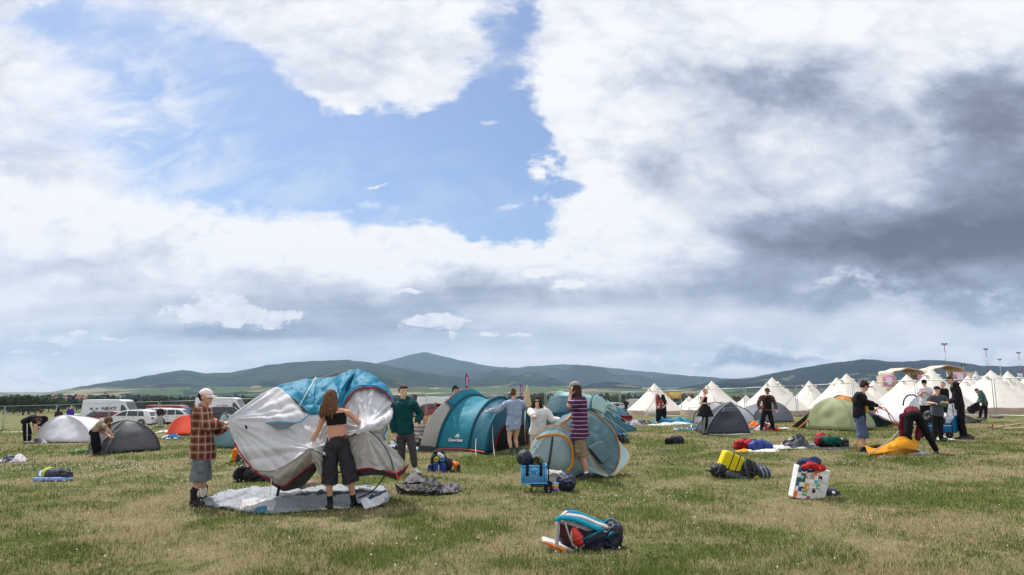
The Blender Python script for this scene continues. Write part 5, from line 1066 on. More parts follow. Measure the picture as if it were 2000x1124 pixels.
part(rt, 'mud_flap', patch([[pt(1205,842,nb[3].y), pt(1214,846,nb[3].y), pt(1220,846,nb[3].y)], gprow([(1200,853),(1216,852),(1230,850)])], 8, 4), AQ, .004)
nb = [foot(1120,846), foot(1168,842), foot(1214,826)]; fb = [offs(p, (1.0,2.4)) for p in nb]; ab = [pt(1140,768,(nb[0].y+fb[0].y)/2), pt(1172,771,(nb[1].y+fb[1].y)/2), pt(1212,800,(nb[2].y+fb[2].y)/2)]
tunnel('smaller mint and blue tunnel tent farther back beside the first', list(zip(nb, fb, ab)), [('main_roof', [MINT, AQ], mint), ('end_panel', [MINT, tentm('mid_blue_cloth', (74,132,158))], mintend)], AQ)
# --- pop-up tent
YP = gY(1120, 934); root = empty('pop_up_tent', gp(1125, 932), 'pale teal pop-up tent with orange piping behind the man in purple stripes', 'tent')
PU = tentm('pale_teal_popup', (150,174,178)); PU2 = tentm('shaded_teal_popup', (88,118,126)); PU3 = tentm('mint_popup', (186,208,206))  # PU2 paints the sides turned from the light as darker cloth
edgeA = [(1034,884,.1),(1042,855,.1),(1058,839,.12),(1080,831,.15),(1105,836,.12),(1128,858,.05),(1150,886,0),(1170,914,0),(1188,930,.05)]
rF = pxrows([edgeA, [(1030,900,-.05),(1042,880,-.08),(1058,868,-.1),(1080,862,-.1),(1105,866,-.1),(1126,880,-.08),(1146,900,-.05),(1166,920,-.02),(1187,931,.0)], [(1028,918,-.1),(1042,908,-.15),(1060,902,-.17),(1082,899,-.17),(1106,902,-.15),(1128,910,-.1),(1148,920,-.06),(1166,927,-.03),(1186,932,0)]], YP)
gr_ = gprow([(1027,930),(1044,934),(1062,935),(1084,935),(1108,934),(1130,933),(1150,933),(1168,932),(1186,932)]); part(root, 'door_panel', patch(rF+[gr_], 70, 40, .020, 5, 2, (1,1,.4), pulls=((pt(1080,833,YP),.03,6),)), PU, .004)
edgeB = [(1100,812,.8),(1130,803,.9),(1154,807,.9),(1176,818,.85),(1198,842,.75),(1209,870,.65),(1210,895,.5),(1203,917,.3),(1192,930,.12)]
mid = [(1090,822,.5),(1118,818,.5),(1141,830,.45),(1164,850,.4),(1182,876,.3),(1193,900,.24),(1197,913,.2),(1195,924,.15),(1190,931,.08)]
part(root, 'outer_panel', patch(pxrows([[(1080,831,.16),(1105,836,.13),(1128,858,.06),(1144,878,.02),(1155,892,0),(1166,908,0),(1174,918,.02),(1182,926,.04),(1188,931,.06)], mid, edgeB], YP), 44, 24, .035, 4.5, 6), PU2, .004)
part(root, 'rear_fin', patch(pxrows([[(1206,858,.7),(1210,880,.6),(1207,905,.4),(1194,930,.14)], [(1218,872,.7),(1222,890,.6),(1216,908,.4),(1197,930,.16)], [(1226,878,.75),(1231,891,.65),(1224,907,.45),(1200,930,.2)]], YP), 16, 10, .01, 5), PU3, .004)
part(root, 'rear_panel', patch([pxrows([edgeB], YP)[0], [pt(p[0]-6, p[1]+14, YP+1.25) for p in edgeB[:5]]+[pt(1190,890,YP+1.0), pt(1190,905,YP+.8), pt(1188,915,YP+.5), pt(1188,926,YP+.3)]], 20, 8), PU2, .004)
line(root, 'orange_edge', pxrows([[(p[0], p[1]-.5, p[2]-.02) for p in edgeA]], YP)[0], .011, ORP)
line(root, 'orange_edge', pxrows([[(p[0]+.5, p[1]-.5, p[2]-.02) for p in edgeB[1:]]], YP)[0], .011, ORP)
line(root, 'orange_edge', pxrows([[(1213,866,.7),(1226,877,.74),(1231.5,891,.64),(1224.5,908,.44),(1200,931,.18)]], YP)[0], .011, ORP)
bd = [(1049,857,-.13),(1060,853,-.16),(1075,850,-.17),(1091,850,-.17),(1107,857,-.17),(1117,872,-.18),(1119,892,-.21),(1116,911,-.22),(1108,920,-.22)]
part(root, 'door_trim', MB().tube(smoothpath(pxrows([bd], YP)[0], 5), .027, 8, flat=(Vector((0,1,0)), .3)), mat('amber_trim', (196,132,46)))
part(root, 'vent_flap', patch(pxrows([[(1150,874,.1),(1162,866,.2),(1176,862,.3)], [(1160,888,.04),(1172,882,.12),(1186,878,.22)], [(1176,905,.02),(1186,900,.1),(1192,894,.16)]], YP-.05), 10, 10), PU2, .006)
line(root, 'vent_shadow_seam', pxrows([[(1151,876,.04),(1163,890,-.02),(1176,906,-.02)]], YP-.05)[0], .014, DARKMETAL)
part(root, 'small_mark', MB().ell(pt(1044.5,873,YP-.1), .03,.006,.018), mat('orange_mark', (196,120,60)))
# --- yellow tent
YY = gY(1745, 890); root = empty('collapsed_tent', gp(1755, 889), 'bright yellow tent lying half collapsed on the grass', 'tent')
YEL = tentm('golden_yellow_cloth', (232,160,28)); TAN = tentm('tan_floor_cloth', (178,156,138))
part(root, 'fly', patch([pxrows([[(1689,870,.15),(1712,876,.1),(1738,864,.25),(1762,853,.3),(1792,862,.35)]], YY)[0], pxrows([[(1693,880,0),(1718,881,-.02),(1742,874,.05),(1764,866,.1),(1793,872,.2)]], YY)[0], pxrows([[(1697,889,-.1),(1723,885,-.08),(1748,880,0),(1766,876,.05),(1790,880,.15)]], YY)[0]], 30, 14, .03, 5, 2), YEL, .006)
part(root, 'floor', patch([pxrows([[(1698,871,.5),(1726,868,.6),(1752,866,.7)]], YY)[0], gprow([(1700,882),(1728,880),(1756,876)], .06)], 14, 8, .015, 5), TAN, .006)
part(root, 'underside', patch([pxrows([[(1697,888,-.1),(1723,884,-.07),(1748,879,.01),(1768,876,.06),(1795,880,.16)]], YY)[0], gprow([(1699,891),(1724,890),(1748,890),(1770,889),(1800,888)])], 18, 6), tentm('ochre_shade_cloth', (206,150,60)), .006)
part(root, 'white_corner', patch([pxrows([[(1778,872,.3),(1792,876,.3),(1802,880,.25)]], YY)[0], gprow([(1772,889),(1800,889),(1824,888)])], 14, 8, .012, 5), LG, .006)
line(root, 'guy_rope', [pt(1755,842,YY+.1), pt(1740,858,YY+.05), pt(1700,886,YY-.1)], .012, mat('grey_pole', (176,174,170)))
# poles in the hands of the man
root = empty('tent_poles', gp(1735, 884), 'thin orange tent poles held out over the yellow tent', 'tent poles')
yp = gY(1686, 884); OPL = mat('orange_pole', (200,92,56))
for ps in ([(1704,803,.05),(1728,797,-.1),(1740,820,.1),(1755,834,.3),(1762,846,.5)], [(1716,795,-.1),(1735,806,.2),(1748,822,.4),(1760,838,.6),(1756,832,.55)], [(1700,808,.1),(1716,812,.2),(1740,824,.4),(1762,838,.7)], [(1676,860,.2),(1673,872,.2),(1674,884,.3)]):
    line(root, 'pole', pxrows([ps], yp)[0], .013, OPL)
# ------------------------------------------------------------------ bags and belongings
def RX(a): return Matrix.Rotation(R(a), 3, 'X')
def RY(a): return Matrix.Rotation(R(a), 3, 'Y')
def RZ(a): return Matrix.Rotation(R(a), 3, 'Z')
def ground(px, py): return gp(px, py)
def soft(root, nm, shapes, m, vox=.012, amp=.012, scale=9, seed=0):
    """shapes: list of (kind, args) fused into one stuffed piece"""
    mb = MB()
    for k, *a in shapes: getattr(mb, k)(*a)
    return part(root, nm, fuse(mb, vox, 2, amp, scale, True, seed), m)
def clothpile(name, label, cat, px, py, w, d, h, mats, seed=0, scale=6.0, rz=0.0, split=2.2, ragged=.25, group=None):
    """a heap of dropped cloth: folded ridges over a ragged footprint"""
    c = ground(px, py)+Vector((0, d*.5, 0)); c.z = G(c.x, c.y); n = 44; mb = MB(); M = RZ(rz); idx = {}
    for b in range(n+1):
        for a in range(n+1):
            u, v = a/n*2-1, b/n*2-1; ang = math.atan2(v, u); rr = 1+ragged*(mnoise.noise(Vector((math.cos(ang)*1.5+seed, math.sin(ang)*1.5, seed)))+.5*mnoise.noise(Vector((math.cos(ang)*5+seed, math.sin(ang)*5, 1))))
            r = max(abs(u), abs(v)); q = math.hypot(u, v)
            if q > 1e-6: k_ = r/q; u, v = u*k_*rr, v*k_*rr
            p = M @ Vector((u*w/2, v*d/2, 0)); s_ = Vector((p.x*scale+seed*3, p.y*scale, seed))
            f = .80+.65*mnoise.noise(s_*.45)-.75*abs(mnoise.noise(s_*.7))-.35*abs(mnoise.noise(s_*1.7))
            hh = h*max(0, 1-r**2.4)**.8*max(.10, f)
            x, y = c.x+p.x+.03*mnoise.noise(s_*1.3), c.y+p.y; mb.v.append(Vector((x, y, G(x, y)+.012+hh)))
    for b in range(n):
        for a in range(n):
            i = b*(n+1)+a; mb.f.append((i, i+1, i+n+2, i+n+1)); p = mb.v[i]
            k = mnoise.noise(Vector((p.x*split+seed*7, p.y*split*.7, p.z*3)))*1.6+.5; mb.mi.append(int(max(0, min(len(mats)-1, k*len(mats)))))
    o = put(name, mb.mesh(name), mats, None, Vector((c.x, c.y, G(c.x, c.y)))); tag(o, label, cat, group); return o
def strap(root, pts, w, m, nm='strap'): return part(root, nm, MB().tube(smoothpath(pts, 4), w/2, 8, flat=(Vector((0, .3, 1)).normalized(), .35)), m)
NAVY = cloth('navy_nylon', (34,40,66), rough=.55, spec=.35); NYL = cloth('black_nylon', (32,32,36), rough=.5, spec=.35); GREYN = cloth('slate_nylon', (70,74,82), rough=.6); YELP = mat('yellow_foam', (214,196,30), rough=.8, var=.06, bump=.002, bscale=60); REDN = cloth('red_nylon', (176,32,40), rough=.6); BLUEN = cloth('royal_blue_nylon', (36,60,142), rough=.5, spec=.35); ORN = cloth('orange_nylon', (226,116,24), rough=.6); WEB = cloth('light_grey_webbing', (178,172,170)); SKYB = mat('sky_blue_plastic', (96,170,222), rough=.45, spec=.4, var=.03)
# --- the nearest rucksack, lying with its back panel up
b0 = ground(1152, 1080); yb = b0.y+.18; root = empty('rucksack', b0, 'navy rucksack with turquoise shoulder straps lying on its front on the grass', 'rucksack')
def q(zx, zy, d=0.0): return pt(1040+.1068*zx, 980+.1068*zy, yb+d)
soft(root, 'main_compartment', [('sbox', q(830,600,.10), (.40,.30,.32), RY(14), .45), ('sbox', q(1080,660,.10), (.34,.34,.34), RY(16), .6)], NAVY, .011, .010, 11, 1)
soft(root, 'bottom_compartment', [('sbox', q(1440,690,.10), (.22,.34,.40), RY(18), .75)], cloth('dark_navy_nylon', (24,28,46), rough=.5, spec=.35), .011, .016, 14, 2)
pnl = [[q(430,370,-.04), q(700,420,-.06), q(1000,520,-.06), q(1290,560,-.04), q(1390,590,0)], [q(500,270,.10), q(760,330,.08), q(1050,430,.08), q(1330,480,.09), q(1440,500,.10)], [q(600,180,.26), q(850,230,.26), q(1120,330,.26), q(1380,420,.26), q(1470,455,.24)]]
part(root, 'back_panel', patch(pnl, 24, 14, .006, 14), cloth('light_grey_mesh_panel', (190,186,184), bump=.004, bscale=140), .03)
TURQ = cloth('turquoise_padding', (24,132,160), bump=.002)
part(root, 'shoulder_strap', MB().tube(*along([q(445,350,-.08), q(520,300,-.07), q(760,320,-.08), q(1010,420,-.08), q(1220,500,-.09), q(1240,530,-.10)], [.030,.038,.040,.040,.044,.036], 5), 10, flat=(Vector((.2,-.5,.85)).normalized(), .5)), TURQ)
part(root, 'shoulder_strap', MB().tube(*along([q(650,190,.16), q(820,215,.15), q(1050,310,.15), q(1250,390,.14), q(1330,420,.14)], [.030,.036,.036,.036,.030], 5), 10, flat=(Vector((.2,-.5,.85)).normalized(), .5)), TURQ)
part(root, 'top_cap', fuse(MB().sbox(q(720,185,.30), (.20,.10,.05), RY(14), .5), .01, 2, .004, 12), NAVY)
strap(root, [q(560,240,.0), q(610,190,.12), q(640,170,.24)], .04, WEB, 'haul_loop')
part(root, 'central_strip', patch([[q(540,262,-.02), q(900,310,-.02), q(1180,430,-.02), q(1380,500,0)], [q(620,228,.10), q(900,270,.11), q(1190,390,.11), q(1420,460,.11)]], 20, 6), WEB, .03)
for ps, w in (([(445,380,-.09),(450,600,-.12),(440,870,-.12)],.042), ([(600,400,-.11),(660,590,-.13),(740,800,-.12)],.022), ([(850,470,-.1),(730,520,-.13),(715,640,-.14),(730,760,-.13),(800,830,-.12)],.025), ([(740,800,-.12),(820,860,-.1),(900,830,-.1),(1020,710,-.12)],.034), ([(1020,660,-.13),(1150,600,-.12),(1300,560,-.08)],.034), ([(720,900,-.1),(800,950,-.1)],.03)):
    strap(root, [q(*p) for p in ps], w, WEB, 'webbing')
strap(root, [q(1300,500,-.08), q(1180,570,-.13), q(1000,650,-.16), q(880,740,-.15), q(840,800,-.13)], .04, cloth('teal_edge', (24,104,124)), 'hip_belt')
soft(root, 'hip_belt_pad', [('sbox', q(1130,660,-.11), (.26,.05,.09), RY(-22), .5)], NAVY, .009, .004)
part(root, 'side_mesh', patch([[q(500,400,-.06), q(640,420,-.07), q(760,500,-.08)], [q(500,590,-.09), q(620,640,-.1), q(740,660,-.1)], [q(500,640,-.08), q(620,760,-.09), q(740,830,-.09)]], 12, 10, .008, 9), cloth('maroon_mesh', (74,40,46)), .012)
bt = MB(); bt.tube(*along([q(750,520,-.12), q(800,600,-.13), q(835,680,-.13), q(860,740,-.13)], [.034,.050,.056,.056], 4), 14); bo = part(root, 'water_bottle', bt, mat('red_plastic', (196,46,42), rough=.3, spec=.5)); put('bottle_ring', MB().tube([q(828,648,-.14), q(845,690,-.14)], .061, 14, ends=False).mesh('bottle_ring'), mat('red_plastic', (196,46,42)), bo, root.location)
strap(root, [q(1360,690,-.02), q(1420,600,-.06), q(1510,510,0)], .035, TURQ, 'compression_strap')
soft(root, 'pad_roll', [('tube', [q(1310,400,.18), q(1420,385,.16), q(1480,410,.12)], [.036,.052,.052], 12)], cloth('navy_pad', (28,40,62)), .01, .004); part(root, 'roll_edge', MB().tube(smoothpath([q(1300,395,.12), q(1420,320,.15), q(1480,345,.12)], 4), .012, 6), TURQ)
for zx, zy in ((1520,370),(1540,400)): part(root, 'buckle', MB().sbox(q(zx,zy,.12), (.045,.02,.035), RY(30), .4), mat('grey_buckle', (170,170,172)))
p0 = q(430,830,-.06); o = tag(fuse_o := put('folded_pad', fuse(MB().sbox(q(420,800,-.02)+Vector((.04,0,0)), (.40,.20,.05), RY(20) @ RZ(10), .3), .01, 2, .004, 9), [mat('white_pad', (206,206,204))], None, b0+Vector((-.35,.05,0))), 'folded white pad with an orange edge sticking out beneath the navy rucksack', 'mat')
put('orange_edge', MB().tube([q(220,740,-.12), q(420,830,-.13), q(600,900,-.13)], [.022,.026,.024], 10, flat=(Vector((0,0,1)), .6)).mesh('orange_edge'), ORN, fuse_o, fuse_o.location)
# --- crate on a folding trolley
bc = ground(1044, 962); yc = bc.y; root = empty('luggage_trolley', bc, 'black folding luggage trolley with an extended handle beside the pop-up tent', 'trolley')
def qc(px, py, d=0.0): return pt(px, py, yc+d)
e = MB(); e.tube([qc(1071,946,.12), qc(1071.5,918,.13), qc(1073,903,.13)], .012, 8); e.tube([qc(1066,946,.02), qc(1068,918,.03), qc(1071,903,.03)], .012, 8); part(root, 'lower_rail', e, DARKMETAL)
part(root, 'handle', MB().tube(smoothpath([qc(1071,906,.03), qc(1075,880,.03), qc(1077.5,858,.05), qc(1079,851,.09), qc(1080,858,.13), qc(1077,882,.13), qc(1074,906,.13)], 4), .012, 8), mat('trolley_steel', (70,72,76), rough=.35, metal=.6))
e = MB(); e.tube([qc(1036,948,0), qc(1071,948,0)], .010, 6); e.tube([qc(1036,947,.26), qc(1071,947,.26)], .010, 6); e.tube([qc(1040,948,0), qc(1038,956,0), qc(1036,963,-.02)], .010, 6); e.tube([qc(1040,948,.26), qc(1038,956,.26)], .010, 6); e.tube([qc(1040,951,0), qc(1062,951,0)], .009, 6); e.tube([qc(1048,948,.26), qc(1048,948,0)], .009, 6); part(root, 'base_frame', e, DARKMETAL)
for d in (-.05, .31):
    w = MB(); c = Vector((qc(1071,952,d).x, yc+d, bc.z+.072)); rr = []
    for x_, r_ in ((-.02,.05),(-.02,.070),(-.012,.076),(.012,.076),(.02,.070),(.02,.05)): rr.append([c+Vector((r_*math.cos(2*math.pi*k/20), x_, r_*math.sin(2*math.pi*k/20))) for k in range(20)])
    w.loft(rr); wo = part(root, 'wheel', w, mat('trolley_tyre', (26,26,28))); put('hub', MB().tube([c+Vector((0,-.026,0)), c+Vector((0,.026,0))], .028, 12).mesh('hub'), mat('hub_grey', (80,80,84)), wo, root.location)
root = empty('plastic_crate', qc(1042,947,.13), 'sky blue perforated folding crate strapped on the trolley', 'crate')
L0, L1 = qc(1018.5,946,-.04), qc(1067,946,-.04); ht = qc(1042,909,-.04).z-L0.z; dpt = .34; wd = L1.x-L0.x
for a, b_, nm in ((L0, L1, 'side_panel'), (L0+Vector((0,dpt,0)), L1+Vector((0,dpt,0)), 'side_panel'), (L0, L0+Vector((0,dpt,0)), 'end_panel'), (L1, L1+Vector((0,dpt,0)), 'end_panel')):
    d_ = (b_-a).normalized(); n_ = Vector((d_.y, -d_.x, 0)); ln = (b_-a).length; mb = MB(); R4 = Matrix((d_, -n_, Vector((0,0,1)))).transposed(); mid_ = (a+b_)/2
    mb.box(mid_+Vector((0,0,ht/2)), (ln, .010, ht), R4); mb.box(mid_+Vector((0,0,ht-.014))+n_*.009, (ln+.01, .018, .028), R4); mb.box(mid_+Vector((0,0,.012))+n_*.009, (ln+.01, .018, .022), R4)
    for s_ in (-1, 1): mb.box(mid_+d_*(s_*(ln/2-.012))+Vector((0,0,ht/2))+n_*.009, (.022,.016,ht-.08), R4)
    so_ = part(root, nm, mb, SKYB)
    if ln > dpt+.02 and nm == 'side_panel' and a == L0:
        hm = MB()
        for i in range(16):
            for k in range(5): hm.box(a+d_*(ln*(.07+.86*i/15))+Vector((0,0,.045+k*.028))+n_*.0055, (.011,.003,.011), R4)
        for i in range(3): hm.tube([a+d_*(ln*(.42+.07*i))+Vector((0,0,ht*.62))+n_*.010, a+d_*(ln*(.42+.07*i)+.001)+Vector((0,0,ht*.54))+n_*.010], .008, 6)
        put('perforation', hm.mesh('perforation', False), mat('blue_shadowed_hole', (44,104,150)), so_, root.location)
        put('grip_recess', MB().box(mid_+Vector((0,0,ht*.70))+n_*.008, (.13,.012,.018), R4).mesh('grip_recess', False), mat('deeper_blue', (70,140,196)), so_, root.location)
part(root, 'floor_panel', MB().box(L0+Vector((wd/2, dpt/2, .008)), (wd-.02, dpt-.02, .012)), SKYB)
for f_ in (.22, .78):
    a = L0+Vector((wd*f_, 0, 0)); part(root, 'strap', MB().box(a+Vector((.005,-.026,ht*.72)), (.048,.006,ht*.56), RY(3)).box(a+Vector((0,.05,ht+.004)), (.048,.15,.006)), BLACK)
sb = empty('sleeping_bag', qc(1024.6,895), 'round navy sleeping bag bundle standing on top of the blue crate', 'sleeping bag'); soft(sb, 'stuff_sack', [('ell', qc(1024.6,895,.08), .135, .15, .14)], NAVY, .01, .010, 16, 5); part(sb, 'cord', MB().tube(smoothpath([qc(1018,886,-.03), qc(1022,895,-.07), qc(1019,906,-.03)], 3), .005, 5), mat('tan_cord', (130,110,90)))
cb = empty('camouflage_bag', qc(1047,903), 'camouflage cloth bag poking out of the blue crate', 'bag'); soft(cb, 'bag_body', [('sbox', qc(1048,900,.1), (.14,.16,.16), None, .6), ('ell', qc(1046,895,.1), .05,.06,.05), ('ell', qc(1055,902,.12), .06,.07,.06)], mat('camouflage_cloth', (104,106,70), var=.7, scale=16), .01, .014, 14); strap(cb, [qc(1038,906,.0), qc(1044,897,-.02), qc(1048,893,.0), qc(1053,906,-.02)], .03, BLACK)
g_ = ground(1106,962); sb = empty('sleeping_bag', g_, 'navy sleeping bag in a drawstring sack lying on the grass by the trolley', 'sleeping bag'); c = pt(1106,941.5,g_.y+.18); soft(sb, 'stuff_sack', [('tube', [c+Vector((.03,-.18,0)), c+Vector((0,-.05,0)), c+Vector((-.02,.16,0))], [.12,.165,.15], 18)], NAVY, .01, .016, 12, 3); part(sb, 'drawstring', MB().tube([c+Vector((.03+.05*math.cos(a),-.285,.05*math.sin(a))) for a in np.linspace(0,6.28,14)], .010, 6, ends=False), NYL)
g_ = ground(1082,956); sb = empty('cloth_bag', g_, 'pale grey cloth bag behind the navy sleeping bag', 'bag'); soft(sb, 'bag_body', [('sbox', pt(1083,937,g_.y+.35), (.36,.30,.34), RY(10), .6)], cloth('pale_canvas', (186,182,180)), .012, .02, 8); strap(sb, [pt(1074,928,g_.y+.2), pt(1082,925,g_.y+.15), pt(1092,929,g_.y+.2)], .03, cloth('beige_strap', (176,150,130)))
g_ = ground(1085,962); rb = empty('striped_box', g_, 'small box with rainbow stripes lying by the navy sleeping bag', 'box'); cc_ = pt(1085,952.5,g_.y)
for k, col in enumerate(((60,60,190),(206,150,200),(240,150,110),(240,200,110),(130,190,230))): part(rb, 'stripe', MB().box(cc_+Vector((.012*k*.5-.02,0,-.045+.028*k)), (.105,.05,.0275), RY(8)), mat('box_stripe_%d' % k, col, rough=.5))
# --- yellow roll backpack, tote bag
g_ = ground(1440,936); yb2 = g_.y+.25; root = empty('rucksack', g_, 'black rucksack lying down with a yellow foam mat strapped across it', 'rucksack')
def q2(zx, zy, d=0.0): return pt(1370+.14*zx, 860+.14*zy, yb2+d)
soft(root, 'main_compartment', [('sbox', q2(620,420,.1), (.34,.40,.44), RY(20), .55), ('sbox', q2(480,500,.05), (.50,.36,.22), None, .6)], NYL, .012, .016, 10, 1)
soft(root, 'lid', [('sbox', q2(240,420,.05), (.30,.30,.24), RY(-14), .6), ('tube', [q2(130,420,0), q2(70,415,0)], [.04,.015], 8)], NYL, .012, .02, 10, 2)
soft(root, 'side_pocket', [('tube', [q2(360,470,-.1), q2(450,510,-.14), q2(560,540,-.14)], [.07,.085,.07], 12)], GREYN, .012, .010, 9)
part(root, 'pocket_band', MB().sbox(q2(580,535,-.16), (.16,.05,.08), RY(8), .5), cloth('sage_band', (110,130,126)))
for ps in ([(610,290,-.1),(620,400,-.16),(660,540,-.17)], [(640,265,-.05),(700,300,-.08),(740,430,-.1)], [(230,340,-.1),(245,420,-.13),(200,470,-.12)]): strap(root, [q2(*p) for p in ps], .045, GREYN)
rl = MB().sbox(q2(415,305,.10), (.44,.30,.35), RY(24), .26, 28, 12); ro = part(root, 'foam_mat', fuse(rl, .012, 2), YELP)
for f_ in (-.05, .085):
    cx = q2(415,305,.10); M_ = RY(24); pts_ = [cx+M_ @ Vector((f_, .153*math.copysign(abs(math.cos(a))**.2, math.cos(a)), .182*math.copysign(abs(math.sin(a))**.2, math.sin(a)))) for a in np.linspace(0, 2*math.pi, 49)]; put('mat_strap', MB().tube(pts_, .009, 6, ends=False).mesh('mat_strap'), NYL, ro, root.location)
part(root, 'yellow_tag', MB().sbox(q2(765,520,-.05), (.09,.05,.06), RY(-20), .4), YELP)
g2 = ground(1484,934); sb = empty('sleeping_bag', g2, 'dark grey sleeping bag in a compression sack beside the yellow foam mat', 'sleeping bag'); c = q2(835,460,.15); soft(sb, 'stuff_sack', [('ell', c, .19,.22,.16)], GREYN, .012, .02, 12, 4)
for k in (-.06, .02, .09): strap(sb, [c+Vector((k,-.12,.14)), c+Vector((k+.02,-.22,.02)), c+Vector((k+.03,-.18,-.10))], .02, mat('pale_compression', (150,156,164)))
g_ = ground(1580,978); yt = g_.y; root = empty('shopping_bag', g_, 'white shopping bag printed with coloured squares standing on the grass', 'shopping bag')
def q3(zx, zy, d=0.0): return pt(1370+.14*zx, 860+.14*zy, yt+d)
T = [q3(1365,350,.12), q3(1520,375,0), q3(1800,435,.14)]; Bm = [q3(1275,800,.10), q3(1420,835,-.02), q3(1720,840,.14)]
front = [[lerp(T[0],T[2],k)+Vector((0,-.03*math.sin(math.pi*k),0)) for k in (0,.33,.66,1)], [lerp(lerp(T[0],T[2],k), lerp(Bm[0],Bm[2],k), .5)+Vector((0,-.07*math.sin(math.pi*k),0)) for k in (0,.33,.66,1)], [lerp(Bm[0],Bm[2],k)+Vector((0,-.05*math.sin(math.pi*k),0)) for k in (0,.33,.66,1)]]
cols = [(232,232,232),(40,52,84),(190,40,50),(26,90,70),(186,150,126),(222,110,60),(40,160,60),(206,154,50),(84,30,44),(96,184,196),(70,90,150),(120,180,170)]
lay = {(0,0):11,(0,1):2,(0,2):1,(0,3):2,(0,5):6,(1,0):10,(1,2):4,(1,3):4,(1,4):5,(2,1):3,(2,2):4,(2,3):4,(2,5):8,(3,0):3,(3,4):9,(4,0):10,(5,2):7,(4,2):7,(4,5):6,(5,1):1,(5,4):8,(6,0):5,(6,2):6,(7,0):5,(6,4):0,(7,3):2,(3,1):3,(1,5):0}
def totefn(u, v):
    if u > .74: return 0
    return lay.get((min(7, int(v*8)), min(5, int(u/.74*6))), 0)
TM = [mat('tote_white', (226,226,226), rough=.45, spec=.4, wr=.012, wscale=6)]+[mat('tote_print_%d' % k, c_, rough=.45, spec=.4, var=.12, scale=30) for k, c_ in enumerate(cols[1:])]
part(root, 'front_panel', patch(front, 72, 64, .018, 5, 2, (1,1,1), totefn), TM, .004)
bk = [[p+Vector((.02,.24,0)) for p in r] for r in front]; part(root, 'back_panel', patch(bk, 16, 12, .01, 5), TM[:1], .004)
for i_ in (0, -1): part(root, 'gusset', patch([[r[i_], r[i_]+Vector((.03 if i_ else -.01,.12,0)), r[i_]+Vector((.02,.24,0))] for r in front], 8, 12, .01, 6), TM[:1], .004)
e = MB()
def glyph(fx, fy, pts_, w=.008):
    e.tube([lerp(lerp(T[0],T[2],fx+dx_), lerp(Bm[0],Bm[2],fx+dx_), fy+dy_)+Vector((0,-.072*math.sin(math.pi*(fx+dx_))-.016,0)) for dx_, dy_ in pts_], w, 5)
circ = lambda r_, ox=0, oy=0: [(ox+r_*math.cos(a), oy+r_*.8*math.sin(a)) for a in np.linspace(0, 6.28, 11)]
glyph(.29,.24,circ(.035,-.03)); glyph(.29,.24,circ(.035,.04,-.04)); glyph(.29,.24,circ(.03,.02,.06)); glyph(.13,.34,[(-.02,-.04),(.02,-.04),(.02,.04),(-.02,.04),(-.02,-.04)],.006); glyph(.35,.66,[(-.03,-.05),(-.03,.04),(.03,.04),(.03,-.05),(0,-.02)]); glyph(.29,.82,[(-.03,.03),(0,-.03),(.03,.03)]); glyph(.66,.10,circ(.02)); glyph(.66,.34,circ(.025)); glyph(.55,.16,[(-.02,.02),(0,-.03),(.02,.02)]); glyph(.66,.58,circ(.025)); glyph(.30,.06,[(-.03,0),(.03,0)]); glyph(.2,.72,circ(.015)); glyph(.58,.70,[(-.02,-.03),(.02,-.03),(.02,.03)])
part(root, 'printed_symbols', e, mat('white_symbol', (236,236,236)))
part(root, 'handle', MB().tube(smoothpath([q3(1400,375,.02), q3(1480,345,-.03), q3(1590,330,-.02), q3(1640,370,0), q3(1660,410,-.02)], 5), .016, 8, flat=(Vector((0,1,0)), .4)), mat('coral_handle', (216,72,66)))
g3 = g_+Vector((0,.1,0)); o = tag(put('denim_clothes', fuse(MB().sbox(q3(1510,345,.15), (.36,.20,.22), RY(-10), .7).ell(q3(1570,290,.17), .10,.09,.075).ell(q3(1420,325,.15), .09,.08,.05), .014, 2, .035, 7, True, 3), cloth('washed_navy_denim', (52,66,100), var=.2), None, q3(1500,330,.15)), 'navy denim clothes stuffed into the top of the printed shopping bag', 'clothes')
o = tag(put('red_cloth', fuse(MB().tube(smoothpath([q3(1440,370,.03), q3(1520,345,.05), q3(1620,380,.06), q3(1700,395,.1)], 4), .05, 8), .012, 2, .02, 12, True), cloth('red_cloth', (200,44,56)), None, q3(1520,360,.05)), 'red cloth hanging over the edge of the printed shopping bag', 'clothes')
g4 = ground(1622,972); o = tag(put('navy_bundle', fuse(MB().sbox(pt(1620,966,g4.y+.25), (.34,.26,.17), RY(14), .6), .014, 2, .03, 8, True), NAVY, None, g4+Vector((0,.2,0))), 'dark navy bundle on the grass behind the printed shopping bag', 'bundle'); put('white_spot', MB().ell(pt(1628,963,g4.y+.12), .03,.02,.025).mesh('white_spot'), mat('white_label', (230,230,228)), o, o.location)
# --- rucksack with two rolled mats, orange mat with small rucksack
g_ = ground(860,923); y6 = g_.y+.1; root = empty('rucksack', g_, 'blue and black rucksack standing upright with green and blue rolled mats on top', 'rucksack')
def q4(zx, zy, d=0.0): return pt(750+.1068*zx, 870+.1068*zy, y6+d)
soft(root, 'main_compartment', [('sbox', q4(1000,380,.16), (.36,.26,.54), RX(-8), .55), ('sbox', q4(1150,400,.18), (.24,.24,.40), RY(20), .6)], NYL, .012, .014, 10, 2)
soft(root, 'lid', [('sbox', q4(1000,160,.18), (.24,.2,.16), None, .7)], cloth('charcoal_nylon', (54,54,58)), .012, .02, 10)
for zx in (960, 1075): soft(root, 'front_pocket', [('sbox', q4(zx,430,-.02), (.12,.12,.28), RZ(0), .5)], BLUEN, .011, .016, 12, zx)
soft(root, 'side_pocket', [('sbox', q4(850,450,.04), (.11,.16,.22), None, .5)], cloth('navy_blue_nylon', (30,50,110)), .011, .014, 12)
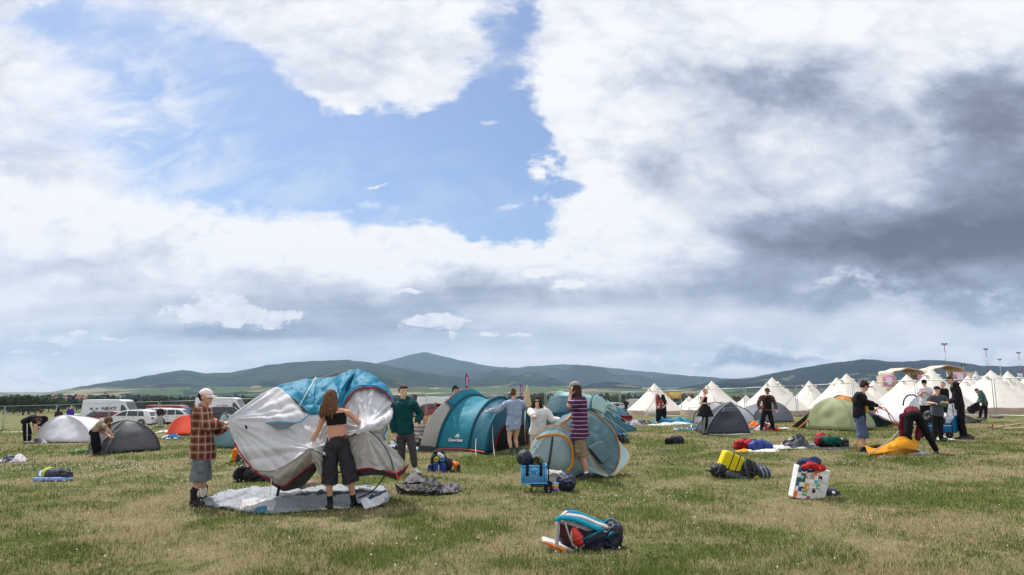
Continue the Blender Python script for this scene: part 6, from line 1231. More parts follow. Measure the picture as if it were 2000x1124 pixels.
strap(root, [q4(1000,370,-.08), q4(998,440,-.10), q4(1003,520,-.09)], .03, mat('pale_strap', (190,190,190)))
for zx, zy, col, nm in ((955,265,(196,196,40),'lime'), (1060,260,(90,160,214),'blue')):
    c = q4(zx,zy,-.04); rr = []
    for y_, r_ in ((.36,.052),(.0,.052),(-.005,.048),(-.004,.020),(.02,.016)): rr.append([c+Vector((r_*1.02*math.cos(2*math.pi*k/24), y_, r_*1.02*math.sin(2*math.pi*k/24))) for k in range(24)])
    ro = part(root, 'rolled_mat', MB().loft(rr), mat('%s_foam' % nm, col, rough=.8)); sp = [c+Vector((.0035*a*math.cos(a), -.007, .0035*a*math.sin(a))) for a in np.linspace(5, 13, 40)]; put('spiral', MB().tube(sp, .003, 4).mesh('spiral'), mat('%s_foam_dark' % nm, tuple(int(v*.6) for v in col)), ro, root.location)
part(root, 'white_bundle', fuse(MB().sbox(q4(1040,190,.0), (.17,.1,.08), RY(30), .6), .01, 2, .012, 12), cloth('white_plastic', (210,206,214)))
strap(root, [q4(1110,230,.0), q4(1180,330,.02), q4(1230,480,.06)], .035, GREYN)
g_ = ground(890,921); root = empty('rucksack', g_, 'small grey rucksack with an orange rolled mat on top beside the blue one', 'rucksack')
soft(root, 'main_compartment', [('sbox', q4(1310,440,.16), (.20,.2,.24), None, .5)], GREYN, .011, .014, 12); part(root, 'orange_panel', MB().sbox(q4(1305,470,.03), (.035,.03,.12), None, .4), ORN); part(root, 'pale_panel', MB().sbox(q4(1262,420,.04), (.05,.03,.09), RY(20), .5), mat('pale_strap', (190,190,190)))
c0, c1 = q4(1230,330,.22), q4(1330,370,.06); rm = part(root, 'rolled_mat', MB().tube([c0, lerp(c0,c1,.5), c1], [.066,.072,.074], 20), ORN); put('mat_hole', MB().tube([c1+(c1-c0).normalized()*.055, c1+(c1-c0).normalized()*.064], .036, 14).mesh('mat_hole'), mat('dark_hole', (40,30,26)), rm, root.location); strap(root, [q4(1250,290,.12), q4(1268,330,.05), q4(1255,380,.06)], .028, NYL)
# --- black tent bag heap, duffels and bags
g_ = ground(830,968); yh = g_.y; root = empty('groundsheet', g_, 'black and grey groundsheet dropped in folds in front of the teal hooded man', 'groundsheet')
def q5(r): return [[pt(750+.1068*a, 870+.1068*b, yh+d) for a, b, d in w] for w in r]
BS, CS, SV = cloth('black_sheet', (34,31,33), rough=.5, spec=.4), cloth('charcoal_sheet', (36,34,37), rough=.6, spec=.25), cloth('silver_sheet', (62,60,66), rough=.55, spec=.3)
part(root, 'front_fold', patch(q5([[(195,690,.25),(350,790,.05),(560,770,.0),(800,775,-.02)], [(215,780,.2),(370,850,.0),(580,850,-.06),(800,860,-.06)], [(255,895,.1),(400,925,-.02),(600,935,-.05),(810,945,-.05)]]), 40, 16, .03, 7, 2), BS, .006)
part(root, 'inner_fold', patch(q5([[(220,665,.5),(380,640,.6),(600,615,.7),(880,595,.75),(1020,650,.6)], [(300,700,.3),(450,690,.35),(660,660,.4),(900,660,.45),(1040,690,.4)], [(350,790,.08),(520,765,.05),(720,770,.05),(900,750,.1),(1040,740,.2)]]), 44, 24, .06, 6, 5, pulls=((pt(815,945,yh+.1),.08,5),)), [CS], .006)
part(root, 'grey_tail', patch(q5([[(960,740,.3),(1120,700,.5),(1270,668,.6),(1455,750,.4)], [(1010,810,.1),(1130,780,.2),(1280,770,.25),(1440,770,.35)], [(1080,875,-.05),(1200,860,.0),(1330,855,.1),(1400,800,.28)]]), 34, 18, .05, 7, 8), SV, .006)
part(root, 'crumpled_end', patch(q5([[(800,765,0),(920,725,.1),(1010,770,.1),(1080,850,0)], [(760,860,-.1),(880,840,-.14),(980,850,-.12),(1060,890,-.06)], [(700,965,-.1),(820,985,-.12),(960,985,-.1),(1050,920,-.04)]]), 34, 24, .07, 9, 11), CS, .006)
part(root, 'light_fold', patch(q5([[(375,640,.5),(460,545,.6),(560,498,.7),(650,560,.7),(690,610,.6)], [(400,660,.3),(500,610,.35),(590,590,.38),(660,620,.4),(720,650,.4)], [(440,690,.2),(540,680,.22),(620,670,.25),(680,670,.28),(740,680,.3)]]), 30, 18, .04, 8, 3), cloth('mid_grey_cloth', (112,108,112)), .006)
part(root, 'pale_scrap', patch(q5([[(700,900,-.1),(760,895,-.12),(820,910,-.12)], [(700,1010,-.1),(760,1020,-.1),(800,980,-.1)]]), 14, 10, .03, 14, 3), SV, .006)
g_ = ground(500,943); root = empty('duffel_bag', g_, 'long black duffel bag lying on the grass behind the raised tent', 'duffel bag'); yd = g_.y+.25
soft(root, 'bag_body', [('tube', [pt(470,926,yd), pt(495,927,yd), pt(528,930,yd), pt(548,934,yd)], [.16,.20,.18,.10], 16)], NYL, .014, .024, 8, 3)
soft(root, 'end_pocket', [('sbox', pt(471,928,yd-.06), (.16,.3,.32), RY(10), .5)], BLACK, .014, .016, 9)
strap(root, [pt(466,916,yd-.1), pt(478,909,yd-.12), pt(488,914,yd-.15), pt(490,925,yd-.19)], .03, NYL, 'handle')
g_ = ground(1315,868); root = empty('backpack', g_, 'black backpack lying alone on the grass between two tents', 'backpack'); soft(root, 'main_compartment', [('sbox', pt(1318,861,g_.y+.2), (.56,.36,.30), RY(-6), .6)], NYL, .014, .02, 8, 4); soft(root, 'front_pocket', [('sbox', pt(1307,863,g_.y+.05), (.28,.2,.22), RY(6), .6)], BLACK, .014, .012, 9); strap(root, [pt(1310,855,g_.y+.1), pt(1322,853,g_.y+.1), pt(1331,860,g_.y)], .04, GREYN)
o = clothpile('dark_glove', 'small dark glove shaped cloth lying on the grass near the lone black backpack', 'cloth', 1298, 882, .40, .3, .09, [GREYN, NYL], 8)
o = clothpile('dark_bag', 'limp black bag slumped at the foot of the mint roofed tent', 'bag', 1214, 867, .65, .7, .42, [NYL, BLACK], 2)
# --- row of things lying between the tents on the right
g_ = ground(1458,880); root = empty('rucksack', g_, 'red rucksack with a black lid lying on the grass by the white papers', 'rucksack'); soft(root, 'main_compartment', [('sbox', pt(1456,871,g_.y+.2), (.66,.4,.36), RY(-4), .6)], REDN, .016, .03, 7, 1); soft(root, 'lid', [('sbox', pt(1463,863,g_.y+.25), (.46,.3,.16), RY(8), .6)], NYL, .014, .02, 9); soft(root, 'pocket', [('sbox', pt(1444,870,g_.y+.02), (.16,.14,.24), None, .6)], cloth('dark_red_nylon', (120,26,34)), .014, .014, 9); strap(root, [pt(1447,864,g_.y+.0), pt(1455,868,g_.y-.03), pt(1458,876,g_.y-.02)], .03, NYL)
g_ = ground(1485,881); sb = empty('sleeping_bag', g_, 'royal blue sleeping bag sack with black straps beside the red rucksack', 'sleeping bag'); c = pt(1486,871.5,g_.y+.18); soft(sb, 'stuff_sack', [('tube', [c+Vector((-.24,-.05,0)), c, c+Vector((.26,.06,-.02))], [.15,.18,.12], 16)], BLUEN, .014, .02, 9)
for k in (-.17, .02): part(sb, 'strap', MB().tube([c+Vector((k+.03*math.sin(a), .19*math.cos(a), .19*math.sin(a))) for a in np.linspace(0, 6.28, 20)], .014, 6, ends=False), NYL)
clothpile('orange_cloth', 'small orange and white cloth lying in front of the red rucksack', 'cloth', 1459, 884, .55, .3, .10, [cloth('amber_cloth', (224,160,50)), cloth('white_cloth', (214,214,214))], 4, 6, 0, 3)
clothpile('white_papers', 'flat white papers spread on the grass beside the royal blue sack', 'papers', 1505, 884, .75, .5, .07, [cloth('white_cloth', (214,214,214)), cloth('off_white_cloth', (196,196,190))], 6, 5)
clothpile('white_cloth', 'crumpled white cloth strip lying between the blue sack and grey heap', 'cloth', 1540, 878, 1.25, .6, .16, [cloth('white_cloth', (214,214,214)), cloth('off_white_cloth', (196,196,190)), GREYN], 12, 5)
clothpile('grey_heap', 'heap of grey clothes and nylon on a dark sheet left of the red ball', 'clothes', 1577, 877, 1.15, .9, .42, [GREYN, cloth('mid_grey_nylon', (120,120,128)), cloth('charcoal_nylon', (54,54,58)), cloth('pale_grey_nylon', (176,176,184))], 15, 5)
g_ = ground(1605,870); root = empty('red_ball', g_, 'round red stuff sack resting on the dark gear heap', 'stuff sack'); soft(root, 'sack_body', [('ell', pt(1603.5,854,g_.y+.3), .16,.16,.14)], REDN, .012, .008, 8); part(root, 'seam', MB().tube([pt(1603.5,854,g_.y+.3)+Vector((.165*math.sin(a)*.4, -.15*abs(math.cos(a))-.01, .14*math.sin(a))) for a in np.linspace(-1.4, 1.4, 12)], .006, 5), cloth('dark_red_nylon', (120,26,34)))
g_ = ground(1623,875); root = empty('rucksack', g_, 'black and bottle green rucksack lying on a dark sheet beside the olive tent', 'rucksack'); soft(root, 'main_compartment', [('sbox', pt(1624,864,g_.y+.2), (.95,.45,.34), RY(3), .6)], NYL, .016, .03, 7, 2)
for px_, py_ in ((1619,862), (1634,861)): soft(root, 'green_pocket', [('sbox', pt(px_,py_,g_.y+.02), (.28,.2,.22), RY(20), .6)], cloth('bottle_green', (24,92,80)), .014, .02, 9, px_)
soft(root, 'red_panel', [('sbox', pt(1596,864,g_.y+.05), (.12,.2,.26), RY(20), .6)], cloth('dark_red_nylon', (120,26,34)), .014, .012, 9); part(root, 'white_patch', MB().sbox(pt(1643.5,860,g_.y+.05), (.12,.1,.12), RY(-20), .6), cloth('white_plastic', (210,206,214)))
clothpile('dark_sheet', 'flat black sheet under the green rucksack and red sack', 'sheet', 1622, 879, 1.7, .9, .06, [NYL, GREYN], 5, 5)
# --- left side
g_ = ground(103,941); root = empty('foam_mat', g_, 'light blue foam mat folded on the grass on the left', 'mat'); yl = g_.y
MATB = mat('pale_blue_foam', (124,152,208), rough=.85); part(root, 'mat_sheet', patch([gprow([(77,925),(100,924),(126,928)], .06), gprow([(74,933),(100,934),(130,936)], .03)], 14, 8, .02, 5), MATB, .02); part(root, 'rolled_edge', MB().tube(smoothpath([g_+Vector((-.36,0,.04)), g_+Vector((0,-.02,.045)), g_+Vector((.32,.05,.04))], 4), .045, 12), MATB)
sb = empty('sleeping_bag', ground(102,934), 'dark grey sleeping bag sack with a lime green side lying on the blue mat', 'sleeping bag'); c = pt(101,926,yl+.15); soft(sb, 'stuff_sack', [('ell', c+Vector((.03,0,0)), .18,.16,.125)], GREYN, .012, .008, 9); soft(sb, 'lime_end', [('ell', c+Vector((-.08,.03,.005)), .12,.17,.130)], cloth('lime_nylon', (176,188,64)), .012, .006, 9)
sb = empty('sleeping_bag', ground(124,936), 'black sleeping bag sack leaning beside the grey one on the blue mat', 'sleeping bag'); soft(sb, 'stuff_sack', [('tube', [pt(116,922,yl+.35), pt(125,926,yl+.2), pt(132,932,yl+.1)], [.09,.125,.11], 14)], cloth('black_grey_nylon', (46,46,52), rough=.55), .012, .012, 9)
clothpile('dark_bag', 'dark navy bag lying on the grass at the left edge', 'bag', 12, 905, .75, .5, .26, [NAVY, NYL, cloth('white_plastic', (210,206,214))], 9, 5, 0, 4)
g_ = ground(150,887); root = empty('rolled_mat', g_, 'green rolled sleeping mat lying in front of the charcoal dome', 'mat'); part(root, 'roll', MB().tube([pt(137,886,g_.y), pt(152,883.5,g_.y+.05), pt(170,882.5,g_.y+.1)], [.075,.085,.085], 14), cloth('grass_green_nylon', (84,132,72))); part(root, 'roll_band', MB().tube([pt(151,883.6,g_.y+.05), pt(153,883.4,g_.y+.05)], .092, 14, ends=False), mat('pale_strap', (190,190,190)))
clothpile('blue_cloth', 'blue and white patterned cloth heap in front of the orange tent', 'cloth', 330, 858, .95, .6, .22, [cloth('cobalt_cloth', (40,92,150)), cloth('navy_cloth', (30,50,92)), cloth('white_cloth', (214,214,214))], 3, 5, 0, 5)
clothpile('grey_cloth', 'flat grey and white cloth on the grass left of the orange tent', 'cloth', 315, 846, .9, .6, .14, [cloth('mid_grey_nylon', (120,120,128)), cloth('white_cloth', (214,214,214))], 7, 5, 0, 4)
g_ = ground(462,904); root = empty('stuff_bag', g_, 'orange and navy bag with a lime green end behind the raised tent', 'bag'); soft(root, 'orange_half', [('sbox', pt(461,889,g_.y+.1), (.14,.24,.36), RY(8), .5)], ORN, .014, .016, 9); soft(root, 'navy_half', [('sbox', pt(470,896,g_.y+.05), (.18,.24,.22), RY(-10), .6)], NAVY, .014, .016, 9); soft(root, 'lime_end', [('sbox', pt(453,896,g_.y+.1), (.10,.2,.20), RY(30), .6)], cloth('lime_green', (150,206,110)), .014, .012, 9)
clothpile('camping_gear', 'heap of black and grey gear on the grass behind the teal hooded man', 'gear', 769, 884, .75, .6, .42, [NYL, GREYN, cloth('pale_grey_nylon', (176,176,184)), cloth('forest_green_nylon', (36,60,48))], 14, 6)
clothpile('blue_cloth', 'light blue cloth lying on the grass behind the legs of the hooded man', 'cloth', 800, 882, .75, .6, .16, [cloth('sky_cloth', (110,178,214)), cloth('teal_cloth', (60,130,150)), cloth('white_cloth', (214,214,214))], 6, 5)
# --- before the bell tents
g_ = ground(1222,829); root = empty('cool_box', g_, 'dark red cool box standing on the grass near the bell tents', 'cool box'); yq = g_.y+.2
part(root, 'box_body', MB().sbox(pt(1224,821.5,yq), (.46,.42,.48), RZ(12), .12, 24, 10), mat('dark_red_plastic', (140,28,38), rough=.4)); part(root, 'lid', MB().sbox(pt(1224,813.5,yq), (.49,.45,.10), RZ(12), .15, 24, 8), mat('dark_red_plastic2', (120,24,34), rough=.4)); strap(root, [pt(1219,812,yq-.1), pt(1224,809,yq-.1), pt(1230,812,yq)], .04, NYL, 'handle')
clothpile('camping_gear', 'grey and blue gear heap lying right of the red cool box', 'gear', 1238, 832, 1.1, .8, .36, [cloth('pale_grey_nylon', (176,176,184)), GREYN, cloth('cobalt_cloth', (40,92,150)), NYL], 4, 5)
clothpile('dark_clothes', 'flat dark clothes lying beyond the grey and blue gear heap', 'clothes', 1256, 829, 1.1, .8, .24, [NYL, NAVY], 11, 5)
clothpile('tent_cloth', 'bright blue tent cloth with a white edge spread before the bell tent', 'cloth', 1322, 828, 2.3, 1.6, .50, [BLUE, BLUE, tentm('teal_fold', (24,104,132))], 5, 2.6)
clothpile('white_cloth', 'white crumpled cloth along the front of the bright blue tent cloth', 'cloth', 1316, 831, 2.3, .7, .16, [cloth('white_cloth', (214,214,214)), cloth('off_white_cloth', (196,196,190))], 9, 3)
clothpile('camping_gear', 'black and white patterned gear spread left of the pink haired woman', 'gear', 1352, 841, 1.5, 1.0, .30, [NYL, cloth('white_cloth', (214,214,214)), GREYN, cloth('teal_cloth', (60,130,150))], 17, 5, 0, 4)
clothpile('red_bag', 'red and black bags between the legs of the man in the open shirt', 'bag', 1500, 842, .9, .6, .46, [NYL, REDN, cloth('white_cloth', (214,214,214))], 3, 4, 0, 3)
clothpile('red_bag', 'plain red bag right of the man in the open plaid shirt', 'bag', 1518, 842, .55, .5, .36, [REDN], 5, 4)
clothpile('teal_bag', 'teal and orange bag behind the slate tent corner', 'bag', 1482, 838, .7, .6, .42, [cloth('teal_cloth', (60,130,150)), ORN], 7, 4, 0, 3)
clothpile('white_towel', 'white towel lying on the grass right of the plain red bag', 'towel', 1530, 838, .7, .4, .06, [cloth('white_cloth', (214,214,214))], 2, 4)
# --- blue wagon
g_ = ground(1838,858); root = empty('folding_wagon', g_, 'blue canvas folding wagon with black frame loaded with bags', 'wagon'); yw = g_.y
def qw(px, py, d=0.0): return pt(px, py, yw+d)
WB = cloth('wagon_blue', (24,104,156), rough=.6)
x0, x1 = qw(1814,840).x, qw(1858,840).x; zt, zb = qw(1836,827).z, qw(1836,845).z
for d in (0, .55): part(root, 'side_panel', patch([[Vector((lerp(x0,x1,k), yw+d, zt)) for k in (0,.5,1)], [Vector((lerp(x0,x1,k), yw+d-.02, lerp(zt,zb,.5))) for k in (0,.5,1)], [Vector((lerp(x0,x1,k), yw+d, zb)) for k in (0,.5,1)]], 14, 8, .02, 6), WB, .01)
part(root, 'floor', MB().box(((x0+x1)/2, yw+.28, zb+.02), (x1-x0, .54, .02)), WB); part(root, 'white_band', MB().box(((x0+x1)/2, yw-.035, lerp(zt,zb,.28)), (x1-x0-.02, .01, .022)), WSOCK)
part(root, 'end_panel', patch([[qw(1858,826), qw(1866,811,.1), qw(1873,822,.3)], [qw(1859,840), qw(1867,838,.1), qw(1874,838,.3)], [qw(1860,846), qw(1867,846,.1), qw(1874,841,.3)]], 10, 8, .02, 5), WB, .02)
for px_ in (1814, 1859):
    for d in (0, .55): part(root, 'leg', MB().tube([qw(px_,826,d), Vector((qw(px_,826).x, yw+d, g_.z+.1))], .016, 6), DARKMETAL)
e = MB()
e.tube([qw(1814,846), qw(1859,846)], .016, 6); part(root, 'frame', e, DARKMETAL); part(root, 'pull_handle', MB().tube([qw(1862,812,.2), qw(1861,796,.2), qw(1859,786,.2)], .014, 6), DARKMETAL)
for px_ in (1819, 1853):
    for d in (-.02, .57):
        c = Vector((qw(px_,850).x, yw+d, g_.z+.11)); rr = []
        for x_, r_ in ((-.03,.06),(-.03,.10),(-.015,.112),(.015,.112),(.03,.10),(.03,.06)): rr.append([c+Vector((r_*math.cos(2*math.pi*k/18), x_, r_*math.sin(2*math.pi*k/18))) for k in range(18)])
        wo = part(root, 'wheel', MB().loft(rr), mat('trolley_tyre', (26,26,28))); put('hub', MB().tube([c+Vector((0,-.036,0)), c+Vector((0,.036,0))], .04, 10).mesh('hub'), mat('hub_grey', (80,80,84)), wo, root.location)
o = tag(put('black_bag', fuse(MB().sbox(qw(1823,818,.28), (.62,.42,.46), RY(12), .6), .018, 2, .035, 6, True, 2), NYL, None, qw(1823,828,.28)), 'black bags heaped in the left half of the blue wagon', 'bag')
o = tag(put('plastic_bag', fuse(MB().sbox(qw(1845,820,.2), (.38,.36,.40), RY(-14), .7), .016, 2, .045, 7, True, 5), cloth('translucent_white', (196,200,206), rough=.4, spec=.5), None, qw(1845,830,.2)), 'white plastic bag piled on the right side of the blue wagon', 'bag')
o = tag(put('blue_bag', fuse(MB().sbox(qw(1836,823,.1), (.24,.3,.26), RY(8), .6), .016, 2, .03, 7, True, 6), NAVY, None, qw(1836,830,.1)), 'navy bag between the black and white bags in the wagon', 'bag')
clothpile('shoes_and_bags', 'dark shoes and bags on the grass under the blue wagon', 'bag', 1848, 861, .95, .6, .20, [NYL, cloth('brown_cloth', (84,70,66)), cloth('white_cloth', (214,214,214))], 21, 6, 0, 5)
clothpile('dark_bag', 'black bag lying on the grass right of the wagon', 'bag', 1894, 859, .65, .5, .26, [NYL, NAVY], 22, 5)
o = tag(put('green_cloth', fuse(MB().sbox(pt(1842,791,21.6), (.20,.08,.15), RY(10), .7), .014, 2, .03, 8, True, 7), cloth('leaf_green_cloth', (70,104,76)), None, pt(1842,791,21.6)), 'green cloth held between the person in the beanie and the woman', 'cloth')
o = tag(put('black_garment', fuse(MB().sbox(pt(1904,796,32.7), (.50,.18,.36), RY(-28), .6).sbox(pt(1897,801,32.7), (.34,.16,.30), RY(20), .6), .016, 2, .04, 7, True, 8), BLACK, None, pt(1904,796,32.7)), 'black garment held by the person in the grey green hoodie', 'clothes')
clothpile('navy_bag', 'dark navy bag on the ground by the fence near the hoodie wearer', 'bag', 1917, 823, .9, .7, .22, [NAVY], 23, 4)
e = MB(); e.tube([gp(1941,838)+Vector((0,0,.03)), gp(1996,829)+Vector((0,0,.03))], .035, 7); tag(put('wooden_pole', e.mesh('wooden_pole'), mat('pale_wood', (190,170,132), var=.2), None, gp(1968,833)), 'slender pale wooden pole lying on the grass at the right', 'pole')
e = MB(); e.tube([gp(1964,839.5)+Vector((0,0,.03)), gp(2030,838)+Vector((0,0,.03))], .045, 7); tag(put('wooden_pole', e.mesh('wooden_pole'), mat('pale_wood', (190,170,132), var=.2), None, gp(1995,838)), 'thicker pale wooden pole nearest us on the grass at the right', 'pole')
e = MB(); e.tube([gp(1939,838), gp(1939,838)+Vector((0,0,.2))], .03, 6); tag(put('wooden_peg', e.mesh('wooden_peg'), mat('brown_peg', (150,84,52)), None, gp(1939,838)), 'short brown peg standing at the end of the slender wooden pole', 'peg')
# ------------------------------------------------------------------ fence, bell tents, vehicles, far things
posts = [(-95,785,828),(6,784,829),(108,783,829),(211,782,829),(308,781,829),(402,780,828),(492,778.5,827),(580,777,826),(666,776,825),(750,774.5,824),(832,773,823),(912,772,822),(990,771,821),(1066,770,820),(1140,769.5,819),(1212,770,819),(1284,768,818),(1368,764,816),(1457,758.5,814),(1558,755,813),(1670,750,812.5),(1794,745,812),(1946,738,812),(2120,730,812)]
FP = []
for px, t_, b_ in posts:
    Y = 2.0*F/(b_-t_); p = pt(px, b_, Y); p.z = G(p.x, p.y)+.04; FP.append(p)
WIRE = mat('fence_wire', (150,154,158), rough=.5, metal=.6)
for i in range(len(FP)-1):
    A, B = FP[i], FP[i+1]; d = (B-A).normalized(); A_, B_ = A+d*.06, B-d*.06; c = (A+B)/2; root = empty('wire_fence', c, None, 'fence', 'temporary wire fence panels')
    root['label'] = 'grey wire mesh temporary fence panel in the long fence behind the camp'
    H_ = Vector((0,0,2.0)); e = MB()
    for a in (A_, B_): e.tube([a, a+H_], .021, 6)
    e.tube([A_+H_, B_+H_], .021, 6); e.tube([A_+Vector((0,0,.12)), B_+Vector((0,0,.12))], .021, 6); part(root, 'tube_frame', e, METAL)
    e = MB(); n_ = 30
    for k in range(1, n_): a = lerp(A_, B_, k/n_); e.tube([a+Vector((0,0,.12)), a+H_], .0022, 3, ends=False)
    for z_ in (.4,.75,1.1,1.45,1.75): e.tube([A_+Vector((0,0,z_)), B_+Vector((0,0,z_))], .0018, 3, ends=False)
    part(root, 'wire_mesh', e, WIRE)
    ft = MB(); ft.sbox(B+Vector((0,0,.05)), (.28,.75,.14), None, .3, 14, 6); fo_ = tag(put('fence_block', ft.mesh('fence_block'), mat('concrete_foot', (120,118,116) if i < 8 else (44,44,46)), None, B), 'heavy block foot under a joint of the wire fence', 'fence foot', 'block feet of the wire fence')
for i in (4, 16, 19):
    a = FP[i] if i > 4 else FP[i]; e = MB(); e.tube([a+Vector((.0,0,1.6)), a+Vector((-.9 if i > 4 else .6,1.0,.05))], .018, 6); tag(put('steel_brace', e.mesh('steel_brace'), METAL, None, a), 'slanting steel brace behind a joint of the wire fence', 'brace', 'steel braces of the wire fence')
# --- bell tents
CAN = tentm('cream_canvas', (240,235,227), trans=.30, var=.05, scale=.9, wr=.02, wscale=1.6); WALLM = tentm('tan_mud_wall', (196,176,162), trans=.15); VENT = mat('vent_mesh', (110,86,70))
def belltent(px, py, label, h=3.0, r=2.5, rot=0.0, Y=None, door=False, guys=True, m=None):
    Y = Y or solveY(px, py, h, 36, 110); ap = pt(px, py, Y); jr = random.Random(int(px)); sg_ = jr.uniform(.6,1.7); base = Vector((ap.x, ap.y, G(ap.x, ap.y))); h = ap.z-base.z; root = empty('bell_tent', base, label, 'bell tent', 'cream bell tents')
    n = 40; wh = .50; mb = MB(); rings = []
    for k in range(13):
        t = k/12; row = []
        for a in range(n):
            an = 2*math.pi*a/n+R(rot); seg = abs(math.sin(an*6)); rr = .04+(r-.04)*t; sagz = -.10*sg_*math.sin(math.pi*t)*(.5+.5*seg)-.05*math.sin(math.pi*t)+.05*mnoise.noise(Vector((math.cos(an)*1.5, math.sin(an)*1.5+px, t*2)))*math.sin(math.pi*t)
            z = h-(h-wh)*(t**.97)+sagz; row.append(base+Vector((rr*math.cos(an)*(1-.03*seg*t), rr*math.sin(an)*(1-.03*seg*t), z-.05*seg*t)))
        rings.append(row)
    mb.loft(rings, cap=False); part(root, 'canopy', mb, m or CAN)
    w = MB(); w.loft([[base+Vector((r*.985*math.cos(2*math.pi*a/n+R(rot)), r*.985*math.sin(2*math.pi*a/n+R(rot)), z_-(.05*abs(math.sin(6*(2*math.pi*a/n+R(rot)))) if z_ > .2 else 0)+.02*mnoise.noise(Vector((a*.7,z_,px))))) for a in range(n)] for z_ in (0,.25,wh+.02)], cap=False); part(root, 'wall', w, WALLM)
    part(root, 'peak_cap', MB().tube([ap+Vector((0,0,-.28)), ap+Vector((0,0,-.05)), ap+Vector((0,0,.02))], [.20,.07,.02], 14), m or CAN)
    for k in range(4):
        an = R(rot+25+90*k); dr = Vector((math.cos(an), math.sin(an), 0)); sl = (dr*(r)+Vector((0,0,-(h-wh)))).normalized(); sd = dr.cross(Vector((0,0,1))); out = sd.cross(sl)
        if out.z < 0: out = -out
        c = base+Vector((0,0,h))+sl*.62; v = MB(); rr = []
        for q_, s_ in ((0,.02),(.10,.75),(.22,1.0)): rr.append([c+sl*q_+sd*(.14*s_*math.cos(a))+out*(.03+.10*s_*math.sin(a)) for a in np.linspace(0, math.pi, 9)])
        v.loft(rr, cap=False, closed=False); vo = part(root, 'vent_hood', v, m or CAN, .01); put('vent_mesh', MB().add([c+sl*.20+sd*(.12*math.cos(a))+out*(.02+.08*math.sin(a)) for a in np.linspace(0, math.pi, 9)], [tuple(range(9))]).mesh('vent_mesh', False), VENT, vo, root.location)
    if door is not None:
        an = R(-90+(door or 0)); dr = Vector((math.cos(an), math.sin(an), 0)); sd = Vector((-dr.y, dr.x, 0)); tp = base+dr*(r*.42)+Vector((0,0,h-(h-wh)*.42)); part(root, 'door_flap', patch([[tp-sd*.05+dr*.05, tp+dr*.09, tp+sd*.05+dr*.05], [base+dr*(r+.0)-sd*.55+Vector((0,0,wh+.1)), base+dr*(r+.10)+Vector((0,0,wh+.05)), base+dr*(r+.0)+sd*.55+Vector((0,0,wh+.1))], [base+dr*(r+.02)-sd*.6, base+dr*(r+.06), base+dr*(r+.02)+sd*.6]], 10, 12, .02, 3), m or CAN, .01)
    if guys:
        for k in range(8):
            an = R(rot+22+45*k); dr = Vector((math.cos(an), math.sin(an), 0)); e_ = base+dr*(r+1.4); e_.z = G(e_.x, e_.y); part(root, 'guy_rope', MB().tube([base+dr*(r)+Vector((0,0,wh+.04)), e_], .010, 4), WHITE_ROPE)
    return root
bt = [(1278,749.5,'cream bell tent standing alone at the left end of the bell tent row',3.0,2.7,0), (1346,774,'low peaked bell tent between the lone one and the pink haired woman',2.6,2.3,20), (1390,745,'tall cream bell tent behind the pink haired woman',3.0,2.9,10), (1457,772,'bell tent peak low behind the fence joint left of the plaid man',2.6,2.3,5), (1508,738,'tall cream bell tent directly behind the man in the open plaid shirt',3.0,2.8,0), (1519,745,'cream bell tent mostly hidden behind the one above the plaid man',3.0,2.6,30), (1537,759,'smaller white bell tent in front behind the grey dome',2.6,2.2,15),
  (1580,744.5,'cream bell tent between the grey dome and the olive dome',3.0,2.5,40), (1634,738,'cream bell tent partly hidden left of the tallest one',3.0,2.6,10), (1653,730.5,'tallest cream bell tent behind the olive dome',3.1,2.9,0), (1706,744,'cream bell tent right behind the head in the red peaked cap',2.9,2.5,25), (1716,751,'nearer white bell tent below the orange poles',2.6,2.6,12), (1771,732.5,'cream bell tent left of the man in the white tee',3.0,2.8,8), (1818,720.5,'highest cream bell tent behind the man in the white tee',3.3,2.9,0), (1890,734.5,'cream bell tent behind the ponytail of the woman in black',2.9,2.6,18), (1935,724,'large cream bell tent behind the person in the green hoodie',3.1,3.0,5), (1946,757,'white bell tent close behind the right end of the fence',2.5,2.8,30), (1968,726,'cream bell tent at the right showing behind the fence joint',3.0,2.6,33), (2012,731,'cream bell tent cut off by the right edge',3.0,3.2,0)]
for px, py, lb, h, r, rot in bt: belltent(px, py, lb, h, r, rot, guys=(px in (1278,1346,1537,1716,1946)), door=(None if px not in (1278,1390,1580,1771,1818) else -20))
belltent(1905.5, 726, 'small white pointed tent far behind the bell tents', 3.2, 2.2, 0, 85, door=None, guys=False, m=tentm('bright_white_canvas', (236,236,240)))
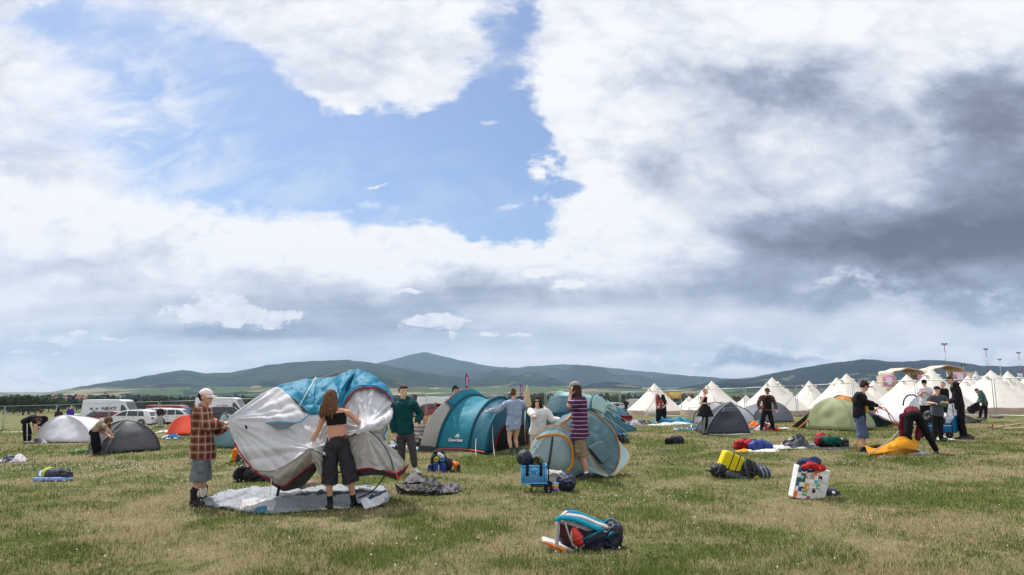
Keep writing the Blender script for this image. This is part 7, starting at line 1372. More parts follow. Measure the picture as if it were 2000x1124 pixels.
# --- vehicles
GLASS = mat('car_glass', (26,32,38), rough=.08, spec=.7, var=.02); TYRE = mat('car_tyre', (24,24,25), rough=.9); RIM = mat('alloy_rim', (170,172,176), rough=.35, metal=.6); LAMPR = mat('red_lamp', (170,24,26), rough=.25); LAMPW = mat('clear_lamp', (220,224,230), rough=.15, spec=.6); BLKP = mat('black_plastic', (30,30,32), rough=.6)
def paint(name, rgb): return mat(name, rgb, rough=.32, var=.02, spec=.5, coat=.5)
def vehicle(label, kind, m, loc, rz, group='parked cars', L=4.5, W_=1.8, H_=1.5, van=False, hatch=False):
    root = empty(kind, loc, label, 'van' if van else 'car', group, rz=rz)
    hw = W_/2
    if van: lower = [(-L/2,.45),(-L/2,1.05),(-L/2+.02,1.15),(L*.30,1.15),(L*.44,1.0),(L/2-.05,.85),(L/2,.45)]; roof = [(-L/2+.04,1.15),(-L/2+.10,H_-.06),(-L/2+.3,H_),(L*.16,H_),(L*.24,H_-.08),(L*.41,1.06)]
    else: lower = [(-L/2,.42),(-L/2+.02,.80),(-L/2+.10,.90),(L*.22,.93),(L*.42,.80),(L/2-.06,.66),(L/2,.40)]; roof = [(-L/2+(.18 if not hatch else .12),.90),(-L/2+(.55 if not hatch else .35),H_-.08),(-L/2+1.1,H_),(L*.02,H_-.02),(L*.10,H_-.10),(L*.27,.92)]
    def ext(poly, w0, w1, z0, z1, cap=None):
        mb = MB(); n = len(poly)
        for sg in (-1, 1):
            for x, z in poly: t = (z-z0)/max(.01, z1-z0); mb.v.append(Vector((x, sg*lerp(w0, w1, max(0, min(1, t))), z)))
        mb.f += [tuple(range(n-1, -1, -1)), tuple(range(n, 2*n))]+[(k, (k+1) % n, n+(k+1) % n, n+k) for k in range(n)]; mb.mi = [0]*len(mb.f); return mb
    def lp(nm, mb, m_, par=None, bev=0.0):
        o = mb.build(nm, m_, par or root, smooth=False, bevel=bev); return o
    body = [(-L/2,.30),(L/2,.30)]
    lo = lower[::-1]; sl = [(-L/2+.02,.26)]+[(x, z) for x, z in lower]+[(L/2-.03,.26)]
    lp('body', ext(sl, hw, hw*.97, .3, 1.0), m, bev=.05)
    lp('cabin', ext(roof, hw*.97, hw*.80 if not van else hw*.90, .9 if not van else 1.1, H_), m, bev=.05)
    # glazing, proud of the cabin sides
    def side(poly, sg, m_, nm, d=.012):
        z0, z1 = (.9, H_) if not van else (1.1, H_); w0, w1 = hw*.97, hw*.80 if not van else hw*.90
        vs = [Vector((x, sg*(lerp(w0, w1, (z-z0)/(z1-z0))+d), z)) for x, z in poly]; return lp(nm, MB().add(vs, [tuple(range(len(vs))) if sg > 0 else tuple(range(len(vs)-1, -1, -1))]), m_)
    for sg in (-1, 1):
        if van: side([(L*.20,1.22),(L*.37,1.18),(L*.25,H_-.55),(L*.20,H_-.50)], sg, GLASS, 'side_window')
        else:
            a = -L/2+(.60 if not hatch else .48)
            side([(a+.15,.96),(a+.30,H_-.14),(a+.72,H_-.12),(a+.72,.96)], sg, GLASS, 'side_window'); side([(a+.78,.96),(a+.78,H_-.12),(-L*.02,H_-.10),(-L*.02,.96)], sg, GLASS, 'side_window'); side([(L*.0,.96),(L*.0,H_-.10),(L*.08,H_-.17),(L*.22,.98)], sg, GLASS, 'side_window')
        for k, x in enumerate((-L*.30, L*.31)):
            rr = .34 if van else .32; w = MB(); c = Vector((x, sg*(hw-.10), rr))
            w.loft([[c+Vector((r_*math.cos(2*math.pi*q_/20), sg*y_, r_*math.sin(2*math.pi*q_/20))) for q_ in range(20)] for y_, r_ in ((-.10,rr*.9),(-.08,rr),(.08,rr),(.125,rr*.9),(.125,rr*.66))]); wo = lp('wheel', w, TYRE)
            rm = MB(); rm.loft([[c+Vector((r_*math.cos(2*math.pi*q_/20), sg*y_, r_*math.sin(2*math.pi*q_/20))) for q_ in range(20)] for y_, r_ in ((.10,rr*.64),(.132,rr*.62),(.118,rr*.2))])
            for q_ in range(5): a_ = 2*math.pi*q_/5; rm.tube([c+Vector((0,sg*.135,0)), c+Vector((rr*.58*math.cos(a_),sg*.135,rr*.58*math.sin(a_)))], .035, 5)
            lp('rim', rm, RIM, wo); ar = MB(); ar.loft([[c+Vector((r_*math.cos(q_), sg*y_, r_*math.sin(q_))) for q_ in np.linspace(-.15, math.pi+.15, 16)] for y_, r_ in ((.09,rr+.02),(.105,rr+.02),(.105,rr+.07),(.09,rr+.07))], cap=False, closed=False); lp('wheel_arch', ar, BLKP)
        zl = 1.0 if van else .78; lp('tail_light', MB().box((-L/2+.03, sg*(hw-.14), zl), (.10,.24,.30 if van else .16)), LAMPR); lp('headlight', MB().box((L/2-.12, sg*(hw-.22), .70 if not van else .85), (.22,.34,.14)), LAMPW, bev=.02)
        if van: lp('door_handle', MB().box((L*.19, sg*(hw+.01), 1.05), (.16,.03,.04)), BLKP)
        else:
            for x in (-L*.16, L*.04): lp('door_handle', MB().box((x, sg*(hw*.985+.012), .80), (.14,.02,.03)), BLKP)
        lp('wing_mirror', MB().sbox((L*.20 if not van else L*.36, sg*(hw+.10), .98 if not van else 1.25), (.12,.18,.12 if not van else .24), None, .4, 12, 6), m if not van else BLKP)
        lp('sill', MB().box((0, sg*(hw-.02), .27), (L*.45,.06,.08)), BLKP)
    if van: lp('windscreen', MB().add([Vector((L*.408,-hw*.86,1.12)), Vector((L*.408,hw*.86,1.12)), Vector((L*.262,hw*.80,H_-.20)), Vector((L*.262,-hw*.80,H_-.20))], [(0,1,2,3)]), GLASS)
    else:
        lp('windscreen', MB().add([Vector((L*.263,-hw*.82,.945)), Vector((L*.263,hw*.82,.945)), Vector((L*.115,hw*.72,H_-.11)), Vector((L*.115,-hw*.72,H_-.11))], [(0,1,2,3)]), GLASS)
        x0, x1 = (-L/2+.18, -L/2+.55) if not hatch else (-L/2+.12, -L/2+.35); lp('rear_window', MB().add([Vector((x0+.02,-hw*.80,.97)), Vector((x0+.02,hw*.80,.97)), Vector((x1-.02,hw*.70,H_-.12)), Vector((x1-.02,-hw*.70,H_-.12))], [(3,2,1,0)]), GLASS)
    lp('bumper', MB().box((L/2-.02,0,.42), (.14,W_*.94,.20)), BLKP if van else m, bev=.03); lp('bumper', MB().box((-L/2+.02,0,.42), (.14,W_*.94,.20)), BLKP if van else m, bev=.03); lp('number_plate', MB().box((-L/2-.055,0,.62), (.01,.5,.11)), LAMPW)
    return root
def place(px, py): return gp(px, py)
WP, RP, DP, SP = paint('white_paint', (226,228,232)), paint('dark_red_paint', (136,22,38)), paint('black_paint', (34,36,42)), paint('silver_paint', (160,164,170))
def at_y(px, py, Y): p = pt(px, py, Y); return Vector((p.x, p.y, G(p.x, p.y)))
YV = 66
v1 = vehicle('large white van with black NEXT LEVEL lettering parked beyond the fence', 'delivery_van', WP, at_y(221,828,YV+4.5), R(2), 'parked vans', 5.6, 2.05, 2.65, True)
def vtext(root, s, x, z, size, m, hw, xs=1.0):
    c = bpy.data.curves.new('lettering', 'FONT'); c.body = s; c.size = size; c.extrude = .004; c.offset = .012*size; o = bpy.data.objects.new('lettering', c); COL.objects.link(o); dg = bpy.context.evaluated_depsgraph_get(); me = bpy.data.meshes.new_from_object(o.evaluated_get(dg)); bpy.data.objects.remove(o)
    me.transform(Matrix.Translation((x, -hw-.02, z)) @ Matrix.Rotation(R(90), 4, 'X') @ Matrix.Diagonal((xs, 1, 1, 1))); me.materials.clear(); me.materials.append(m); me.name = 'lettering'; q_ = bpy.data.objects.new('lettering', me); COL.objects.link(q_); q_.parent = root
BKL = mat('black_lettering', (36,38,42)); vtext(v1, 'NEXT', -.75, 1.62, .46, BKL, .985, 1.25); vtext(v1, 'LEVEL', -.75, 1.20, .46, BKL, .985, 1.15)
for k, (i, j, c_) in enumerate(((0,0,(40,42,48)),(2,0,(40,42,48)),(1,1,(50,150,160)),(0,2,(120,40,70)),(2,2,(50,150,160)))):
    e = MB().box((-1.75+i*.26, -1.0, 1.28+j*.24), (.20,.02,.20)); e.build('logo_square', mat('logo_%s' % (c_,), c_), v1, smooth=False)
v2 = vehicle('white van with dark red AVIS lettering parked beyond the fence', 'delivery_van', WP, at_y(437,826,YV+4), R(3), 'parked vans', 5.4, 2.0, 2.55, True); vtext(v2, 'AVIS', -.55, 1.42, .55, mat('dark_red_lettering', (140,30,46)), .96, 1.1)
vehicle('white van half hidden behind the teal hooded man', 'delivery_van', WP, at_y(862,808,80), R(8), 'parked vans', 5.8, 2.0, 2.2, True)
vehicle('white estate car parked broadside behind the charcoal dome', 'parked_car', WP, at_y(255,828,YV-2.5), R(180), L=4.75, H_=1.5)
vehicle('dark red car parked left of the white estate car', 'parked_car', RP, at_y(208,828,YV-1.0), R(172), L=4.4, H_=1.45)
vehicle('black car parked at the tail of the lettered van', 'parked_car', DP, at_y(196,826,YV+1.2), R(168), L=4.4, H_=1.5)
vehicle('silver car parked far left beyond the fence', 'parked_car', SP, at_y(148,820,88), R(-20), L=4.4, H_=1.45, hatch=True)
vehicle('white hatchback parked right of the person in the hat', 'parked_car', WP, at_y(348,828,YV-1.5), R(6), L=4.0, H_=1.5, hatch=True)
vehicle('white people carrier behind the white hatchback', 'parked_car', WP, at_y(326,826,YV+3), R(10), L=4.5, H_=1.65, hatch=True)
vehicle('dark red van with a long roof behind the white hatchback', 'delivery_van', RP, at_y(336,822,YV+8), R(4), 'parked vans', 5.0, 1.9, 2.0, True)
vehicle('dark estate car with open rear beside the AVIS van', 'parked_car', DP, at_y(446,824,YV+.2), R(18), L=4.5, H_=1.6, hatch=True)
vehicle('dark red car parked behind the striped sitter', 'parked_car', RP, at_y(838,812,74), R(176), L=4.4, H_=1.45)
vehicle('silver van parked behind the lone bell tent', 'delivery_van', paint('light_silver_paint', (196,198,204)), at_y(1246,802,104), R(150), 'parked vans', 5.0, 1.95, 1.95, True)
proto = {}
rc = random.Random(5); cols_ = [('white', WP), ('silver', SP), ('black', DP), ('dark red', RP), ('blue', paint('blue_paint', (50,72,120))), ('grey', paint('grey_paint', (104,108,114)))]
far = [(1163,798,118,0),(1186,800,112,1),(1208,799,110,0),(1226,792,135,1),(1262,792,140,2),(1320,797,125,2),(1334,794,132,0),(1352,791,140,5),(1410,792,140,1),(1424,797,125,0),(1438,793,136,2),(1450,798,122,1),(1462,791,142,0),(1476,794,132,4),(1490,791,142,1),(1546,789,150,0),(1562,788,150,1),(1700,785,150,2),(1176,790,140,2),(1198,789,145,0),(1366,796,126,1),(1395,796,128,2)]
for k, (px, py, Y, ci) in enumerate(far):
    nm, m_ = cols_[ci]; rz_ = rc.uniform(-.5,.5)+(math.pi if rc.random() < .5 else 0); loc = at_y(px, py, Y)
    if ci not in proto: proto[ci] = vehicle('small %s car in the distant car park behind the bell tents' % nm, 'parked_car', m_, loc, rz_, 'cars in the distant car park', 4.3, 1.75, 1.5, hatch=bool(ci % 2))
    else: c = dup(proto[ci]); c.location = loc; c.rotation_euler.z = rz_
# --- flags, parasol, banners, masts
def flag(px, py, Y, label, h, w, m, ang=0):
    t_ = pt(px, py, Y); b_ = Vector((t_.x, t_.y, G(t_.x, t_.y))); root = empty('feather_flag', b_, label, 'flag', 'feather flags'); part(root, 'pole', MB().tube([b_, t_], .03, 6), DARKMETAL)
    part(root, 'flag_cloth', patch([[t_+Vector((0,0,0)), t_+Vector((w*.5,0,-.05)), t_+Vector((w*.75,.05,-.25))], [t_+Vector((0,0,-h*.5)), t_+Vector((w*.5,.06,-h*.5)), t_+Vector((w,-.05,-h*.5))], [t_+Vector((0,0,-h)), t_+Vector((w*.25,.02,-h)), t_+Vector((w*.5,0,-h*.97))]], 8, 14), m, .01)
    part(root, 'white_print', patch([[t_+Vector((w*.3,-.06,-h*.2)), t_+Vector((w*.6,-.06,-h*.22))], [t_+Vector((w*.25,-.06,-h*.7)), t_+Vector((w*.6,-.10,-h*.7))]], 4, 8), mat('pale_pink_print', (236,190,220)), .01)
MAG = tentm('magenta_flag', (190,62,140)); flag(910, 730, 60, 'tall magenta feather flag behind the teal tunnel tent', 1.5, .26, MAG); flag(1017, 751, 75, 'smaller magenta feather flag left of the closed parasol', 1.2, .28, MAG)
flag(1930, 724, 95, 'pink feather flag far right behind the bell tents', 1.6, .5, MAG)
t_ = pt(1029.5,753,60); b_ = Vector((t_.x, t_.y, G(t_.x, t_.y))); root = empty('parasol', b_, 'closed beige parasol standing behind the woman in sunglasses', 'parasol'); part(root, 'pole', MB().tube([b_, t_], .03, 6), DARKMETAL); mb = MB(); mb.loft([[Vector((t_.x+r_*math.cos(a)*(1+.25*math.sin(5*a)), t_.y+r_*math.sin(a)*(1+.25*math.sin(5*a)), t_.z-d_)) for a in np.linspace(0, 2*math.pi, 30, endpoint=False)] for d_, r_ in ((.0,.03),(.3,.12),(.9,.20),(1.5,.30),(1.95,.36))]); part(root, 'canopy', mb, tentm('beige_canvas', (214,188,148)))
def sign(px0, py0, px1, py1, Y, label, m, cat='banner', marks=None, nm='banner'):
    a, b_ = pt(px0, py1, Y), pt(px1, py0, Y); c = (a+b_)/2; root = empty(nm, Vector((c.x, c.y, G(c.x, c.y))), label, cat); part(root, 'panel', MB().box(c, (b_.x-a.x, .06, b_.z-a.z)), m)
    e = MB(); e.tube([Vector((a.x,Y+.06,G(a.x,Y))), Vector((a.x,Y+.06,b_.z))], .04, 6); e.tube([Vector((b_.x,Y+.06,G(b_.x,Y))), Vector((b_.x,Y+.06,b_.z))], .04, 6); part(root, 'post', e, METAL)
    if marks: mk = MB(); marks(mk, c, b_.x-a.x, b_.z-a.z, Y); part(root, 'white_print', mk, LOGO)
    return root
def blobs(mk, c, w, h, Y):
    for dx_, dz_, rx in ((-.18,.16,.11),(.0,.22,.11),(.17,.18,.11),(-.16,-.06,.12),(.05,.0,.12),(.2,-.05,.11),(-.05,-.22,.11),(.14,-.24,.10)): mk.ell(c+Vector((dx_*w,-.04,dz_*h)), rx*w, .03, rx*w*1.05)
def rows_(mk, c, w, h, Y):
    for k in range(5): mk.box(c+Vector((-.28*w+.14*w*k,-.04,.12*h)), (.10*w,.02,.22*h))
    mk.box(c+Vector((0,-.04,-.2*h)), (.55*w,.02,.10*h))
PINK = mat('pink_banner', (212,146,180), rough=.7)
sign(1726, 734, 1746, 755, 70, 'pink banner with a white clover shaped print left of the arch', PINK, marks=blobs); sign(1794, 732, 1807, 748, 72, 'narrow pink banner on the right leg of the nearer arch', PINK); sign(1864, 727, 1885, 745, 78, 'pink banner with white print below the right arch', PINK, marks=blobs)
sign(1308, 767, 1330, 779, 92, 'yellow banner with pale lettering beside the lone bell tent', mat('yellow_banner', (226,172,40)), marks=rows_); sign(1298, 768, 1309, 778, 96, 'small orange banner beside the yellow one', mat('orange_banner', (206,140,60)))
sign(1989, 730, 1997, 740, 80, 'small white sign among the bell tents at the right', mat('pale_sign', (214,214,228)))
def arch(cx, top, w_px, y_leg, Y, label):
    c = pt(cx, top, Y); g0 = G(c.x, c.y); root = empty('canvas_arch', Vector((c.x, c.y, g0)), label, 'arch', 'canvas arches'); sc_ = F/Y; hw = w_px/2/sc_; d_ = 3.0; hh = c.z; zl = pt(cx, y_leg, Y).z
    prof = [(-hw,zl),(-hw*.97,lerp(zl,hh,.55)),(-hw*.55,hh-.25),(-hw*.1,hh),(hw*.35,hh-.12),(hw*.85,lerp(zl,hh,.62)),(hw,zl+.0)]
    n_ = 24; P0 = [catm([Vector((x, 0, z)) for x, z in prof], k/n_) for k in range(n_+1)]
    mb = MB(); mb.loft([[c*0+Vector((c.x+p.x, Y+y_, p.z)) for p in P0] for y_ in np.linspace(0, d_, 6)], cap=False, closed=False); part(root, 'canopy', mb, tentm('cream_arch_cover', (226,214,196)), .06)
    for y_ in np.linspace(0.02, d_-.02, 5): part(root, 'rib', MB().tube([Vector((c.x+p.x*.985, Y+y_, p.z-.08)) for p in P0], .05, 6), mat('tan_rib', (170,140,104)))
    for x in (-hw, hw): part(root, 'leg', MB().box((c.x+x, Y+d_/2, (zl+g0)/2), (.5, d_, zl-g0)), tentm('beige_side_cover', (190,172,146)))
arch(1775, 719, 60, 734, 72, 'nearer cream canvas arch with tan ribs beside the pink banner'); arch(1853, 714, 60, 730, 80, 'farther cream canvas arch behind the highest bell tent')
c = at_y(1893, 745, 110); root = empty('site_cabin', c, 'beige site cabin standing behind the right arch', 'cabin'); p0 = pt(1893,734,110); part(root, 'wall', MB().box((c.x, 111, (c.z+p0.z+.5)/2), (2.2,3,p0.z+.5-c.z)), mat('beige_cabin', (196,184,160))); part(root, 'roof', MB().box((c.x, 111, p0.z+.56), (2.4,3.2,.12)), METAL); part(root, 'door', MB().box((c.x+.6, 109.47, c.z+1.4), (.7,.06,1.9)), mat('cabin_door', (150,140,124)))
def mast(px, py, Y, label, striped=True):
    t_ = pt(px, py, Y); b_ = Vector((t_.x, t_.y, G(t_.x, t_.y))); root = empty('light_mast', b_, label, 'mast', 'masts beyond the bell tents'); n_ = 7
    for k in range(n_): part(root, 'mast_section', MB().tube([lerp(b_, t_, k/n_), lerp(b_, t_, (k+1)/n_)], (.08-.005*k), 8, ends=False), mat('mast_red', (170,46,52)) if (k % 2 == 0 and striped) else mat('mast_white', (200,200,206)))
    for dx_ in (-.3, .3): part(root, 'lamp', MB().box(t_+Vector((dx_,0,0)), (.34,.3,.18)), mat('mast_lamp', (90,70,74)))
    part(root, 'crossbar', MB().box(t_+Vector((0,0,-.2)), (.8,.1,.1)), DARKMETAL)
mast(1844, 672, 120, 'tallest red and white light mast above the arches'); mast(1925, 682, 150, 'red and white light mast above the large bell tent'); mast(1952, 702, 170, 'thin grey mast between two striped masts', False); mast(1989, 689, 160, 'red and white light mast at the right edge'); mast(1881, 712, 120, 'short white mast with a lamp above the right arch', False); mast(206, 768, 180, 'thin red and white mast far left above the lettered van')
# small gazebo frame
root = empty('camp_table', at_y(1356,812,40), 'folding camp table with white legs beside the pink haired woman', 'table'); c0, c1 = pt(1347,797,40), pt(1372,796,40); g0 = root.location.z; e = MB(); part(root, 'table_top', MB().box((c0+c1)/2, (c1.x-c0.x,.5,.03)), LAMPW)
for x in (c0.x, c1.x):
    for y_ in (-.22, .22): part(root, 'leg', MB().tube([Vector((x, 40+y_, c0.z)), Vector((x, 40+y_, g0))], .016, 6), METAL)
# --- trees and far houses
def leafmat(name, a, b):
    m = bpy.data.materials.new(name); m.use_nodes = True; t = NT(m.node_tree); bs = t.n['Principled BSDF']; bs.inputs['Roughness'].default_value = .9; bs.inputs['Specular IOR Level'].default_value = .1
    g = t.new('ShaderNodeNewGeometry'); t.l.new(t.mix(t.ss(t.noise(g.outputs['Position'], .9, 3), .35, .65), a, b), bs.inputs['Base Color']); return m
LEAF = [leafmat('dark_leaves', (.018,.032,.012), (.045,.066,.022)), leafmat('mid_leaves', (.026,.046,.014), (.06,.085,.028)), leafmat('olive_leaves', (.035,.048,.018), (.075,.085,.034))]
def tree_meshes(seed, h, w, lm):
    rnd = random.Random(seed); tr = MB(); tr.tube([Vector((0,0,0)), Vector((.1,0,h*.3)), Vector((0,.1,h*.7))], [.22,.16,.05], 7)
    cl = [(Vector((rnd.gauss(0,w*.22), rnd.gauss(0,w*.22), h*(.30+.6*rnd.random()))), rnd.uniform(.16,.30)*w) for _ in range(14)]
    for c, r in cl[:7]: tr.tube([Vector((0,0,h*.3)), lerp(Vector((0,0,h*.4)), c, .6), c], [.09,.05,.02], 5)
    vs, fs = [], []
    for c, r in cl:
        for _ in range(210):
            d = Vector((rnd.gauss(0,1), rnd.gauss(0,1), rnd.gauss(0,.8))).normalized(); p = c+d*r*rnd.uniform(.55,1.08); s = rnd.uniform(.10,.24)*h/6; u = Vector((rnd.gauss(0,1), rnd.gauss(0,1), rnd.gauss(0,1))).normalized(); v = u.orthogonal().normalized(); b = len(vs)
            vs += [p-u*s, p+v*s*.6, p+u*s, p-v*s*.6]; fs.append((b, b+1, b+2, b+3))
    mb = MB(); mb.add(vs, fs); return tr.mesh('trunk'), mb.mesh('crown', False)
TMsh = [tree_meshes(11, 6.5, 6.5, 0), tree_meshes(23, 8.0, 6.0, 1), tree_meshes(37, 5.0, 7.0, 2)]
for k, (a, b_) in enumerate(TMsh): a.materials.append(mat('bark', (78,66,54))); b_.materials.append(LEAF[k])
tl = [(8,230,0,1.15),(28,250,2,1.0),(46,215,0,1.25),(57,225,2,1.2),(70,240,0,1.1),(95,300,1,1.0),(112,310,0,1.0),(122,330,1,.9),(150,330,0,.95),(-20,240,1,1.2),(300,360,1,1.2),(480,380,0,1.3),(505,380,2,1.3),(565,390,1,1.3),(590,390,0,1.3),(372,380,0,1.2),(398,385,2,1.1),(270,390,2,1.2),(1010,420,0,1.0),(1040,430,1,1.1),(970,430,2,1.1)]
tlab = ['broad dark green tree in the hedge line beyond the field', 'taller mid green tree in the hedge line beyond the field', 'low spreading olive green tree in the hedge line beyond the field']
for k, (px, Y, v_, sc_) in enumerate(tl):
    loc = at_y(px, 800, Y); root = empty('tree', loc, tlab[v_], 'tree', 'trees beyond the field', rz=k*1.3); root.scale = (sc_*1.0, sc_*1.0, sc_*.72)
    for nm, me in zip(('trunk', 'crown'), TMsh[v_]): o = bpy.data.objects.new(nm, me); COL.objects.link(o); o.parent = root
# far hedges and copses reading as one mass
rnd = random.Random(3); vs, fs = [], []
def clump(c, r, hgt):
    for _ in range(26):
        d = Vector((rnd.gauss(0,1), rnd.gauss(0,1), abs(rnd.gauss(0,.8)))).normalized(); p = c+Vector((d.x*r, d.y*r, d.z*hgt))*rnd.uniform(.5,1); s = r*rnd.uniform(.25,.5); u = Vector((rnd.gauss(0,1), rnd.gauss(0,1), rnd.gauss(0,1))).normalized(); v = u.orthogonal().normalized(); b = len(vs); vs.extend([p-u*s, p+v*s*.7, p+u*s, p-v*s*.7]); fs.append((b, b+1, b+2, b+3))
for Y, x0, x1, n_, hh in ((420,-420,60,150,6),(560,-500,250,170,8),(760,-700,600,240,9),(1000,-900,900,320,11),(1350,-1100,1200,360,12),(1750,-1500,1500,380,14),(480,60,420,110,6),(640,240,560,120,7)):
    for k in range(n_):
        x = rnd.uniform(x0, x1); dens = mnoise.noise(Vector((x*.008, Y*.01, 3)))
        if dens < -.12: continue
        y = Y+rnd.gauss(0, 12)+40*mnoise.noise(Vector((x*.004, Y, 0))); clump(Vector((x, y, G(x, y))), rnd.uniform(4,9)*Y/800+2, hh*rnd.uniform(.6,1.15))
mb = MB(); mb.v = vs; mb.f = fs; mb.mi = [0]*len(fs); tag(mb.build('far_woodland', LEAF[0], smooth=False), kind='stuff')
def house(px, Y, label, w, h, wall, roof):
    loc = at_y(px, 800, Y); root = empty('house', loc, label, 'house', 'village houses', rz=rnd.uniform(-.5,.5)); d_ = w*.7
    o = MB().box((0,0,h/2), (w,d_,h)).build('wall', wall, root, smooth=False); rf = MB(); hw_, hd = w/2+.3, d_/2+.4; rf.add([(-hw_,-hd,h+.01),(hw_,-hd,h+.01),(hw_,hd,h+.01),(-hw_,hd,h+.01),(-hw_,0,h+w*.28),(hw_,0,h+w*.28)], [(0,1,5,4),(2,3,4,5),(0,4,3),(1,2,5),(3,2,1,0)]); ro = rf.build('roof', roof, root, smooth=False); MB().box((w*.2,d_*.12,h+w*.28), (.7,.7,1.4)).build('chimney', mat('brick_chimney', (150,96,80)), ro, smooth=False)
    for k in range(3): MB().box((-w*.3+w*.3*k, -d_/2-.02, h*.55), (w*.12,.08,h*.3)).build('window', GLASS, root, smooth=False)
HW, HR_, HG = mat('white_render', (222,220,214)), mat('red_roof', (140,84,70)), mat('grey_roof', (112,112,116))
for k, (px, Y, w, h) in enumerate(((85,330,12,5),(100,340,10,5),(118,350,13,5.5),(132,345,9,5),(160,360,14,6),(40,420,12,5),(975,520,14,6),(990,540,12,5),(1000,510,16,6),(1020,560,12,6),(1046,540,14,6),(1350,420,18,6),(1372,440,12,6),(1440,470,14,6),(240,600,12,6),(70,560,16,6),(955,560,14,6),(20,600,12,6))):
    house(px, Y*2.3, ('pale rendered village house with a red roof far beyond the field' if k % 3 else 'pale rendered village house with a grey roof far beyond the field'), w, h, HW, HR_ if k % 3 else HG)
# ------------------------------------------------------------------ grass blades and clover flowers
rng = np.random.default_rng(4)
def scatter(n, px0, px1, py0, py1, power=1.0):
    px = rng.uniform(px0, px1, n); py = py0+(py1-py0)*rng.random(n)**power
    u, v = (px-1000)/F, (562-py)/F; dy_ = math.cos(PITCH)-v*math.sin(PITCH); dz_ = math.sin(PITCH)+v*math.cos(PITCH); t = -CAMZ/dz_
    for _ in range(5):
        x, y = u*t, dy_*t; z = np.array([G(a, b) for a, b in zip(x, y)]) if _ in (0, 2, 4) else z
        t = (z-CAMZ)/dz_
    return u*t, dy_*t, z
def grass_mat():
    m = bpy.data.materials.new('grass_blades'); m.use_nodes = True; t = NT(m.node_tree); t.n.clear(); o = t.new('ShaderNodeOutputMaterial')
    Pn, dry, c, d = grass_fields(t); at = t.new('ShaderNodeAttribute'); at.attribute_name = 'tint'; rnd_ = at.outputs['Fac']
    green = t.mix(rnd_, (.066,.104,.020), (.165,.205,.055)); straw = t.mix(rnd_, (.26,.21,.105), (.56,.47,.29))
    sel = t.ss(t.m('ADD', dry, t.m('MULTIPLY', t.m('SUBTRACT', rnd_, .5), .9)), .33, .66)
    col = t.mix(sel, green, straw); b = t.new('ShaderNodeBsdfDiffuse'); tr = t.new('ShaderNodeBsdfTranslucent'); t.l.new(col, b.inputs[0]); t.l.new(col, tr.inputs[0])
    mx = t.new('ShaderNodeMixShader'); mx.inputs[0].default_value = .28; t.l.new(b.outputs[0], mx.inputs[1]); t.l.new(tr.outputs[0], mx.inputs[2]); t.l.new(mx.outputs[0], o.inputs[0]); return m
def blades(name, X, Y, Z, hgt, wid, m):
    n = len(X); a = rng.uniform(0, 2*math.pi, n); lean = rng.uniform(.15, 1.35, n)*hgt; la = rng.uniform(0, 2*math.pi, n)
    tx, ty = np.cos(a)*wid/2, np.sin(a)*wid/2; lx, ly = np.cos(la)*lean, np.sin(la)*lean
    co = np.empty((n, 5, 3), np.float32); B = np.stack([X, Y, Z], 1)
    T = np.stack([tx, ty, np.zeros(n)], 1); M_ = np.stack([lx*.35, ly*.35, hgt*.62], 1); E = np.stack([lx, ly, hgt*np.clip(1.05-.35*lean/hgt, .5, 1)], 1)
    co[:, 0] = B-T; co[:, 1] = B+T; co[:, 2] = B+M_+T*.75; co[:, 3] = B+M_-T*.75; co[:, 4] = B+E; co[:, :2, 2] -= .01
    me = bpy.data.meshes.new(name); me.vertices.add(n*5); me.vertices.foreach_set('co', co.reshape(-1))
    base = (np.arange(n)*5)[:, None]; lp = np.concatenate([base+np.array([0,1,2,3]), base+np.array([3,2,4])], 1).astype(np.int32).reshape(-1)
    me.loops.add(n*7); me.loops.foreach_set('vertex_index', lp); me.polygons.add(n*2)
    st = np.empty(n*2, np.int32); st[0::2] = np.arange(n)*7; st[1::2] = np.arange(n)*7+4; me.polygons.foreach_set('loop_start', st)
    at = me.attributes.new('tint', 'FLOAT', 'POINT'); at.data.foreach_set('value', np.repeat(rng.random(n).astype(np.float32), 5)); me.update(calc_edges=True); me.validate()
    me.materials.append(m); o = bpy.data.objects.new(name, me); COL.objects.link(o); return tag(o, kind='stuff')
GM = grass_mat()
x1, y1, z1 = scatter(290000, -380, 2380, 905, 1240, 1.0); x2, y2, z2 = scatter(120000, -300, 2300, 826, 910, 1.0)
X_, Y_, Z_ = np.concatenate([x1, x2]), np.concatenate([y1, y2]), np.concatenate([z1, z2])
k_ = (Y_ < 52) & (Y_ > 2.5); X_, Y_, Z_ = X_[k_], Y_[k_], Z_[k_]
pat = np.array([mnoise.noise(Vector((a*.8, b*.8, 0))) for a, b in zip(X_, Y_)]); hg = (.045+.028*pat)*rng.lognormal(0, .35, len(X_))*(1+.012*np.clip(Y_-10, 0, 40)); wd_ = (.0036+.0006*np.clip(Y_-6, 0, 40))*rng.uniform(.7, 1.4, len(X_))
blades('grass', X_, Y_, Z_, hg, wd_, GM)
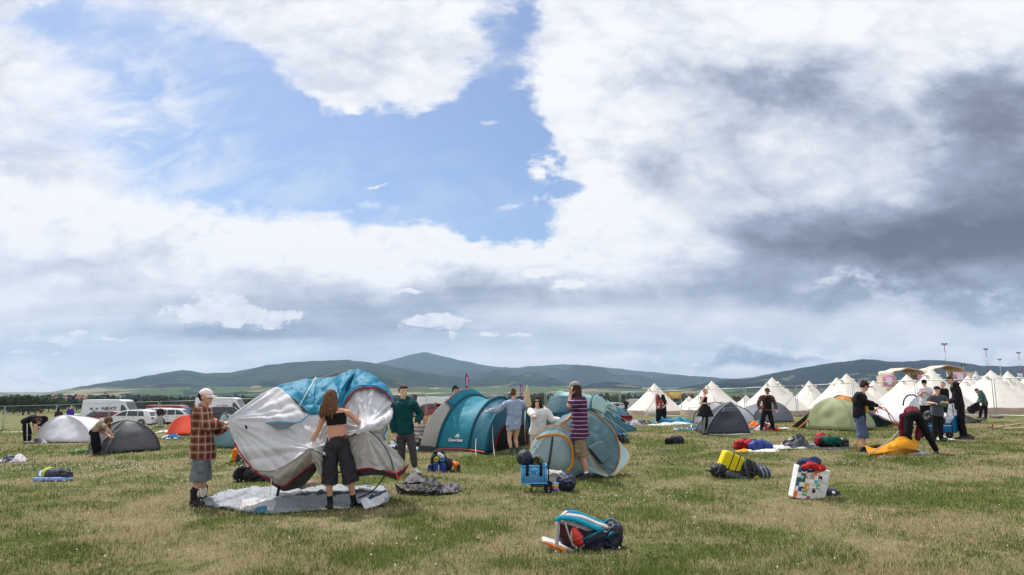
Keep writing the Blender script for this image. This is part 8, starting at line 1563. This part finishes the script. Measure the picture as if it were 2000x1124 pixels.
# clover: white heads on the grass
def flowers(n, px0, px1, py0, py1, sig=None):
    return scatter(n, px0, px1, py0, py1)
fx = [flowers(420, 0, 480, 885, 950), flowers(260, 0, 330, 905, 925), flowers(180, -100, 2100, 850, 1124), flowers(45, 1150, 1350, 955, 985), flowers(70, 1380, 1700, 890, 925)]
X_, Y_, Z_ = [np.concatenate([f[k] for f in fx]) for k in range(3)]
vs, fs = [], []
for a, b, c in zip(X_, Y_, Z_):
    if b > 40: continue
    r = random.uniform(.006, .011)*(1+.02*b); h = random.uniform(.05, .10); i = len(vs); p = Vector((a, b, c+h))
    vs += [p+Vector((r,0,0)), p+Vector((0,r,0)), p+Vector((-r,0,0)), p+Vector((0,-r,0)), p+Vector((0,0,r)), p+Vector((0,0,-r*.8))]
    fs += [(i,i+1,i+4),(i+1,i+2,i+4),(i+2,i+3,i+4),(i+3,i,i+4),(i+1,i,i+5),(i+2,i+1,i+5),(i+3,i+2,i+5),(i,i+3,i+5)]
mb = MB(); mb.v = vs; mb.f = fs; mb.mi = [0]*len(fs); tag(mb.build('clover_flowers', mat('clover_white', (232,228,224), rough=.9)), kind='stuff')

# broad-leaved weeds growing in patches between the grass
wx, wy, wz = scatter(2600, -200, 2200, 905, 1200)
vs, fs = [], []
for a, b, c in zip(wx, wy, wz):
    if mnoise.noise(Vector((a*.55, b*.55, 7))) < .12: continue
    for _ in range(11):
        r = random.uniform(0, .10); an = random.uniform(0, 6.283); p = Vector((a+r*math.cos(an), b+r*math.sin(an), c+random.uniform(.015, .06))); s_ = random.uniform(.008, .018); u = Vector((random.gauss(0,1), random.gauss(0,1), random.gauss(0,.45))).normalized(); v = Vector((-u.y, u.x, random.uniform(-.5,.5))).normalized(); i = len(vs)
        vs += [p-u*s_, p-u*s_*.2+v*s_*.7, p+u*s_, p-u*s_*.2-v*s_*.7]; fs.append((i, i+1, i+2, i+3))
mb = MB(); mb.v = vs; mb.f = fs; mb.mi = [0]*len(fs); tag(mb.build('broad_leaved_weeds', leafmat('weed_leaves', (.05,.095,.018), (.15,.20,.045)), smooth=False), kind='stuff')
# ------------------------------------------------------------------ haze: the air between here and the hills
hb = MB(); hb.box((0, 5700, 330), (26000, 11900, 720))
hz = bpy.data.materials.new('valley_haze'); hz.use_nodes = True; t = NT(hz.node_tree); t.n.clear()
o_ = t.new('ShaderNodeOutputMaterial'); pv = t.new('ShaderNodeVolumePrincipled'); pv.inputs['Color'].default_value = (.52, .73, 1.0, 1); pv.inputs['Density'].default_value = HAZE; pv.inputs['Anisotropy'].default_value = .2
t.l.new(pv.outputs[0], o_.inputs['Volume'])
tag(hb.build('haze', hz, smooth=False), kind='stuff')
